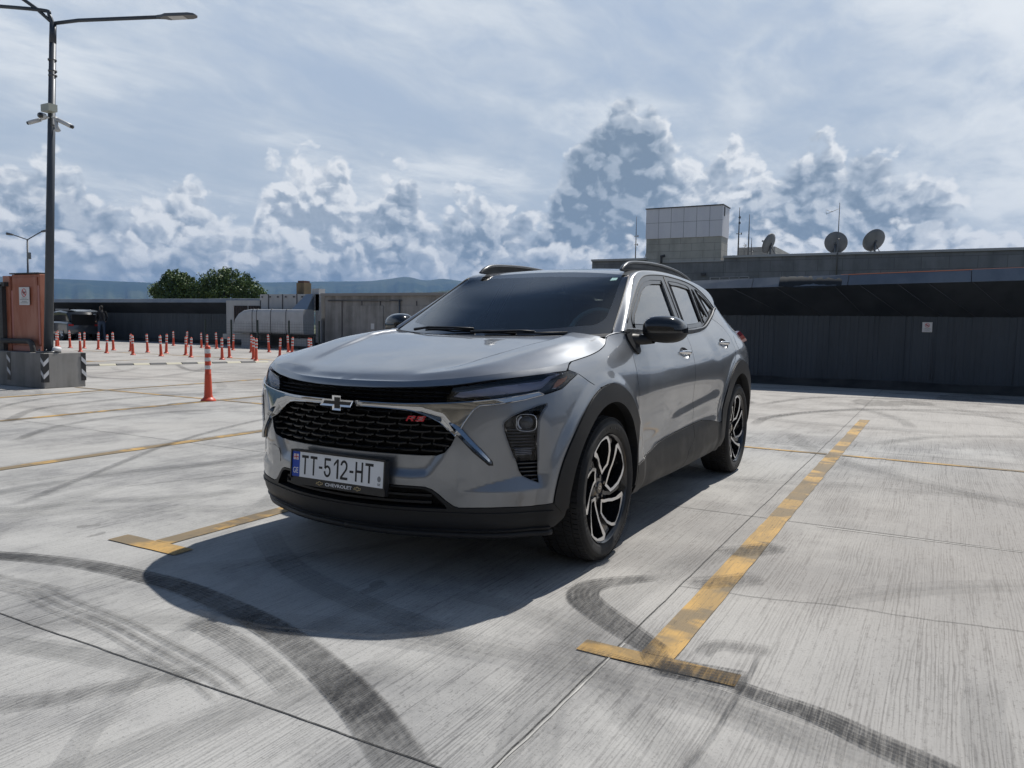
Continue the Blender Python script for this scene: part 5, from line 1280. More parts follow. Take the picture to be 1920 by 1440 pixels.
for i,t_ in enumerate(np.linspace(0,1,16)):
    p=wsP(np.array([t_]),np.array([0.02]))[0]; y_=.745*t_; x_=-.31*t_**2-.12*(1-t_**2)
    V+= [(p[0],p[1],p[2]-.003),((p[0]+x_)/2,(p[1]+y_)/2,p[2]-.03),(x_+.01,y_,p[2]-.025)]
for i in range(15):
    for j in range(2): F.append((i*3+j,i*3+j+1,(i+1)*3+j+1,(i+1)*3+j))
g.add(V,F); g.mirror(); fixn(g.obj('cowl_panel',car,[PLAST]))
# painted cowl corner between hood, fender and pillar
g=Geo(); e0=[W(s_,float(ztop(s_))) for s_ in np.linspace(1.795,2.02,12)]
i0=[np.array([-.31+(-.459+.31)*t_,.735+(.717-.735)*t_,1.0745+(1.0965-1.0745)*t_]) for t_ in np.linspace(0,1,8)]+[np.array([-.459+(-.513+.459)*t_,.717+.055*t_,1.0965+.0115*t_]) for t_ in (.33,.66,.95,1.)]
P=np.zeros((12,4,3))
for i in range(12):
    for j in range(4): P[i,j]=e0[i]*(1-j/3)+i0[i]*(j/3)+np.array([0,0,.004*math.sin(math.pi*j/3)])
Nn=gridN(P); Nn=-Nn if Nn[...,2].mean()<0 else Nn
w0=WN(np.linspace(1.795,2.02,12),ztop(np.linspace(1.795,2.02,12)))
for j in range(4): Nn[:,j]=Nn[:,j]*(j/3)+w0*(1-j/3)
Nn/=np.linalg.norm(Nn,axis=-1,keepdims=True)
grid(g,P,Nn,out=(0,0,1)); put('cowl_corner',g,[PAINT])
# ---- interior
INT=mat('interior_dark',(.012,.0125,.013),.8); SEAT=mat('seat_cloth',(.28,.30,.30),.8)
g=Geo(); box(g,(-.62,0,1.00),(.62,1.34,.10)); box(g,(-1.75,0,.80),(2.3,1.3,.06)); o=g.obj('dashboard',car,[INT],bevel=.03)
for y_ in (.38,-.38):
    g=Geo(); box(g,(-1.42,y_,.93),(.5,.5,.16)); box(g,(-1.72,y_,1.12),(.15,.50,.50),rot=Matrix.Rotation(-.25,3,'Y')); box(g,(-1.80,y_,1.40),(.10,.26,.15)); g.obj('seat',car,[SEAT],bevel=.05)
g=Geo(); box(g,(-2.45,0,1.10),(.15,1.2,.5),rot=Matrix.Rotation(-.25,3,'Y')); g.obj('rear_seat',car,[SEAT],bevel=.05)
g=Geo(); R_=Matrix.Rotation(math.radians(-24),3,'Y'); pts=[Vector((-1.02,.38,1.07))+R_@Vector((0,.185*math.cos(a),.185*math.sin(a))) for a in np.linspace(0,2*math.pi,33)[:-1]]
tube(g,pts,.015,8,closed=True); tube(g,[(-1.02,.21,1.07),(-1.02,.55,1.07)],.018,6); tube(g,[(-1.02,.38,1.07),(-.85,.38,1.0)],.04,8); g.obj('steering_wheel',car,[mat('wheel_leather',(.5,.56,.54),.4)])
g=Geo(); box(g,(-1.12,0,1.385),(.05,.23,.06),rot=Matrix.Rotation(.3,3,'Y')); g.obj('rear_view_mirror',car,[INT],bevel=.01)
# ------------------------------------------------------------------ front-end detail
def domed(Q,base,amt,w,mirror_axis=True):
    Q=np.asarray(Q,float)
    Qd=[(a,b_) for a,b_ in Q]
    def d_(s_,z_):
        P=np.stack([np.asarray(s_,float).ravel(),np.asarray(z_,float).ravel()],1); d=np.full(len(P),9.)
        for i in range(len(Qd)):
            a=np.array(Qd[i]); b_=np.array(Qd[(i+1)%len(Qd)])
            if a[0]<1e-4 and b_[0]<1e-4: continue
            ab=b_-a; L=ab@ab
            if L<1e-14: continue
            t=np.clip(((P-a)@ab)/L,0,1); d=np.minimum(d,np.linalg.norm(P-a-t[:,None]*ab,axis=1))
        return d.reshape(np.asarray(s_).shape)
    def fn(s_,z_):
        t=np.clip(d_(s_,z_)/w,0,1); return W(s_,z_,base+amt*np.sqrt(1-(1-t)**2+1e-4))
    def nf(s_,z_):
        e=.0012; s_=np.asarray(s_,float); z_=np.asarray(z_,float)
        a=fn(s_+e,z_)-fn(s_-e,z_); b_=fn(s_,z_+e)-fn(s_,z_-e); n=np.cross(a,b_); n/=np.linalg.norm(n,axis=-1,keepdims=True)+1e-12
        w0=WN(s_,z_); n=np.where(((n*w0).sum(-1)<0)[...,None],-n,n)
        n=n*.85+w0*.15
        n[...,1]=np.where(s_<1e-4,0,n[...,1]); return n/np.linalg.norm(n,axis=-1,keepdims=True)
    return fn,nf
def dsheet(Q,base,amt,w,h=.006,flange=.02,g=None,keep=onaxis):
    fn,nf=domed(Q,base,amt,w); return sheet(fn,nf,Q,h=h,hb=h*.55,gap=0,flange=flange,g=g,keep=keep)
ctop=[(0,.797),(.12,.7963),(.23,.7960),(.32,.7969),(.3709,.7986),(.5062,.8045),(.6013,.8126),(.7159,.8254),(.8357,.8431),(.9080,.8540),(.9330,.8430)]
grille_top=[(.5447,.6698),(.5061,.6995),(.4671,.7263),(.4121,.7530),(.37,.766),(.3243,.7724),(.2227,.7765),(.1047,.778),(0,.778)]
CH=ctop+[(.8345,.8225),(.7159,.8050),(.6474,.7985),(.6212,.78),(.5992,.7501),(.581,.7239),(.5666,.6975)]+grille_top
g=Geo(); WS(CH,off=.009,h=.01,hb=.006,gap=0,flange=.016,g=g); tube(g,[tuple(W(s_,z_,.0085)) for s_,z_ in densify(np.array(CH)[:-1],.008)[:-1] if s_>=0],.0028,6); putc('grille_surround',g,[CHROMED])
def blade_g():
    c0=catmull([(.520,.724,.004),(.553,.698,.016),(.600,.651,.0155),(.650,.603,.0125),(.688,.566,.009),(.700,.555,.003)],8); g=Geo(); V=[];F=[]
    for i,(s_,z_,w) in enumerate(c0):
        a=c0[max(i-1,0)]; b_=c0[min(i+1,len(c0)-1)]; d=np.array([b_[0]-a[0],b_[1]-a[1]]); d/=np.linalg.norm(d); n_=np.array([-d[1],d[0]])
        for q,of_ in ((-1.,.002),(-.86,.014),(-.05,.022),(.86,.012),(1.,.002)): V.append(W(s_+n_[0]*w*q,z_+n_[1]*w*q,of_-.0 if i<len(c0)-1 else .003))
    for i in range(len(c0)-1):
        for k in range(4): F.append((i*5+k,i*5+k+1,(i+1)*5+k+1,(i+1)*5+k))
    g.add(V,F); return g
g=blade_g(); put('chrome_blade',g,[CHROMED],auto=25)
# dark seat line round the chrome
g=Geo(); WS(inset(CH,-.0035,onaxis),h=.02,gap=0,flange=0,off=.0012,g=g); putc('surround_seal',g,[RUBBER])
g=Geo(); BQ=[(.512,.716),(.535,.688),(.62,.602),(.688,.545),(.708,.545),(.706,.562),(.655,.618),(.60,.668),(.565,.705),(.53,.735)]; WS(BQ,h=.02,gap=0,flange=0,off=.0008,keep=None,g=g); put('blade_seal',g,[RUBBER])
# ---- emblem
BOW=[(-.30,.5),(-.30,1),(.30,1),(.30,.5),(1.30,.5),(1.05,-.5) ,(.30,-.5),(.30,-1),(-.30,-1),(-.30,-.5),(-1.30,-.5),(-1.05,.5)]
BOW=[(-.37,1.),(.37,1.),(.37,.50),(1.40,.50),(1.12,-.50),(.37,-.50),(.37,-1.),(-.37,-1.),(-.37,-.50),(-1.40,-.50),(-1.12,.50),(-.37,.50)]
def extr(g,P2,x0,x1,mi=0,c=(0,0)):
    """polygon in (y,z), extruded along x from x0 to x1 (front face at x1)"""
    n=len(P2); V=[(x0,c[0]+y,c[1]+z) for y,z in P2]+[(x1,c[0]+y,c[1]+z) for y,z in P2]
    F=[tuple(range(n,2*n)),tuple(reversed(range(n)))]+[(i,(i+1)%n,n+(i+1)%n,n+i) for i in range(n)]
    g.add(V,F,mi=mi)
def fixobj(g,*a,**k):
    o=g.obj(*a,**k); bm=bmesh.new(); bm.from_mesh(o.data); bmesh.ops.recalc_face_normals(bm,faces=bm.faces); bmesh.ops.triangulate(bm,faces=[f for f in bm.faces if len(f.verts)>4]); bm.to_mesh(o.data); bm.free(); return o
bw=.0725; 
g=Geo(); P2=[(a*bw*.97,b_*.0345) for a,b_ in BOW]; 
# chrome border with sloping sides
Pi=inset(P2,.0105); n=len(P2); V=[(.880,y,.786+z) for y,z in P2]+[(.912,y,.786+z) for y,z in Pi]+[(.916,y,.786+z) for y,z in inset(P2,.0022)]
F=[(i,(i+1)%n,2*n+(i+1)%n,2*n+i) for i in range(n)]+[(2*n+i,2*n+(i+1)%n,n+(i+1)%n,n+i) for i in range(n)]
g.add(V,F); em=fixn(g.obj('emblem',car,[CHROME],smooth=False))
g=Geo(); extr(g,[tuple(q) for q in Pi],.885,.9125,c=(0,.786)); fixobj(g,'emblem_inlay',em,[INLAY],smooth=False)
# ---- grille openings: dark backing, bars, links
up_=[(0,.797),(.3709,.797),(.5062,.803),(.506,.8093),(.4998,.8191),(.5299,.870),(.41,.868),(.32,.8635),(.16,.857),(0,.855)]
g=Geo(); WS([(0,.57),(.52,.57),(.60,.68),(.62,.82),(.58,.90),(0,.88)],h=.03,gap=0,flange=0,off=-.055,g=g); putc('grille_backing',g,[DARK])
main=[(0,.579),(.40,.577),(.4633,.581),(.5009,.5974),(.5268,.628),(.5447,.668)]+grille_top[1:]
def clipseg(Q,z0,z1,s0,s1):
    """largest s range of the strip z0..z1 that stays inside Q"""
    ss_=np.linspace(s0,s1,24); ok=pinside(np.stack([ss_,np.full(24,z0)],1),Q)&pinside(np.stack([ss_,np.full(24,z1)],1),Q)
    if ok.sum()<4: return None
    return ss_[ok][0],ss_[ok][-1]
BARM=mat('grille_bars',(.009,.0095,.011),.32,0,0.,spec=.35)
g=Geo(); Qn=np.array(main); Qn[Qn[:,0]<1e-4,0]=-.3
rowsz=np.arange(.600,.775,.0265)
for k,z_ in enumerate(rowsz):
    ph=.0 if k%2 else .055
    for j in range(-1,7):
        a=j*.11+ph; r=clipseg(Qn,z_-.004,z_+.006,max(a+.006,0),a+.104)
        if r and r[1]-r[0]>.02:
            sA,sB=r; m_=8; V=[];F=[]
            for i in range(m_+1):
                s_=sA+(sB-sA)*i/m_; t=(s_-(a+.055))/.05; sag=.0045*(1-min(1,abs(t))**3)
                prof=((-.034,.0065),(-.012,.0075),(-.006,.0035),(-.008,-.003),(-.034,-.006))
                for of_,dz in prof: p=W(s_,z_+dz-sag+.002,of_-.004*abs(t)**4); V.append(p)
            for i in range(m_):
                for q in range(4): F.append((i*5+q,i*5+q+1,(i+1)*5+q+1,(i+1)*5+q))
            F+=[(0,1,2,3,4),tuple(m_*5+q for q in range(5))]
            g.add(V,F)
        # links to the row above
        for e in (a+.004,):
            if e<.003 or e>.56: continue
            if pinside([(e,z_),(e,z_+.026)],Qn).all():
                V=[W(e+ds,z_+dz,of_) for of_ in (-.05,-.030) for ds,dz in ((-.004,0.),(.004,0.),(.004,.024),(-.004,.024))]
                g.add(V,[(4,5,6,7),(0,4,7,3),(1,2,6,5)])
g.mirror(); o=g.obj('main_grille',car,[BARM],auto=35); fixn(o)
g=Geo(); Qn=np.array(up_); Qn[Qn[:,0]<1e-4,0]=-.3
for k,z_ in enumerate((.812,.829,.846)):
    ph=.0 if k%2 else .05
    for j in range(-1,7):
        a=j*.10+ph; r=clipseg(Qn,z_-.002,z_+.003,max(a+.005,0),a+.095)
        if r and r[1]-r[0]>.02:
            sA,sB=r; V=[];F=[]
            for i in range(7):
                s_=sA+(sB-sA)*i/6
                for of_,dz in ((-.03,.004),(-.010,.004),(-.006,.001),(-.010,-.003),(-.03,-.004)): V.append(W(s_,z_+dz,of_))
            for i in range(6):
                for q in range(4): F.append((i*5+q,i*5+q+1,(i+1)*5+q+1,(i+1)*5+q))
            g.add(V,F)
g.mirror(); fixn(g.obj('upper_grille',car,[BARM],auto=35))
# grille inner frame rim
g=Geo(); rim=[W(s_,z_,-.004) for s_,z_ in densify(np.array(main),.02) if s_>-.001]
g=Geo()
def rimstrip(g,Q,o0,o1,ins):
    L=densify(np.asarray(Q,float),.012); A=W(L[:,0],L[:,1],o0); L2=densify(np.asarray(Q,float),.012); B=W(L2[:,0],L2[:,1],o1); n=len(L); F=[]
    for i in range(n):
        j=(i+1)%n
        if L[i][0]<1e-4 and L[j][0]<1e-4: continue
        F.append((i,j,n+j,n+i))
    g.add([*A,*B],F)
rimstrip(g,main,.001,-.05,0); rimstrip(g,up_,.0,-.04,0); g.mirror(); fixn(g.obj('grille_frame',car,[BLACKG]))
# ---- daytime lamps
DR=[(.4998,.8191),(.5299,.8690),(.6377,.8850),(.7583,.9040),(.8898,.9205),(.9888,.9298),(1.06,.9335),(1.1191,.9350),(1.142,.9385),(1.1893,.9250),(1.2036,.9200),(1.117,.8965),(1.0409,.8645),(.9331,.8425),(.9129,.8560),(.8358,.8440),(.716,.827),(.6012,.8145),(.506,.8075)]
g=Geo(); WS(inset(DR,-.004,None),h=.02,gap=0,flange=.02,off=-.022,keep=None,g=g); hs=put('daytime_lamp',g,[mat('lamp_housing',(.012,.014,.020),.18,0,.4)])
TU=[(.5320,.8300),(.5560,.8480),(.7164,.8745),(.8822,.8915),(.9405,.8960),(.985,.915),(1.055,.925),(1.06,.918),(1.0,.905),(.955,.878),(.935,.8665),(.8786,.8560),(.7161,.8400),(.5702,.8270)]
TUM=mat('light_guide',(.50,.50,.58),.3,.1,.5)
AM=[(.9950,.8640),(1.0150,.8840),(1.0480,.9020),(1.1253,.9120),(1.0980,.8970),(1.0420,.8760),(1.010,.8640)]
AMB=mat('amber_reflector',(.75,.20,.06),.25,0,.5)
for k,hh in enumerate(hs):
    a=dsheet(TU,-.016,.008,.010,h=.007,flange=.006,keep=None); a=a if k==0 else a.mirrored(); a.obj('light_guide',hh,[TUM])
    a=dsheet(AM,-.012,.005,.006,h=.006,flange=.006,keep=None); a=a if k==0 else a.mirrored(); a.obj('side_reflector',hh,[AMB])
    a=Geo(); tube(a,[tuple(W(s_,z_,-.004)) for s_,z_ in ((.985,.865),(1.01,.8675),(1.03,.871))],.0022,6); tube(a,[tuple(W(s_,z_,-.004)) for s_,z_ in ((1.02,.918),(1.06,.925),(1.11,.927))],.0022,6)
    a=a if k==0 else a.mirrored(); a.obj('lamp_trim',hh,[CHROME])
    a=Geo(); WS(DR,h=.016,gap=.0015,flange=.012,off=.002,keep=None,g=a); a=a if k==0 else a.mirrored(); a.obj('lamp_lens',hh,[LENSD])
# ---- headlamp pods
FO=fogQ
upQ=[q for q in FO[:10]]+[(.9171,.563)]+FO[15:]
loQ=[(.8012,.5655)]+FO[10:14]+[(.9171,.5615)]
podW=lambda Q,off,**k: WS(Q,off=off,keep=None,gap=0,**k)
g=Geo(); podW(inset(FO,-.005,None),-.055,h=.02,flange=0,g=g); pods=put('headlight',g,[mat('lamp_inner',(.015,.017,.022),.25,0,.4)])
for k,hh in enumerate(pods):
    def fin(g_): 
        g_=g_ if k==0 else g_.mirrored(); return g_
    # side walls
    a=Geo(); L=densify(np.array(FO),.02); A=W(L[:,0],L[:,1],-.002); B=W(L[:,0],L[:,1],-.056); n=len(L); a.add([*A,*B],[(i,(i+1)%n,n+(i+1)%n,n+i) for i in range(n)]); fixn(fin(a).obj('lamp_housing',hh,[BLACKG]))
    # fins behind the clear lens
    a=Geo()
    for z_ in np.arange(.600,.70,.0135):
        r=clipseg(np.array(upQ),z_-.003,z_+.003,.74,.92)
        if r:
            V=[];F=[]; m_=7
            for i in range(m_):
                s_=r[0]+.004+(r[1]-r[0]-.008)*i/(m_-1)
                for of_,dz in ((-.05,.004),(-.022,.004),(-.018,.000),(-.022,-.005),(-.05,-.006)): V.append(W(s_,z_+dz,of_))
            for i in range(m_-1):
                for q in range(4): F.append((i*5+q,i*5+q+1,(i+1)*5+q+1,(i+1)*5+q))
            a.add(V,F)
    fixn(fin(a).obj('lamp_fins',hh,[mat('lamp_fin_grey',(.035,.037,.042),.25,.3,.3)]))
    # fog light bar
    a=Geo()
    for q in range(4):
        z_=.588+.0075*q
        V=[];F=[]
        for i in range(8):
            s_=.806+.002*(3-q)*.8+(.078)*i/7
            for of_,dz in ((-.02,.003),(-.012,.0015),(-.012,-.0015),(-.02,-.003)): V.append(W(s_,z_+dz,of_))
        for i in range(7):
            for e in range(3): F.append((i*4+e,i*4+e+1,(i+1)*4+e+1,(i+1)*4+e))
        a.add(V,F)
    fixn(fin(a).obj('fog_light',hh,[mat('fog_reflector',(.30,.30,.31),.15,.85,.3)]))
    # projector
    c=W(.857,.7245,-.018); nn=WN(.857,.7245); nn=nn*.6+np.array([.4,0,0]); nn/=np.linalg.norm(nn); ux=np.cross(nn,[0,0,1]); ux/=np.linalg.norm(ux); uz=np.cross(ux,nn)
    a=Geo(); V=[];F=[]; m_=28; prof=((.033,-.03),(.033,.0),(.031,.006),(.027,.012),(.018,.017),(.008,.0195),(.0005,.020))
    for j in range(m_):
        t_=2*math.pi*j/m_
        for r_,h_ in prof: V.append(c+ux*r_*math.cos(t_)+uz*r_*math.sin(t_)+nn*h_)
    q=len(prof)
    for j in range(m_):
        for i in range(q-1): F.append((j*q+i,j*q+i+1,((j+1)%m_)*q+i+1,((j+1)%m_)*q+i))
    a.add(V,F); fixn(fin(a).obj('projector_lens',hh,[mat('projector_glass',(.03,.035,.045),.03,0,1.0)]))
    a=Geo(); pts=[]
    for t_ in np.linspace(0,2*math.pi,33)[:-1]:
        rx_=.043; X=rx_*math.copysign(abs(math.cos(t_))**.6,math.cos(t_)); Z=.036*math.copysign(abs(math.sin(t_))**.6,math.sin(t_)); pts.append(tuple(c+ux*X+uz*Z+nn*.012))
    tube(a,pts,.0022,6,closed=True); fixn(fin(a).obj('projector_ring',hh,[CHROME]))
    a=Geo(); pts=[tuple(c-(ux if True else 0)*(.035*math.cos(t_))*(-1 if False else 1)+uz*.031*math.sin(t_)+nn*.013) for t_ in np.linspace(-.95,.95,9)]
    # brighter crescent towards the car centre
    sg_=1 if (c+ux)[1]<c[1] else -1
    pts=[tuple(c+ux*sg_*.036*math.cos(t_)+uz*.032*math.sin(t_)+nn*.014) for t_ in np.linspace(-.95,.95,9)]
    tube(a,pts,.005,8); fixn(fin(a).obj('projector_crescent',hh,[mat('lamp_silver',(.6,.63,.68),.2,.7,.3)]))
    a=Geo(); podW(upQ,.010,h=.012,flange=.02,g=a); fin(a).obj('lamp_lens',hh,[LENS])
    # ribbed insert below
    a=Geo()
    for z_ in (.548,.530,.512,.494,.477):
        r=clipseg(np.array(loQ),z_-.004,z_+.004,.79,.925)
        if r:
            V=[];F=[]
            for i in range(7):
                s_=r[0]+.002+(r[1]-r[0]-.004)*i/6
                for of_,dz in ((-.03,.008),(-.001,.006),(.001,.002),(-.012,-.007),(-.03,-.008)): V.append(W(s_,z_+dz,of_))
            for i in range(6):
                for e in range(4): F.append((i*5+e,i*5+e+1,(i+1)*5+e+1,(i+1)*5+e))
            a.add(V,F)
    fixn(fin(a).obj('vent_insert',hh,[BLACKG]))
    a=Geo(); rimQ=np.array(FO); podW([tuple(q) for q in inset(rimQ,-.0045,None)],.003,holes=[inset(rimQ,.0025,None)],h=.3,hb=.012,flange=.02,g=a); fin(a).obj('lamp_bezel',hh,[BLACKG])
# ---- lettering helper
def text_mesh(txt,size,depth=.0,bold=0.,spacing=1.0):
    cu=bpy.data.curves.new('lettering','FONT'); cu.body=txt; cu.size=size; cu.extrude=depth; cu.offset=bold; cu.space_character=spacing; cu.align_x='LEFT'; cu.resolution_u=3
    o=bpy.data.objects.new('lettering',cu); scene.collection.objects.link(o); bpy.context.view_layer.update()
    me=bpy.data.meshes.new_from_object(o.evaluated_get(bpy.context.evaluated_depsgraph_get())); bpy.data.objects.remove(o); bpy.data.curves.remove(cu)
    return me
def text_obj(name,txt,h,w,M4,parent,m_,depth=.0006,bold=0.):
    """lettering stretched to w x h, origin at lower left of the text block; M4 maps (x right, y up, z out)"""
    me=text_mesh(txt,1.0,0,bold); V=np.array([v.co[:] for v in me.vertices]); lo=V.min(0); hi=V.max(0)
    for v in me.vertices:
        x=(v.co.x-lo[0])/(hi[0]-lo[0])*w; y=(v.co.y-lo[1])/(hi[1]-lo[1])*h; v.co=M4@Vector((x,y,0))
    me.materials.clear(); me.materials.append(m_); o=bpy.data.objects.new(name,me); scene.collection.objects.link(o); o.parent=parent; return o
def strokes(name,polys,M4,parent,m_,z=0.):
    g=Geo()
    for P2 in polys:
        V=[M4@Vector((x,y,z)) for x,y in P2]; g.add(V,[tuple(range(len(V)))])
    return g.obj(name,parent,[m_],smooth=False)
# ---- number plate: frame, plate, letters
PX=.9135; tilt=math.radians(4)
# local frame: x to picture right (+Y), y up, z forward (+X)
MP=Matrix(((0,-math.sin(tilt),math.cos(tilt),PX),(1,0,0,0),(0,math.cos(tilt),math.sin(tilt),.495),(0,0,0,1)))
def rr(w,h,r,cx=0,cy=0,n=5): return rounded([(cx-w/2,cy-h/2),(cx+w/2,cy-h/2),(cx+w/2,cy+h/2),(cx-w/2,cy+h/2)],r,n)
g=Geo()
def plate_block(g,P2,z0,z1):
    n=len(P2); V=[MP@Vector((x,y,z0)) for x,y in P2]+[MP@Vector((x,y,z1)) for x,y in P2]
    g.add(V,[tuple(range(n,2*n))]+[(i,(i+1)%n,n+(i+1)%n,n+i) for i in range(n)])
plate_block(g,rr(.535,.156,.008,0,-.012),-.025,.0); npl=fixn(g.obj('number_plate',car,[mat('plate_holder',(.016,.016,.017),.4)],smooth=False))
# raised rim
g=Geo()
for (w_,h_,cx,cy) in ((.535,.007,0,.0625),(.007,.128,-.264,0.),(.007,.128,.264,0.)): plate_block(g,rr(w_,h_,.002,cx,cy,2),0,.007)
fixn(g.obj('plate_rim',npl,[MATS['plate_holder']],smooth=False))
g=Geo(); plate_block(g,rr(.519,.112,.006,0,.001),.0,.0025); fixn(g.obj('plate_face',npl,[mat('plate_white',(.78,.79,.80),.35,0,.2)],smooth=False))
g=Geo(); plate_block(g,rr(.044,.112,.004,-.2375,.001),.001,.0032); fixn(g.obj('plate_band',npl,[mat('plate_blue',(.005,.06,.42),.4)],smooth=False))
INK=mat('plate_ink',(.012,.012,.014),.5); WHT=mat('print_white',(.75,.75,.76),.5); REDP=mat('print_red',(.62,.03,.04),.5)
def MPz(z): return MP@Matrix.Translation((0,0,z))
def bars(*r): return [[(a,b_),(c,b_),(c,d),(a,d)] for a,b_,c,d in r]
def glyph(ch):
    t=.20
    if ch=='T': return bars((0,.86,1,1),(.39,0,.61,.86))
    if ch=='H': return bars((0,0,.22,1),(.78,0,1,1),(.22,.45,.78,.58))
    if ch=='-': return bars((0,.40,1,.52))
    if ch=='1': return [[(.58,0),(.84,0),(.84,1),(.60,1)],[(.60,1),(.16,.76),(.16,.62),(.60,.84)]]
    if ch=='5':
        P=[bars((.06,.87,.92,1),(.06,.46,.26,.87))[0],bars((.06,.46,.26,.87))[0]]
        o=[];i_=[]
        for a in np.linspace(150,-90,16): o.append((.48+.47*math.cos(math.radians(a)),.32+.31*math.sin(math.radians(a)))); i_.append((.48+.26*math.cos(math.radians(a)),.32+.19*math.sin(math.radians(a))))
        for a in np.linspace(-90,-178,7)[1:]: o.append((.48+.47*math.cos(math.radians(a)),.32+.31*math.sin(math.radians(a)))); i_.append((.48+.26*math.cos(math.radians(a)),.32+.19*math.sin(math.radians(a))))
        return P+[[o[k],o[k+1],i_[k+1],i_[k]] for k in range(len(o)-1)]
    if ch=='2':
        o=[];i_=[]
        for a in np.linspace(175,0,14): o.append((.48+.45*math.cos(math.radians(a)),.70+.30*math.sin(math.radians(a)))); i_.append((.48+.24*math.cos(math.radians(a)),.70+.17*math.sin(math.radians(a))))
        o+=[(.90,.56),(.80,.46),(.30,.13)]; i_+=[(.69,.60),(.60,.50),(.03,.13)]
        return [[o[k],o[k+1],i_[k+1],i_[k]] for k in range(len(o)-1)]+bars((.03,0,.97,.13))
    return []
x0=-.205; polys=[]
for ch,wd,xo in (('T',.040,-.203),('T',.040,-.152),('-',.020,-.101),('5',.042,-.072),('1',.040,-.022),('2',.044,.021),('-',.022,.074),('H',.042,.106),('T',.044,.160)):
    for P2 in glyph(ch): polys.append([(xo+a*wd,-.0415+b_*.085) for a,b_ in P2])
strokes('plate_number',polys,MPz(.0032),npl,INK)
text_obj('country_code','GE',.026,.031,MPz(.0038)@Matrix.Translation((-.2535,-.040,0)),npl,WHT,bold=.01)
flag=[[(-.2525,.020),(-.2225,.020),(-.2225,.046),(-.2525,.046)]]
strokes('flag_field',flag,MPz(.0038),npl,WHT)
strokes('flag_cross',bars((-.2395,.020,-.2355,.046),(-.2525,.031,-.2225,.035))+[bars((x_-.0015,y_-.0015,x_+.0015,y_+.0015))[0] for x_ in (-.246,-.229) for y_ in (.0255,.0405)],MPz(.0044),npl,REDP)
GRY=mat('hologram_grey',(.22,.23,.25),.4,.3)
strokes('security_seal',[[(.236+.0095*math.cos(a),-.018+.0125*math.sin(a)) for a in np.linspace(0,2*math.pi,18)[:-1]]]+bars((.229,-.046,.243,-.043),(.229,-.041,.235,-.036),(.238,-.041,.243,-.036)),MPz(.0032),npl,GRY)
text_obj('frame_lettering','CHEVROLET',.0145,.152,MPz(.0008)@Matrix.Translation((-.063,-.0805,0)),npl,WHT,bold=.02)
GOLD=mat('print_gold',(.68,.52,.25),.45)
for cx in (-.096,.119):
    q=[(a*.0145+cx,b_*.0085-.073) for a,b_ in BOW]; qi=inset(q,.0016); n=len(q)
    strokes('frame_emblem',[[q[i],q[(i+1)%n],tuple(qi[(i+1)%n]),tuple(qi[i])] for i in range(n)],MPz(.0008),npl,GOLD)
# ---- RS badge on the grille
c=W(.368,.7335,.006); nn=WN(.368,.7335); ux=np.array([-nn[1],nn[0],0]); ux/=np.linalg.norm(ux); uz=np.cross(nn,ux)*-1; uz=np.cross(ux,nn)*-1 if np.cross(ux,nn)[2]<0 else np.cross(ux,nn)
MB=Matrix(((ux[0],uz[0],nn[0],c[0]),(ux[1],uz[1],nn[1],c[1]),(ux[2],uz[2],nn[2],c[2]),(0,0,0,1)))
def rs(sc,zo,m_,name,parent,grow=0):
    t=.22+grow; sk=.35
    R_=[((0,0),(t,0),(t,1),(0,1)),((t,1),(1,1),(1,1-t),(t,1-t)),((1-t,1-t),(1,1-t),(1,.42),(1-t,.42)),((t,.58),(1,.58),(1,.40),(t,.40)),((.45,.42),(.72,.42),(1.05,0),(.76,0))]
    S_=[((1.25,1),(2.3,1),(2.3,1-t),(1.25,1-t)),((1.25,1-t),(1.25+t,1-t),(1.25+t,.5),(1.25,.5)),((1.25,.6),(2.3,.6),(2.3,.4),(1.25,.4)),((2.3-t,.5),(2.3,.5),(2.3,t),(2.3-t,t)),((1.2,t),(2.3,t),(2.3,0),(1.2,0))]
    P=[[((x+sk*y-1.3)*.034,(y-.5)*.022) for x,y in q] for q in R_+S_]
    if grow: P=[[tuple(v) for v in inset(q,-.0032)] for q in P]
    return strokes(name,P,MB@Matrix.Translation((0,0,zo)),parent,m_)
rsb=rs(1,.001,CHROME,'trim_badge',car,.06); rs(1,.0022,mat('badge_red',(.60,.03,.04),.3,0,.4),'badge_letters',rsb)
g=Geo(); V=[MB@Vector((x,y,z)) for z in (-.012,.0) for x,y in ((-.05,-.014),(.05,-.014),(.05,.014),(-.05,.014))]; g.add(V,[(0,1,5,4),(1,2,6,5),(2,3,7,6),(3,0,4,7)]); g.obj('badge_mount',rsb,[BLACKG],smooth=False)
# ---- tail lamp wrapping the rear corner
s0,s1=float(s_of_x(-3.10)),float(s_of_x(-3.52))
g=Geo(); WS([(s0+.05,1.066),(s0+.07,1.092),(s1,1.085),(s1,1.03),(s0+.16,1.02),(s0+.09,1.04)],h=.02,gap=0,flange=.04,off=.030,keep=None,g=g)
tl=put('tail_light',g,[mat('tail_lamp_red',(.32,.012,.018),.12,0,.8)])
g=Geo(); tube(g,[tuple(W(s_,.935,.004)) for s_ in np.linspace(S_MAX-.001,float(s_of_x(-3.4)),10)],.012,6); g.mirror(); g.obj('hatch_trim',car,[PLAST])
TOW=[(0.5913, 0.5368), (0.5165, 0.5454), (0.4622, 0.5334), (0.4475, 0.5098), (0.4534, 0.473)]
# tow cover seam on the right half of the bumper
g=Geo(); tube(g,[tuple(W(s_,z_,.0005)*np.array([1,-1,1])) for s_,z_ in TOW],.0013,5); g.obj('tow_cover_seam',car,[RUBBER])
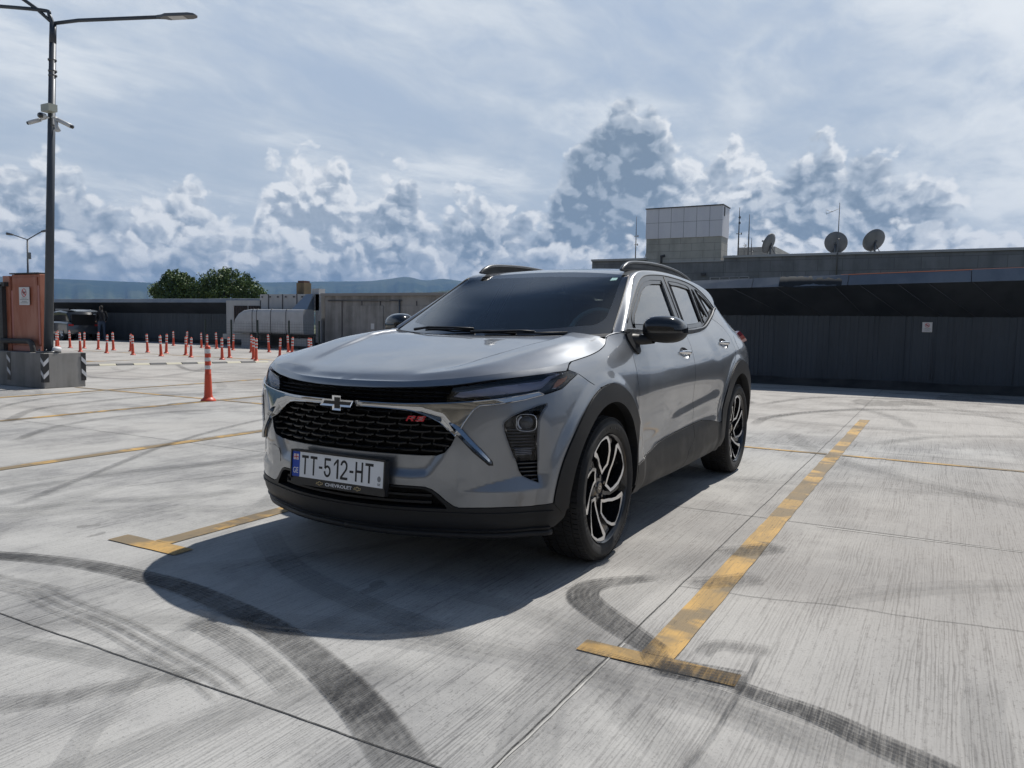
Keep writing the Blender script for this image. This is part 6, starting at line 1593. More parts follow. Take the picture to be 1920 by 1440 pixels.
# ------------------------------------------------------------------ wheels
def densloop(P,k):
    P=np.asarray(P,float); return np.array([P[i]+(P[(i+1)%len(P)]-P[i])*j/k for i in range(len(P)) for j in range(k)])
def wheel_meshes():
    """built for the left side: axle along +Y, outer face at y>0, centre at the hub"""
    out={}
    R=.350; hw=.1125
    # tyre body
    prof=[(.262,-.095),(.275,-.108),(.305,-.1165),(.328,-.110),(.3405,-.094),(.3455,-.070),(.3475,0),(.3455,.070),(.3405,.094),(.328,.110),(.318,.1145),(.316,.1165),(.303,.1175),(.300,.1160),(.285,.1150),(.275,.1095),(.268,.102),(.262,.095)]
    g=Geo(); lathe(g,prof,96); out['tyre']=g
    # road tread: ribs cut by fine slots
    t=Geo(); n=84
    rows=[(-.101,-.074,.010,.30),(-.066,-.030,.018,.16),(-.023,.023,.0,.14),(.030,.066,-.018,.16),(.074,.101,-.010,.30)]
    for ri,(y0,y1,sk,gp) in enumerate(rows):
        for k in range(n):
            a0=2*math.pi*(k+.5*(ri%2))/n; a1=a0+2*math.pi/n*(1-gp*.55)
            r0=.3425
            def rt_(y): return .3520-.0062*(abs(y)/.101)**4
            V=[(r0*math.cos(a),y,r0*math.sin(a)) for a,y in ((a0,y0),(a1,y0),(a1+sk,y1),(a0+sk,y1))]+[(rt_(y)*math.cos(a),y,rt_(y)*math.sin(a)) for a,y in ((a0,y0),(a1,y0),(a1+sk,y1),(a0+sk,y1))]
            t.add(V,[(4,5,6,7),(0,1,5,4),(1,2,6,5),(2,3,7,6),(3,0,4,7)])
    # fine ribs on the sidewall shoulder and raised lettering blocks
    for k in range(168):
        for s_ in (1,):
            a0=2*math.pi*(k+.2)/168; a1=a0+2*math.pi/168*.5
            V=[(r_*math.cos(a),s_*y,r_*math.sin(a)) for r_,y in ((.344,.0985),(.330,.1115)) for a in (a0,a1)]+[(r_*math.cos(a),s_*y,r_*math.sin(a)) for r_,y in ((.3455,.0993),(.3305,.1122)) for a in (a0,a1)]
            t.add(V,[(4,5,7,6),(0,1,5,4),(2,3,7,6),(0,2,6,4),(1,3,7,5)])
    rgw=np.random.default_rng(4)
    for c0 in (62,200,310):
        a=math.radians(c0)
        for q in range(11):
            w=rgw.uniform(.012,.026)
            if q in (5,): a+=.03; continue
            V=[(r_*math.cos(b_),y,r_*math.sin(b_)) for y in (.1150,.1174) for r_,b_ in ((.291,a),(.291,a+w/.3),(.309,a+w/.3),(.309,a))]
            t.add(V,[(4,5,6,7),(0,1,5,4),(1,2,6,5),(2,3,7,6),(3,0,4,7)]); a+=w/.3+.018
    out['tyre_tread']=t
    # rim barrel
    b=Geo(); lathe(b,[(.2645,.098),(.2655,.104),(.2635,.1065),(.256,.101),(.250,.085),(.240,.05),(.232,.0),(.236,-.06),(.25,-.10)],72)
    out['rim_barrel']=b
    # machined ring faces: five closed loops, traced on the wheel face (radius, angle)
    LO=[(.064,109),(.098,121),(.126,127),(.150,121),(.190,111.5),(.226,101.5),(.252,93.5),(.2600,88),(.2600,74),(.2600,62),(.2560,54.5),(.2300,50),(.205,54),(.180,60),(.150,66),(.120,72),(.090,86)]
    _q=[(r*math.cos(math.radians(a)),r*math.sin(math.radians(a))) for r,a in LO]
    _i1=inset(_q,.0150); _i2=inset(_q,.0235); LI=[]
    for k,(r,a) in enumerate(LO):
        w=1. if (r>.19 and a<64) else 0.; p=_i1[k]*(1-w)+_i2[k]*w; LI.append((math.hypot(*p),math.degrees(math.atan2(p[1],p[0]))))
    def yo(r): return .066+.030*sstep((r-.06)/.19)          # spoke face comes outward towards the rim
    f=Geo(); sp=Geo()
    for k in range(5):
        rot=72*k
        P=[(r*math.cos(math.radians(a+rot)),r*math.sin(math.radians(a+rot)),r) for r,a in LO]; Q=[(r*math.cos(math.radians(a+rot)),r*math.sin(math.radians(a+rot)),r) for r,a in LI]
        n=len(P)
        Pc=densloop(P,3); Qc=densloop(Q,3); n=len(Pc)
        V=[(p[0],float(yo(p[2])),p[1]) for p in Pc]+[(p[0],float(yo(p[2]))-.001,p[1]) for p in Qc]
        f.add(V,[(i,(i+1)%n,n+(i+1)%n,n+i) for i in range(n)])
        # black walls of the loop, running back
        V=[(p[0],float(yo(p[2]))-.001,p[1]) for p in Qc]+[(p[0]*1.0,float(yo(p[2]))-.045,p[1]) for p in Qc]
        sp.add(V,[(i,(i+1)%n,n+(i+1)%n,n+i) for i in range(n)])
        V=[(p[0],float(yo(p[2])),p[1]) for p in Pc]+[(p[0],float(yo(p[2]))-.045,p[1]) for p in Pc]
        sp.add(V,[(i,(i+1)%n,n+(i+1)%n,n+i) for i in range(n)])
        # recessed Y spoke between this loop and the next
        SPK=[(.05,73),(.10,68),(.150,60),(.198,50),(.236,44),(.262,42),(.262,30),(.235,31),(.200,36),(.150,48),(.10,57),(.05,45)]
        C2=[(r*math.cos(math.radians(a+rot)),r*math.sin(math.radians(a+rot)),r) for r,a in SPK]
        V=[(p[0],float(yo(p[2]))-.016,p[1]) for p in C2]; m_=len(V); V+=[(p[0],float(yo(p[2]))-.05,p[1]) for p in C2]
        sp.add(V,[tuple(range(m_))]+[(i,(i+1)%m_,m_+(i+1)%m_,m_+i) for i in range(m_)])
    out['rim_face']=f
    # hub
    lathe(sp,[(.001,.065),(.026,.065),(.029,.062),(.031,.058),(.070,.056),(.082,.050),(.085,.02)],40)
    out['rim_spokes']=sp
    nuts=Geo()
    for k in range(5):
        a=math.radians(72*k+20); lathe(nuts,[(.001,.066),(.008,.066),(.010,.062),(.010,.052)],8,c=(.055*math.cos(a),0,.055*math.sin(a)))
    out['wheel_nuts']=nuts
    bd=Geo(); lathe(bd,[(.001,.020),(.06,.020),(.075,.012),(.155,.012),(.157,.0),(.155,-.012),(.07,-.012)],48); out['brake_disc']=bd
    bc=Geo(); V=[];F=[]
    for i in range(9):
        a=math.radians(150+60*i/8)
        for r_,y in ((.10,-.03),(.10,.035),(.172,.035),(.172,-.03)): V.append((r_*math.cos(a),y,r_*math.sin(a)))
    for i in range(8):
        for j in range(4): F.append((i*4+j,i*4+(j+1)%4,(i+1)*4+(j+1)%4,(i+1)*4+j))
    F+=[(0,1,2,3),(32,33,34,35)]; bc.add(V,F); out['brake_caliper']=bc
    em=Geo(); P=[(a*.0125,b_*.010) for a,b_ in BOW]; Pi=inset(P,.0022); n=len(P); em.add([(x,.0662,z) for x,z in P]+[(x,.0662,z) for x,z in Pi],[(i,(i+1)%n,n+(i+1)%n,n+i) for i in range(n)]); out['hub_emblem']=em
    return out
WM=wheel_meshes(); WMAT={'tyre':TYRE,'tyre_tread':TYRE,'rim_barrel':RIMB,'rim_face':RIMS,'rim_spokes':RIMB,'wheel_nuts':RIMB,'brake_disc':BRAKE,'brake_caliper':PLAST,'hub_emblem':RIMS}
WD={}
for k,g in WM.items():
    me=g.mesh(k); me.materials.append(WMAT[k]); bm=bmesh.new(); bm.from_mesh(me); bmesh.ops.remove_doubles(bm,verts=bm.verts,dist=1e-5); bmesh.ops.recalc_face_normals(bm,faces=bm.faces); bmesh.ops.triangulate(bm,faces=[f for f in bm.faces if len(f.verts)>4]); bm.to_mesh(me); bm.free()
    me.set_sharp_from_angle(angle=math.radians(38)); WD[k]=me
for (cx,sgn,rot) in ((0,1,0),(-2.70,1,26),(0,-1,10),(-2.70,-1,40)):
    w=empty('wheel',(cx,sgn*.793,.352)); w.parent=car; w.rotation_euler=(0,math.radians(-rot),0 if sgn>0 else 0)
    if sgn<0: w.scale=(1,-1,1)
    for k,me in WD.items():
        o=bpy.data.objects.new(k,me); scene.collection.objects.link(o); o.parent=w
# tyre lettering
# ------------------------------------------------------------------ service building and ducts in the middle distance
def f_conc2(b,p):
    o=obc(b); x,y,z=b.xyz(o); n=b.noise(o,.7,6,.65); st=b.noise(b.comb(b.mul(x,3.),b.mul(y,3.),b.mul(z,.35)),1.,5,.6)
    c=b.mix(b.ss(b.add(b.mul(n,.5),b.mul(st,.5)),.40,.62),(.30,.29,.275),(.17,.165,.155)); b.put(p.inputs['Base Color'],c)
SCON=mat('stained_concrete_panel',(.26,.25,.24),.85,fn=f_conc2)
SB_=empty('service_building',(-20,-14.5,0),0,'low weathered concrete service building behind the car hood','building')
bobj('wall',[((-5.,.5,1.05),(10.,10.6,2.2))],SCON,SB_)
bobj('roof_edge',[((-4.96,.5,2.20),(10.2,10.8,.10))],mat('roof_edge_metal',(.24,.23,.22),.6),SB_)
bobj('panel_joint',[((.012,y,1.0),(.02,.03,1.9)) for y in (-3.9,-2.9,-2.0,-1.1,-.3,.55,1.4,2.3,3.4)],JNT,SB_)
bobj('door_panel',[((.02,-2.6,.9),(.03,1.5,1.75)),((.02,-.6,.9),(.03,1.5,1.75))],mat('pale_door',(.33,.32,.31),.7,fn=f_conc2),SB_)
g=Geo(); tube(g,[(.06,-1.05+.0,.2),(.06,-1.05,2.0)],.03,6); tube(g,[(.06,.65,1.45),(.06,.65,1.95),(.06,1.2,1.95)],.025,6); tube(g,[(.06,2.2,.3),(.06,2.2,2.2)],.05,6); tube(g,[(.05,-4.6,1.96),(.05,-.95,1.96)],.02,5); g.obj('pipe',SB_,[METD])
bobj('notice',[((.035,-2.35,.98),(.01,.16,.22))],mat('notice_white',(.6,.6,.6),.6),SB_)
bobj('window_strip',[((.02,1.5,1.25),(.03,1.1,.3))],JNT,SB_)
GALV=mat('galvanised_sheet',(.42,.43,.44),.6,.25,fn=lambda b,p:(b.put(p.inputs['Base Color'],b.mix(b.noise(obc(b),3.,4,.6),(.32,.33,.34),(.50,.51,.52))),b.put(p.inputs['Roughness'],b.lin(b.noise(obc(b),1.2,4,.6),.3,.7,.45,.62))))
GALP=mat('grey_steel_panel',(.34,.35,.355),.55,.1,fn=f_dark((.32,.33,.335),(.40,.405,.41),.55))
AC=empty('ventilation_unit',(-20,-21.2,0),0,'galvanised ventilation unit with a big rounded duct on a dark stand','ventilation unit')
bobj('plenum_box',[((-.8,-.05,1.90),(1.6,3.3,.66)),((-.75,1.55,1.25),(1.5,.30,1.95))],GALP,AC)
bobj('plenum_seam',[((.012,-1.2+.8*k,1.90),(.02,.03,.66)) for k in range(4)]+[((.03,-1.55+.45*k,2.12),(.05,.05,.05)) for k in range(6)],JNT,AC)
# slanted hood of the plenum
g=Geo(); V=[(.02,.35,1.60),(.02,1.35,1.60),(.02,1.35,2.22),(.02,1.0,2.22),(.45,.55,1.60),(.45,1.38,1.60),(.10,1.38,2.22),(.10,1.0,2.22)]; g.add(V,[(4,5,6,7),(0,4,7,3),(1,2,6,5),(3,7,6,2)]); g.obj('slanted_hood',AC,[mat('blue_grey_sheet',(.22,.27,.33),.4,.5)],smooth=False)
g=Geo(); V=[];F=[]; prof=[(-2.55,.62),(-2.55,.9),(-2.48,1.2),(-2.28,1.42),(-2.0,1.55),(-1.6,1.60),(1.38,1.60)]
sec=[]; n=14
for i,(y,zt) in enumerate(prof):
    for k in range(n):
        a=-.5*math.pi+math.pi*k/(n-1); h=(zt-.6)/2; V.append((.05+.62*abs(math.cos(a))**.13,y,.6+h+h*math.copysign(abs(math.sin(a))**.3,math.sin(a))))
for i in range(len(prof)-1):
    for k in range(n-1): F.append((i*n+k,(i+1)*n+k,(i+1)*n+k+1,i*n+k+1))
F.append(tuple((len(prof)-1)*n+k for k in range(n))); g.add(V,F); fixn(g.obj('rounded_duct',AC,[GALV],auto=50))
g=Geo()
for y in (-1.45,-1.2,-.4,.45): tube(g,[(.05+.625*abs(math.cos(a))**.13+.006,y,1.1+.502*math.copysign(abs(math.sin(a))**.3,math.sin(a))) for a in np.linspace(-1.5,1.5,24)],.010,5)
g.obj('duct_band',AC,[METD])
bobj('stand',[((.1,-2.2,.30),(.5,.5,.62))],GALP,AC); bobj('under_frame',[((.3,y,.3),(.06,.06,.6)) for y in (-1.6,-.8,0,.8,1.6)]+[((.3,0,.58),(.06,3.4,.06)),((.3,0,.08),(.06,3.4,.06)),((-.6,0,.3),(.05,3.6,.62))],JNT,AC)
bobj('under_frame',[((.2,.9,.28),(.4,.8,.3))],GALP,AC)
CB=empty('louvre_cabinet',(-20,-23.9,0),0,'pale metal cabinet with two dark louvred openings left of the rounded duct','cabinet')
bobj('cabinet_body',[((-.6,0,1.25),(1.2,2.1,1.45)),((-.6,-.2,.42),(1.1,2.3,.22))],GALP,CB)
for y0,y1 in ((-.55,.25),(.33,.98)):
    o=bobj('louvre_opening',[((.012,(y0+y1)/2,1.2),(.03,y1-y0,1.1))],DARK,CB); bobj('louvre_blade',[((.035,y0+.04+(y1-y0-.08)*k/6,1.2),(.02,.02,1.05)) for k in range(7)],mat('louvre_brown',(.09,.06,.055),.6),o)
CH_=empty('chimney',(-20.6,-21.0,2.2),0,'rusty square chimney stub above the ventilation unit','chimney'); bobj('flue',[((0,0,.2),(.42,.42,.62))],mat('rusty_steel',(.13,.10,.07),.8,fn=f_dark((.10,.08,.05),(.22,.16,.09),.8)),CH_); bobj('flue_cap',[((0,0,.54),(.34,.34,.12))],mat('rust_cap',(.10,.05,.04),.8),CH_)
VB=bobj('roof_vent_box',[((-20.6,-20.2,2.36),(.35,.4,.22))],GALP,None); tag(VB,'small grey vent box right of the chimney stub','vent')
# mesh fence
FN=empty('mesh_fence',(-18.6,-24.6,0),0,'dark green wire mesh fence with posts in front of the ventilation unit','fence')
for k,y in enumerate((0,1.55,3.05,4.75,6.3)):
    g=Geo(); box(g,(0,y,.57),(.05,.05,1.16)); g.obj('fence_post',FN,[mat('fence_green',(.012,.025,.022),.5)],smooth=False)
g=Geo()
for z in np.arange(.12,1.1,.11): tube(g,[(0,0,z),(0,6.3,z)],.0035,3,caps=False)
for y in np.arange(0,6.3,.09): tube(g,[(0,y,.1),(0,y,1.1)],.0022,3,caps=False)
g.obj('wire_mesh',FN,[MATS['fence_green']])
# ------------------------------------------------------------------ bollards
ORG=mat('bollard_orange',(.60,.075,.035),.45,fn=lambda b,p:b.put(p.inputs['Base Color'],b.mix(b.ss(b.noise(obc(b),9,4,.7),.45,.7),(.62,.080,.035),(.40,.055,.035))))
BND=mat('reflective_band',(.62,.62,.62),.35,fn=lambda b,p:b.put(p.inputs['Base Color'],b.mix(b.ss(b.noise(obc(b),14,4,.7),.5,.72),(.66,.66,.66),(.35,.33,.31))))
def bollard_parts():
    r=[]
    g=Geo(); prof=[(.001,.775),(.020,.772),(.034,.760),(.040,.742),(.041,.70),(.041,.385),(.044,.38)]
    for k in range(9): z=.375-.032*k; rr_=.043+.0012*k; prof+=[(rr_,z),(rr_+.003,z-.011),(rr_+.0008,z-.024)]
    prof+=[(.056,.075),(.062,.05)]; lathe(g,prof,24,'Z'); r.append(('bollard_post',g,ORG))
    g=Geo(); lathe(g,[(.063,.05),(.078,.036),(.098,.018),(.102,.004),(.102,0)],24,'Z'); r.append(('bollard_base',g,ORG))
    for z0,z1 in ((.665,.725),(.555,.605),(.445,.495)):
        g=Geo(); lathe(g,[(.0395,z0-.001),(.0432,z0),(.0432,z1),(.0395,z1+.001)],24,'Z'); r.append(('reflective_band',g,BND))
    out=[]
    for n_,g,m_ in r:
        me=g.mesh(n_); me.materials.append(m_); bm=bmesh.new(); bm.from_mesh(me); bmesh.ops.recalc_face_normals(bm,faces=bm.faces); bm.to_mesh(me); bm.free(); me.set_sharp_from_angle(angle=math.radians(40)); out.append((n_,me))
    return out
BP_=bollard_parts()
rowA=[(-12.2,-24.32),(-11.96,-22.57),(-12.02,-21.27),(-11.83,-19.66),(-11.93,-18.46),(-12.06,-17.28),(-11.86,-15.70),(-11.84,-14.32)]
rowB=[(-14.15,-27.51),(-13.77,-26.11),(-13.85,-25.38),(-13.64,-24.21),(-13.55,-23.2),(-13.43,-22.08),(-13.31,-21.01),(-13.31,-20.06),(-12.94,-18.63),(-12.73,-16.4),(-12.56,-15.21)]
rowC=[(-18.37,-26.32),(-17.96,-24.96),(-17.63,-23.65),(-17.43,-22.54),(-16.92,-21.04),(-15.96,-19.03),(-16.55,-18.77),(-17.09,-18.37),(-14.8,-19.9),(-14.08,-15.72),(-14.1,-15.23),(-15.32,-15.69),(-14.3,-14.6)]
ordn=['first','second','third','fourth','fifth','sixth','seventh','eighth','ninth','tenth','eleventh','twelfth','thirteenth']
BL=[(-3.9,-6.65,1.0,'large near orange bollard with three white bands standing alone left of the car')]
for row,nm in ((rowA,'nearest far row'),(rowB,'middle far row'),(rowC,'rearmost scattered row')):
    row=sorted(row,key=lambda p:math.atan2(p[1]-2.28,p[0]-3.46),reverse=True)   # left to right in view
    row=row[::-1] if math.atan2(row[0][1]-2.28,row[0][0]-3.46)<math.atan2(row[-1][1]-2.28,row[-1][0]-3.46) else row
    for i,(x,y) in enumerate(row): BL.append((x,y,.80+.03*math.sin(i*2.1),'orange bollard with white bands, %s from the left in the %s'%(ordn[i],nm)))
for i,(x,y,s_,lb) in enumerate(BL):
    rt=empty('bollard',(x,y,.004),i*.7,lb,'bollard','orange bollards on the deck'); rt.scale=(s_*1.0,s_*1.0,s_)
    rt.rotation_euler=(.045*math.sin(i*3.3)*(i>0),.045*math.cos(i*2.1)*(i>0),i*.7)
    for n_,me in BP_: o=bpy.data.objects.new(n_,me); scene.collection.objects.link(o); o.parent=rt
# speed bump of alternating blocks
SBp=empty('speed_bump',(-7.0,-15.6,.003),math.atan2(1.61,-4.31),'low speed bump of alternating black and pale yellow blocks across the lane','speed bump')
for k in range(25):
    g=Geo(); V=[];F=[]; sk=.06
    for i,(y,z) in enumerate(((-.15,.0),(-.10,.025),(-.04,.036),(.04,.036),(.10,.025),(.15,0))): V+= [(.38*k-4.4+.01+sk*y,y,z),(.38*k-4.4+.37+sk*y,y,z)]
    for i in range(5): F.append((2*i,2*i+1,2*i+3,2*i+2))
    F+=[(0,2,4,6,8,10),(1,11,9,7,5,3)]
    g.add(V,F); fixn(g.obj('bump_block',SBp,[mat('bump_black',(.09,.09,.088),.7) if k%2 else mat('bump_yellow',(.50,.47,.36),.7)],smooth=False))
# ------------------------------------------------------------------ concrete plinth, lamp post, cabinet
BLKM=mat('plinth_concrete',(.30,.29,.27),.85,fn=f_conc2)
PL=empty('concrete_plinth',(-3.62,-10.1,0),0,'rough concrete plinth with black and white chevron plates under the lamp post','plinth')
g=Geo(); V=[(0,0,0),(-.68,0,0),(-.68,-1.75,0),(0,-1.75,0),(0.0,0.0,.565),(-.66,0,.565),(-.66,-1.75,.565),(0,-1.75,.565)]; g.add(V,[(3,2,1,0),(4,5,6,7),(0,1,5,4),(1,2,6,5),(2,3,7,6),(3,0,4,7)]); fixn(g.obj('plinth_block',PL,[BLKM],smooth=False,bevel=.012))
CHB=mat('chevron_black',(.02,.02,.022),.5); CHW=mat('chevron_white',(.55,.56,.58),.5)
def chevplate(P0,ua,ub,name='chevron_plate'):
    """plate folded round a corner; ua, ub unit vectors of the two wings"""
    ua=Vector(ua);ub=Vector(ub); n1=(-ub); n2=(-ua); w=.085; z0,z1=.10,.555; P0=Vector(P0)+(-ua-ub)*.006
    g=Geo(); V=[P0+ua*w+Vector((0,0,z0)),P0+Vector((0,0,z0)),P0+ub*w+Vector((0,0,z0)),P0+ua*w+Vector((0,0,z1)),P0+Vector((0,0,z1)),P0+ub*w+Vector((0,0,z1))]; g.add([tuple(v) for v in V],[(0,1,4,3),(1,2,5,4)]); o=g.obj(name,PL,[CHB],smooth=False)
    g=Geo(); e=(-ua-ub)*.003; t=.07
    for zc in (.20,.40):
        for u in (ua,ub):
            V=[P0+e+Vector((0,0,zc-.05)),P0+e+u*w*.95+Vector((0,0,zc+.03)),P0+e+u*w*.95+Vector((0,0,zc+.03+t)),P0+e+Vector((0,0,zc-.05+t))]; g.add([tuple(v) for v in V],[(0,1,2,3)])
    g.obj('chevron_stripe',o,[CHW],smooth=False)
chevplate((0,0,0),(0,-1,0),(-1,0,0)); chevplate((-.68,0,0),(1,0,0),(0,-1,0)); chevplate((0,-.98,0),(0,-1,0),(0,1,0)) if False else None
g=Geo(); g.add([(.006,-.93,.10),(.006,-1.03,.10),(.006,-1.03,.555),(.006,-.93,.555)],[(3,2,1,0)]); o=g.obj('chevron_plate',PL,[CHB],smooth=False)
g=Geo()
for zc in (.22,.42): g.add([(.010,-1.03,zc+.03),(.010,-.93,zc-.05),(.010,-.93,zc+.02),(.010,-1.03,zc+.10)],[(0,1,2,3)])
g.obj('chevron_stripe',o,[CHW],smooth=False)
POLE=mat('pole_grey',(.055,.065,.080),.42,.3,fn=f_dark((.048,.058,.072),(.080,.090,.105),.42))
LP=empty('lamp_post',(-3.78,-10.24,.565),0,'tall dark grey lamp post with three arms and cameras on the concrete plinth','street lamp')
g=Geo(); tube(g,[(0,0,0),(-.10,0,2.4),(-.21,.0,4.9)],[.070,.060,.050],14); tube(g,[(-.21,0,4.88),(-.225,0,5.2)],[.052,.050],14); g.obj('pole',LP,[POLE])
g=Geo(); box(g,(0,0,.012),(.26,.26,.024)); 
for a in (.09,-.09):
    for b_ in (.09,-.09): tube(g,[(a,b_,.02),(a,b_,.06)],.012,6)
g.obj('base_plate',LP,[METD])
top_=Vector((-.225,0,5.19))
for pts,lumi in (([top_,top_+Vector((-.13,.45,.015)),top_+Vector((-.60,1.78,.0))],True),([top_+Vector((0,0,-.02)),top_+Vector((.03,-.05,.13)),top_+Vector((.10,-.16,.20)),top_+Vector((.75,-1.3,.28))],True),([top_,top_+Vector((.12,-.22,.22)),top_+Vector((.75,-.75,.75))],True)):
    g=Geo(); tube(g,[tuple(p) for p in (pts if len(pts)==3 else catmull([tuple(p) for p in pts],5))],.028,10); arm=g.obj('lamp_arm',LP,[POLE])
    d=(Vector(pts[-1])-Vector(pts[-2])).normalized(); e=Vector(pts[-1]); sd=d.cross(Vector((0,0,1))).normalized(); up=sd.cross(d)
    g=Geo(); V=[];F=[]
    for i,(l,w,h) in enumerate(((-.06,.03,.025),(.05,.05,.028),(.12,.085,.030),(.50,.085,.026),(.58,.06,.020),(.60,.03,.010))):
        for a,b_ in ((-1,-.55),(1,-.55),(1,.55),(-1,.55)): V.append(tuple(e+d*l+sd*w*a+up*h*b_*1.3))
    for i in range(5):
        for k in range(4): F.append((i*4+k,i*4+(k+1)%4,(i+1)*4+(k+1)%4,(i+1)*4+k))
    F+=[(3,2,1,0),(20,21,22,23)]; g.add(V,F); lu=fixn(g.obj('luminaire',arm,[METD],auto=35))
    g=Geo(); V=[tuple(e+d*l+sd*w-up*.023) for l,w in ((.16,-.07),(.42,-.07),(.42,.07),(.16,.07))]; g.add(V,[(0,1,2,3)]); g.obj('luminaire_lens',lu,[mat('diffuser_grey',(.5,.5,.5),.4)],smooth=False)
g=Geo()
for z in (4.62,4.45,4.38): lathe(g,[(.056,-.012),(.064,-.012),(.064,.012),(.056,.012)],14,'Z',c=(-.195,0,z)); tube(g,[(-.195,-.09,z),(-.195,.09,z)],.006,4)
lathe(g,[(.062,-.012),(.068,-.012),(.068,.012),(.062,.012)],14,'Z',c=(-.17,0,3.60)); tube(g,[(-.17,-.10,3.60),(-.17,.10,3.60)],.006,4)
g.obj('pole_clamp',LP,[METD])
CAMW=mat('camera_white',(.55,.56,.56),.4)
JB=bobj('junction_box',[((-3.85,-10.15,4.40),(.14,.21,.11))],mat('box_beige',(.36,.38,.33),.5),None); tag(JB,'small beige junction box strapped to the lamp post above the cameras','junction box')
def cctv(base,tip,label,r=.034):
    rt=empty('security_camera',base,0,label,'camera','security cameras on the lamp post'); b0=Vector((0,0,0)); t=Vector(tip)-Vector(base); d=t.normalized(); g=Geo()
    tube(g,[tuple(d*.10),tuple(t)],r,8); g.obj('camera_body',rt,[CAMW]); g=Geo(); tube(g,[(0,0,0),tuple(d*.11)],.018,6); g.obj('camera_bracket',rt,[CAMW]); g=Geo(); tube(g,[tuple(t),tuple(t+d*.03)],r*.85,8); g.obj('camera_lens',rt,[BLACKG])
cctv((-3.90,-10.32,4.28),(-3.78,-10.58,4.21),'white security camera on the lamp post pointing left')
cctv((-3.90,-10.16,4.28),(-4.02,-9.86,4.13),'white security camera on the lamp post pointing down to the right')
cctv((-3.88,-10.22,4.27),(-3.72,-10.15,4.26),'white security camera with dark face on the front of the lamp post',.05)
g=Geo(); tube(g,[(-3.93,-10.12,4.28),(-3.92,-10.08,4.14),(-3.92,-10.05,4.06)],[.025,.028,.042],8); o=g.obj('horn',None,[CAMW]); tag(o,'white horn hanging between the cameras on the lamp post','horn')
# white bag of packing at the foot of the post
g=Geo(); rg=np.random.default_rng(5); V=[];F=[]
for i in range(7):
    for k in range(10):
        a=2*math.pi*k/10; ph=math.pi*i/6; r=.07*(1+.25*rg.normal()*.6); V.append((r*math.sin(ph)*math.cos(a)*1.2,r*math.sin(ph)*math.sin(a),.05+.045*math.cos(ph)*1.1))
for i in range(6):
    for k in range(10): F.append((i*10+k,i*10+(k+1)%10,(i+1)*10+(k+1)%10,(i+1)*10+k))
g.add(V,F); o=g.obj('crumpled_bag',None,[mat('bag_white',(.62,.63,.64),.6)]); o.location=(-3.86,-10.155,.568); tag(o,'crumpled white plastic bag at the foot of the lamp post','bag')
OR2=mat('cabinet_orange',(.42,.13,.075),.5,fn=lambda b,p:b.put(p.inputs['Base Color'],b.mix(b.ss(b.noise(b.mapv(obc(b),sc=(3,3,.9)),1.6,5,.6),.42,.64),(.34,.105,.055),(.42,.17,.11))))
OR3=mat('cabinet_pink_edge',(.46,.20,.17),.55)
OC_=empty('fire_cabinet',(-3.82,-10.94,.565),0,'tall faded orange metal cabinet with a no drones sign on the concrete plinth','cabinet')
g=Geo(); box(g,(-.06,.06,.635),(.14,.80,1.25)); g.obj('cabinet_body',OC_,[OR2],smooth=False,bevel=.008)
bobj('cabinet_door',[((.018,.06,.66),(.012,.70,1.10))],OR2,OC_); bobj('cabinet_edge',[((.016,.435,.60),(.014,.035,.95)),((.016,-.315,.55),(.014,.06,.90)),((.016,.06,.05),(.016,.80,.085))],OR3,OC_)
bobj('cabinet_lid',[((-.06,.05,1.275),(.20,.80,.02))],KERB,OC_)
bobj('side_panel',[((-.05,-.45,.62),(.18,.20,1.24))],OR2,OC_); bobj('side_duct',[((.06,-.52,.55),(.10,.12,1.10)),((.07,-.44,1.10),(.08,.12,.07))],KERB,OC_)
drone_sign('warning_sign',(-3.775,-10.86,1.47),(0,1,0),(0,0,1),.29,.29,'white no drones sign with small print on the orange cabinet')
g=Geo(); tube(g,catmull([(-3.72,-11.5,.73),(-3.72,-11.0,.735),(-3.72,-10.75,.74),(-3.71,-10.62,.73),(-3.70,-10.54,.67),(-3.70,-10.52,.56)],5),.045,10); o=g.obj('black_pipe',None,[KERB]); tag(o,'fat black wrapped pipe bending down in front of the orange cabinet','pipe')
# ------------------------------------------------------------------ far lamp with two arms
FL=empty('lamp_post',(-17.25,-35.05,0),0,'thin two armed lamp post far off behind the orange cabinet','street lamp')
g=Geo(); tube(g,[(0,0,0),(-.1,-.05,4.72)],[.06,.04],8); g.obj('pole',FL,[POLE])
for sgn,dz in ((-1,.22),(1,.38)):
    g=Geo(); tube(g,[(-.1,-.05,4.7),(-.1-.30*sgn,-.05+.62*sgn,4.7+dz)],.025,6); a_=g.obj('lamp_arm',FL,[POLE]); g=Geo(); tube(g,[(-.1-.30*sgn,-.05+.62*sgn,4.7+dz),(-.1-.42*sgn,-.05+.90*sgn,4.75+dz)],[.045,.07],6); g.obj('luminaire',a_,[METD])
g=Geo(); box(g,(-.05,.12,3.95),(.12,.14,.3)); g.obj('floodlight',FL,[METD],smooth=False)
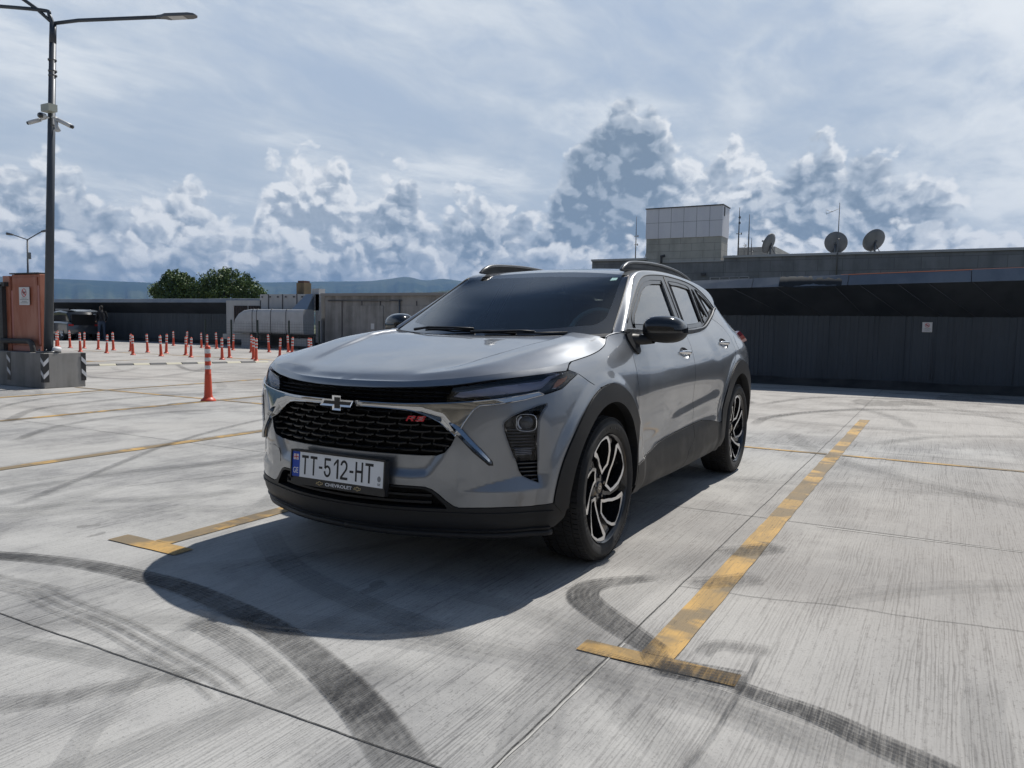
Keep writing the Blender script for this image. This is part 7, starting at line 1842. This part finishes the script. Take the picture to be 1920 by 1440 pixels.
# ------------------------------------------------------------------ trees beyond the far wall
def f_leaf(b,p):
    o=obc(b); n=b.noise(o,.9,4,.6); oi=b.node('ShaderNodeObjectInfo'); n2=b.noise(o,7.,2,.5)
    b.put(p.inputs['Base Color'],b.mix(b.add(b.mul(b.ss(n,.35,.65),.6),b.mul(n2,.4)),(.040,.082,.022),(.15,.21,.06))); p.inputs['Roughness'].default_value=.6
LEAF=mat('leaf_green',(.05,.08,.03),.6,fn=f_leaf); BARK=mat('bark',(.09,.07,.05),.9)
def tree(pos,blobs,label,seed,nl):
    rt=empty('broadleaf_tree',pos,0,label,'tree','trees beyond the far wall'); rg=np.random.default_rng(seed)
    g=Geo(); tube(g,[(0,0,-9),(.1,.1,-3),(0,0,1.5)],[.45,.35,.25],8)
    for c,r in blobs: tube(g,[(0,0,-1.),tuple(np.array(c)*.5+np.array([0,0,-.4])),tuple(c)],[.2,.12,.05],6)
    g.obj('trunk',rt,[BARK])
    V=[];F=[]; tot=sum(r**2 for c,r in blobs)
    for c,r in blobs:
        n=int(nl*r*r/tot); ncl=max(6,n//26)
        for q in range(ncl):
            d=rg.normal(size=3); d/=np.linalg.norm(d); d[2]=d[2]*.85+.08; rad=r*rg.uniform(.55,1.08); cc=np.array(c)+d*rad*np.array([1,1,.82]); cr=r*rg.uniform(.14,.30)
            for k in range(26):
                e=rg.normal(size=3); e/=np.linalg.norm(e); p=cc+e*cr*rg.uniform(.3,1.)**.5; s=rg.uniform(.06,.13)
                u=rg.normal(size=3);u/=np.linalg.norm(u); w=np.cross(u,rg.normal(size=3)); w/=np.linalg.norm(w); b0=len(V)
                V+= [tuple(p-u*s),tuple(p+w*s*.7),tuple(p+u*s),tuple(p-w*s*.7)]; F.append((b0,b0+1,b0+2,b0+3))
    g=Geo(); g.add(V,F); g.obj('crown',rt,[LEAF],smooth=False)
# view-lateral direction at the trees is roughly (-.75,.66); crowns spread along it
def lat(a,h,d=0.): return (-.48*a*1.0-.88*d,.88*a-.48*d,h)
tree((-46.7,-63.0,3.2),[(lat(-.9,.6),1.35),(lat(.3,.9),1.6),(lat(1.5,.6),1.3),(lat(-.2,1.9),1.0),(lat(-1.6,.1),1.0),(lat(1.0,1.7),.9),(lat(.2,-.6),1.9),(lat(1.9,-.3),1.2)],'smaller round tree at left beyond the far wall',21,15000)
tree((-49.0,-58.6,3.2),[(lat(-2.3,.5),1.5),(lat(-1.0,1.3),1.6),(lat(.6,1.5),1.7),(lat(2.0,.7),1.5),(lat(3.0,-.1),1.2),(lat(0,0),2.3),(lat(-1.8,-.4),1.7),(lat(2.3,-.6),1.5),(lat(.2,2.2),.9),(lat(-2.9,-.5),1.1)],'larger wide tree at right beyond the far wall',22,22000)
# ------------------------------------------------------------------ suv with open door and hatch by the far wall, person, red cabinet, notice
SV=empty('parked_suv',(-20.35,-37.1,0),-math.pi/2-.14,'distant grey suv with open door and raised hatch beside the far wall','car'); SV.scale=(.88,.88,.88)
SGP=mat('suv_grey_paint',(.10,.11,.125),.3,.5,.8); 
# local: +X = forward
def loft(g,secs,mi=0):
    n=len(secs[0]); V=[p for s_ in secs for p in s_]; F=[]
    for i in range(len(secs)-1):
        for k in range(n): F.append((i*n+k,i*n+(k+1)%n,(i+1)*n+(k+1)%n,(i+1)*n+k))
    F+=[tuple(reversed(range(n))),tuple((len(secs)-1)*n+k for k in range(n))]; g.add(V,F,mi=mi)
def csec(x,w,z0,z1,r=.08): return [(x,-w+r*.3,z0),(x,w-r*.3,z0),(x,w,z0+r),(x,w,z1-r),(x,w-r,z1),(x,-w+r,z1),(x,-w,z1-r),(x,-w,z0+r)]
g=Geo(); loft(g,[csec(-2.05,.80,.45,.85),csec(-1.98,.90,.35,1.0),(csec(-1.0,.92,.32,1.05)),csec(.4,.92,.32,1.04),csec(.95,.91,.34,1.02),csec(1.75,.88,.36,.92),csec(2.05,.78,.42,.80)]); fixn(g.obj('body',SV,[SGP],auto=35))
g=Geo(); loft(g,[csec(-1.95,.72,1.0,1.08),csec(-1.55,.72,1.0,1.60),csec(-.6,.72,1.02,1.68),csec(.15,.70,1.02,1.63),csec(.85,.74,1.0,1.06)]); fixn(g.obj('cabin',SV,[BLACKG],auto=35))
g=Geo(); box(g,(-.7,0,1.685),(1.7,1.20,.03)); tube(g,[(-1.5,.6,1.74),(.1,.6,1.74)],.025,6); tube(g,[(-1.5,-.6,1.74),(.1,-.6,1.74)],.025,6); g.obj('roof',SV,[mat('roof_silver',(.30,.31,.33),.3,.4)])
g=Geo(); box(g,(-2.25,0,1.66),(.85,1.25,.05),rot=Matrix.Rotation(-.12,3,'Y')); g.obj('raised_hatch',SV,[mat('hatch_silver',(.25,.27,.29),.25,.5)],smooth=False); g=Geo(); box(g,(-1.99,0,1.15),(.12,1.30,.62)); g.obj('boot_opening',SV,[DARK],smooth=False)
g=Geo(); box(g,(.62,1.22,.85),(.08,.72,1.0)); box(g,(.60,1.20,1.35),(.05,.6,.05)); g.obj('open_door',SV,[SGP],smooth=False,bevel=.03)
for y in (.72,-.72): g=Geo(); box(g,(-2.07,y,.86),(.05,.26,.10)); g.obj('tail_light',SV,[mat('suv_lamp',(.45,.03,.03),.3)],smooth=False)
for cx in (-1.32,1.35):
    for sg in (1,-1):
        w_=empty('wheel',(cx,sg*.80,.34)); w_.parent=SV; g=Geo(); lathe(g,[(.20,-.11),(.33,-.11),(.345,-.08),(.345,.08),(.33,.11),(.20,.11)],24); fixn(g.obj('tyre',w_,[TYRE],auto=40)); g=Geo()
        for k in range(5): a=2*math.pi*k/5; tube(g,[(0,sg*.10,0),(.20*math.cos(a),sg*.10,.20*math.sin(a))],.035,5)
        lathe(g,[(.19,.09*sg),(.215,.10*sg),(.215,.06*sg)],20); fixn(g.obj('rim',w_,[RIMS]))
# person standing at the hatch: skinned skeleton
def person(pos,rz,label):
    rt=empty('person',pos,rz,label,'person'); bm=bmesh.new(); J={}
    def j(n,p,r): J[n]=(bm.verts.new(p),r)
    j('pel',(0,0,.95),.14); j('bel',(0,0,1.12),.145); j('che',(.01,0,1.33),.155); j('nek',(.015,0,1.50),.06); j('hd1',(.03,0,1.58),.075); j('hd2',(.03,0,1.68),.095); j('hd3',(.03,0,1.755),.06)
    for s,y in (('l',1),('r',-1)):
        j('hip'+s,(0,.10*y,.90),.095); j('kne'+s,(.02,.115*y,.50),.062); j('ank'+s,(-.01,.12*y,.09),.045); j('toe'+s,(.15,.135*y,.035),.038)
        j('sho'+s,(.01,.185*y,1.42),.062); j('elb'+s,(.02,.25*y,1.14),.045); j('wri'+s,(.16,.22*y,.96),.032); j('han'+s,(.23,.21*y,.92),.034)
    E=[('pel','bel'),('bel','che'),('che','nek'),('nek','hd1'),('hd1','hd2'),('hd2','hd3')]
    for s in 'lr': E+=[('pel','hip'+s),('hip'+s,'kne'+s),('kne'+s,'ank'+s),('ank'+s,'toe'+s),('che','sho'+s),('sho'+s,'elb'+s),('elb'+s,'wri'+s),('wri'+s,'han'+s)]
    for a,b_ in E: bm.edges.new((J[a][0],J[b_][0]))
    me=bpy.data.meshes.new('body'); names=list(J); bm.to_mesh(me); bm.free(); o=link('body',me,rt,[])
    o.modifiers.new('skin','SKIN'); sd=me.skin_vertices[0].data if me.skin_vertices else None
    if sd is None:
        bpy.context.view_layer.objects.active=o; me2=me
        bm=bmesh.new(); bm.from_mesh(me); bm.verts.layers.skin.verify(); bm.to_mesh(me); bm.free(); sd=me.skin_vertices[0].data
    for i,n_ in enumerate(names): sd[i].radius=(J[n_][1],J[n_][1]*(.72 if n_ in('bel','che','pel') else 1)); 
    sd[0].use_root=True
    ss=o.modifiers.new('sub','SUBSURF'); ss.levels=2; ss.render_levels=2
    bpy.context.view_layer.update(); dg=bpy.context.evaluated_depsgraph_get(); m2=bpy.data.meshes.new_from_object(o.evaluated_get(dg)); o.modifiers.clear(); o.data=m2
    mats=[mat('jacket_black',(.012,.012,.014),.8),mat('jeans_blue',(.05,.075,.12),.85),mat('skin',(.42,.27,.2),.55),mat('hair_dark',(.02,.016,.013),.7)]
    for m_ in mats: m2.materials.append(m_)
    for p in m2.polygons:
        z=p.center.z; x=p.center.x; p.use_smooth=True
        p.material_index=1 if z<.97 and not (abs(p.center.y)>.17 and z>.85) else (0 if z<1.52 else (3 if (z>1.70 or x<.0) else 2))
        if abs(p.center.y)>.17 and z<.98 and z>.85: p.material_index=2
    return rt
person((-20.4,-34.35,0),math.radians(-110),'person in dark jacket and blue jeans standing behind the open suv')
RC=empty('fire_cabinet',(-21.4,-39.4,0),0,'small red cabinet with white marks by the far wall left of the suv','cabinet'); bobj('cabinet_body',[((0,0,.75),(.35,.75,1.3))],mat('cabinet_red',(.25,.05,.035),.6),RC); bobj('cabinet_mark',[((.18,.0,.95),(.01,.3,.25)),((.18,0,.45),(.01,.25,.3))],mat('mark_pale',(.5,.4,.33),.7),RC)
nb=bobj('notice',[((-21.9,-37.2,1.12),(.02,.28,.42))],mat('notice_white',(.6,.6,.6),.6),None); tag(nb,'small pale notice on the far wall above the suv','notice')
nb=bobj('notice',[((-21.9,-26.9,1.2),(.02,.12,.16))],mat('notice_white',(.6,.6,.6),.6),None); tag(nb,'tiny notice on the far wall just left of the louvre cabinet','notice')
# ------------------------------------------------------------------ haze
hz=Geo(); box(hz,(0,-1000,292),(22500,25500,606)); ho=hz.obj('haze',None,[],smooth=False); ho['kind']='stuff'
hm=bpy.data.materials.new('haze_air'); hm.use_nodes=True; nt=hm.node_tree; nt.nodes.clear(); ou=nt.nodes.new('ShaderNodeOutputMaterial'); pv=nt.nodes.new('ShaderNodeVolumePrincipled'); pv.inputs['Color'].default_value=(.25,.44,.78,1); pv.inputs['Density'].default_value=.00008; pv.inputs['Anisotropy'].default_value=.1
nt.links.new(pv.outputs[0],ou.inputs['Volume']); ho.data.materials.append(hm)
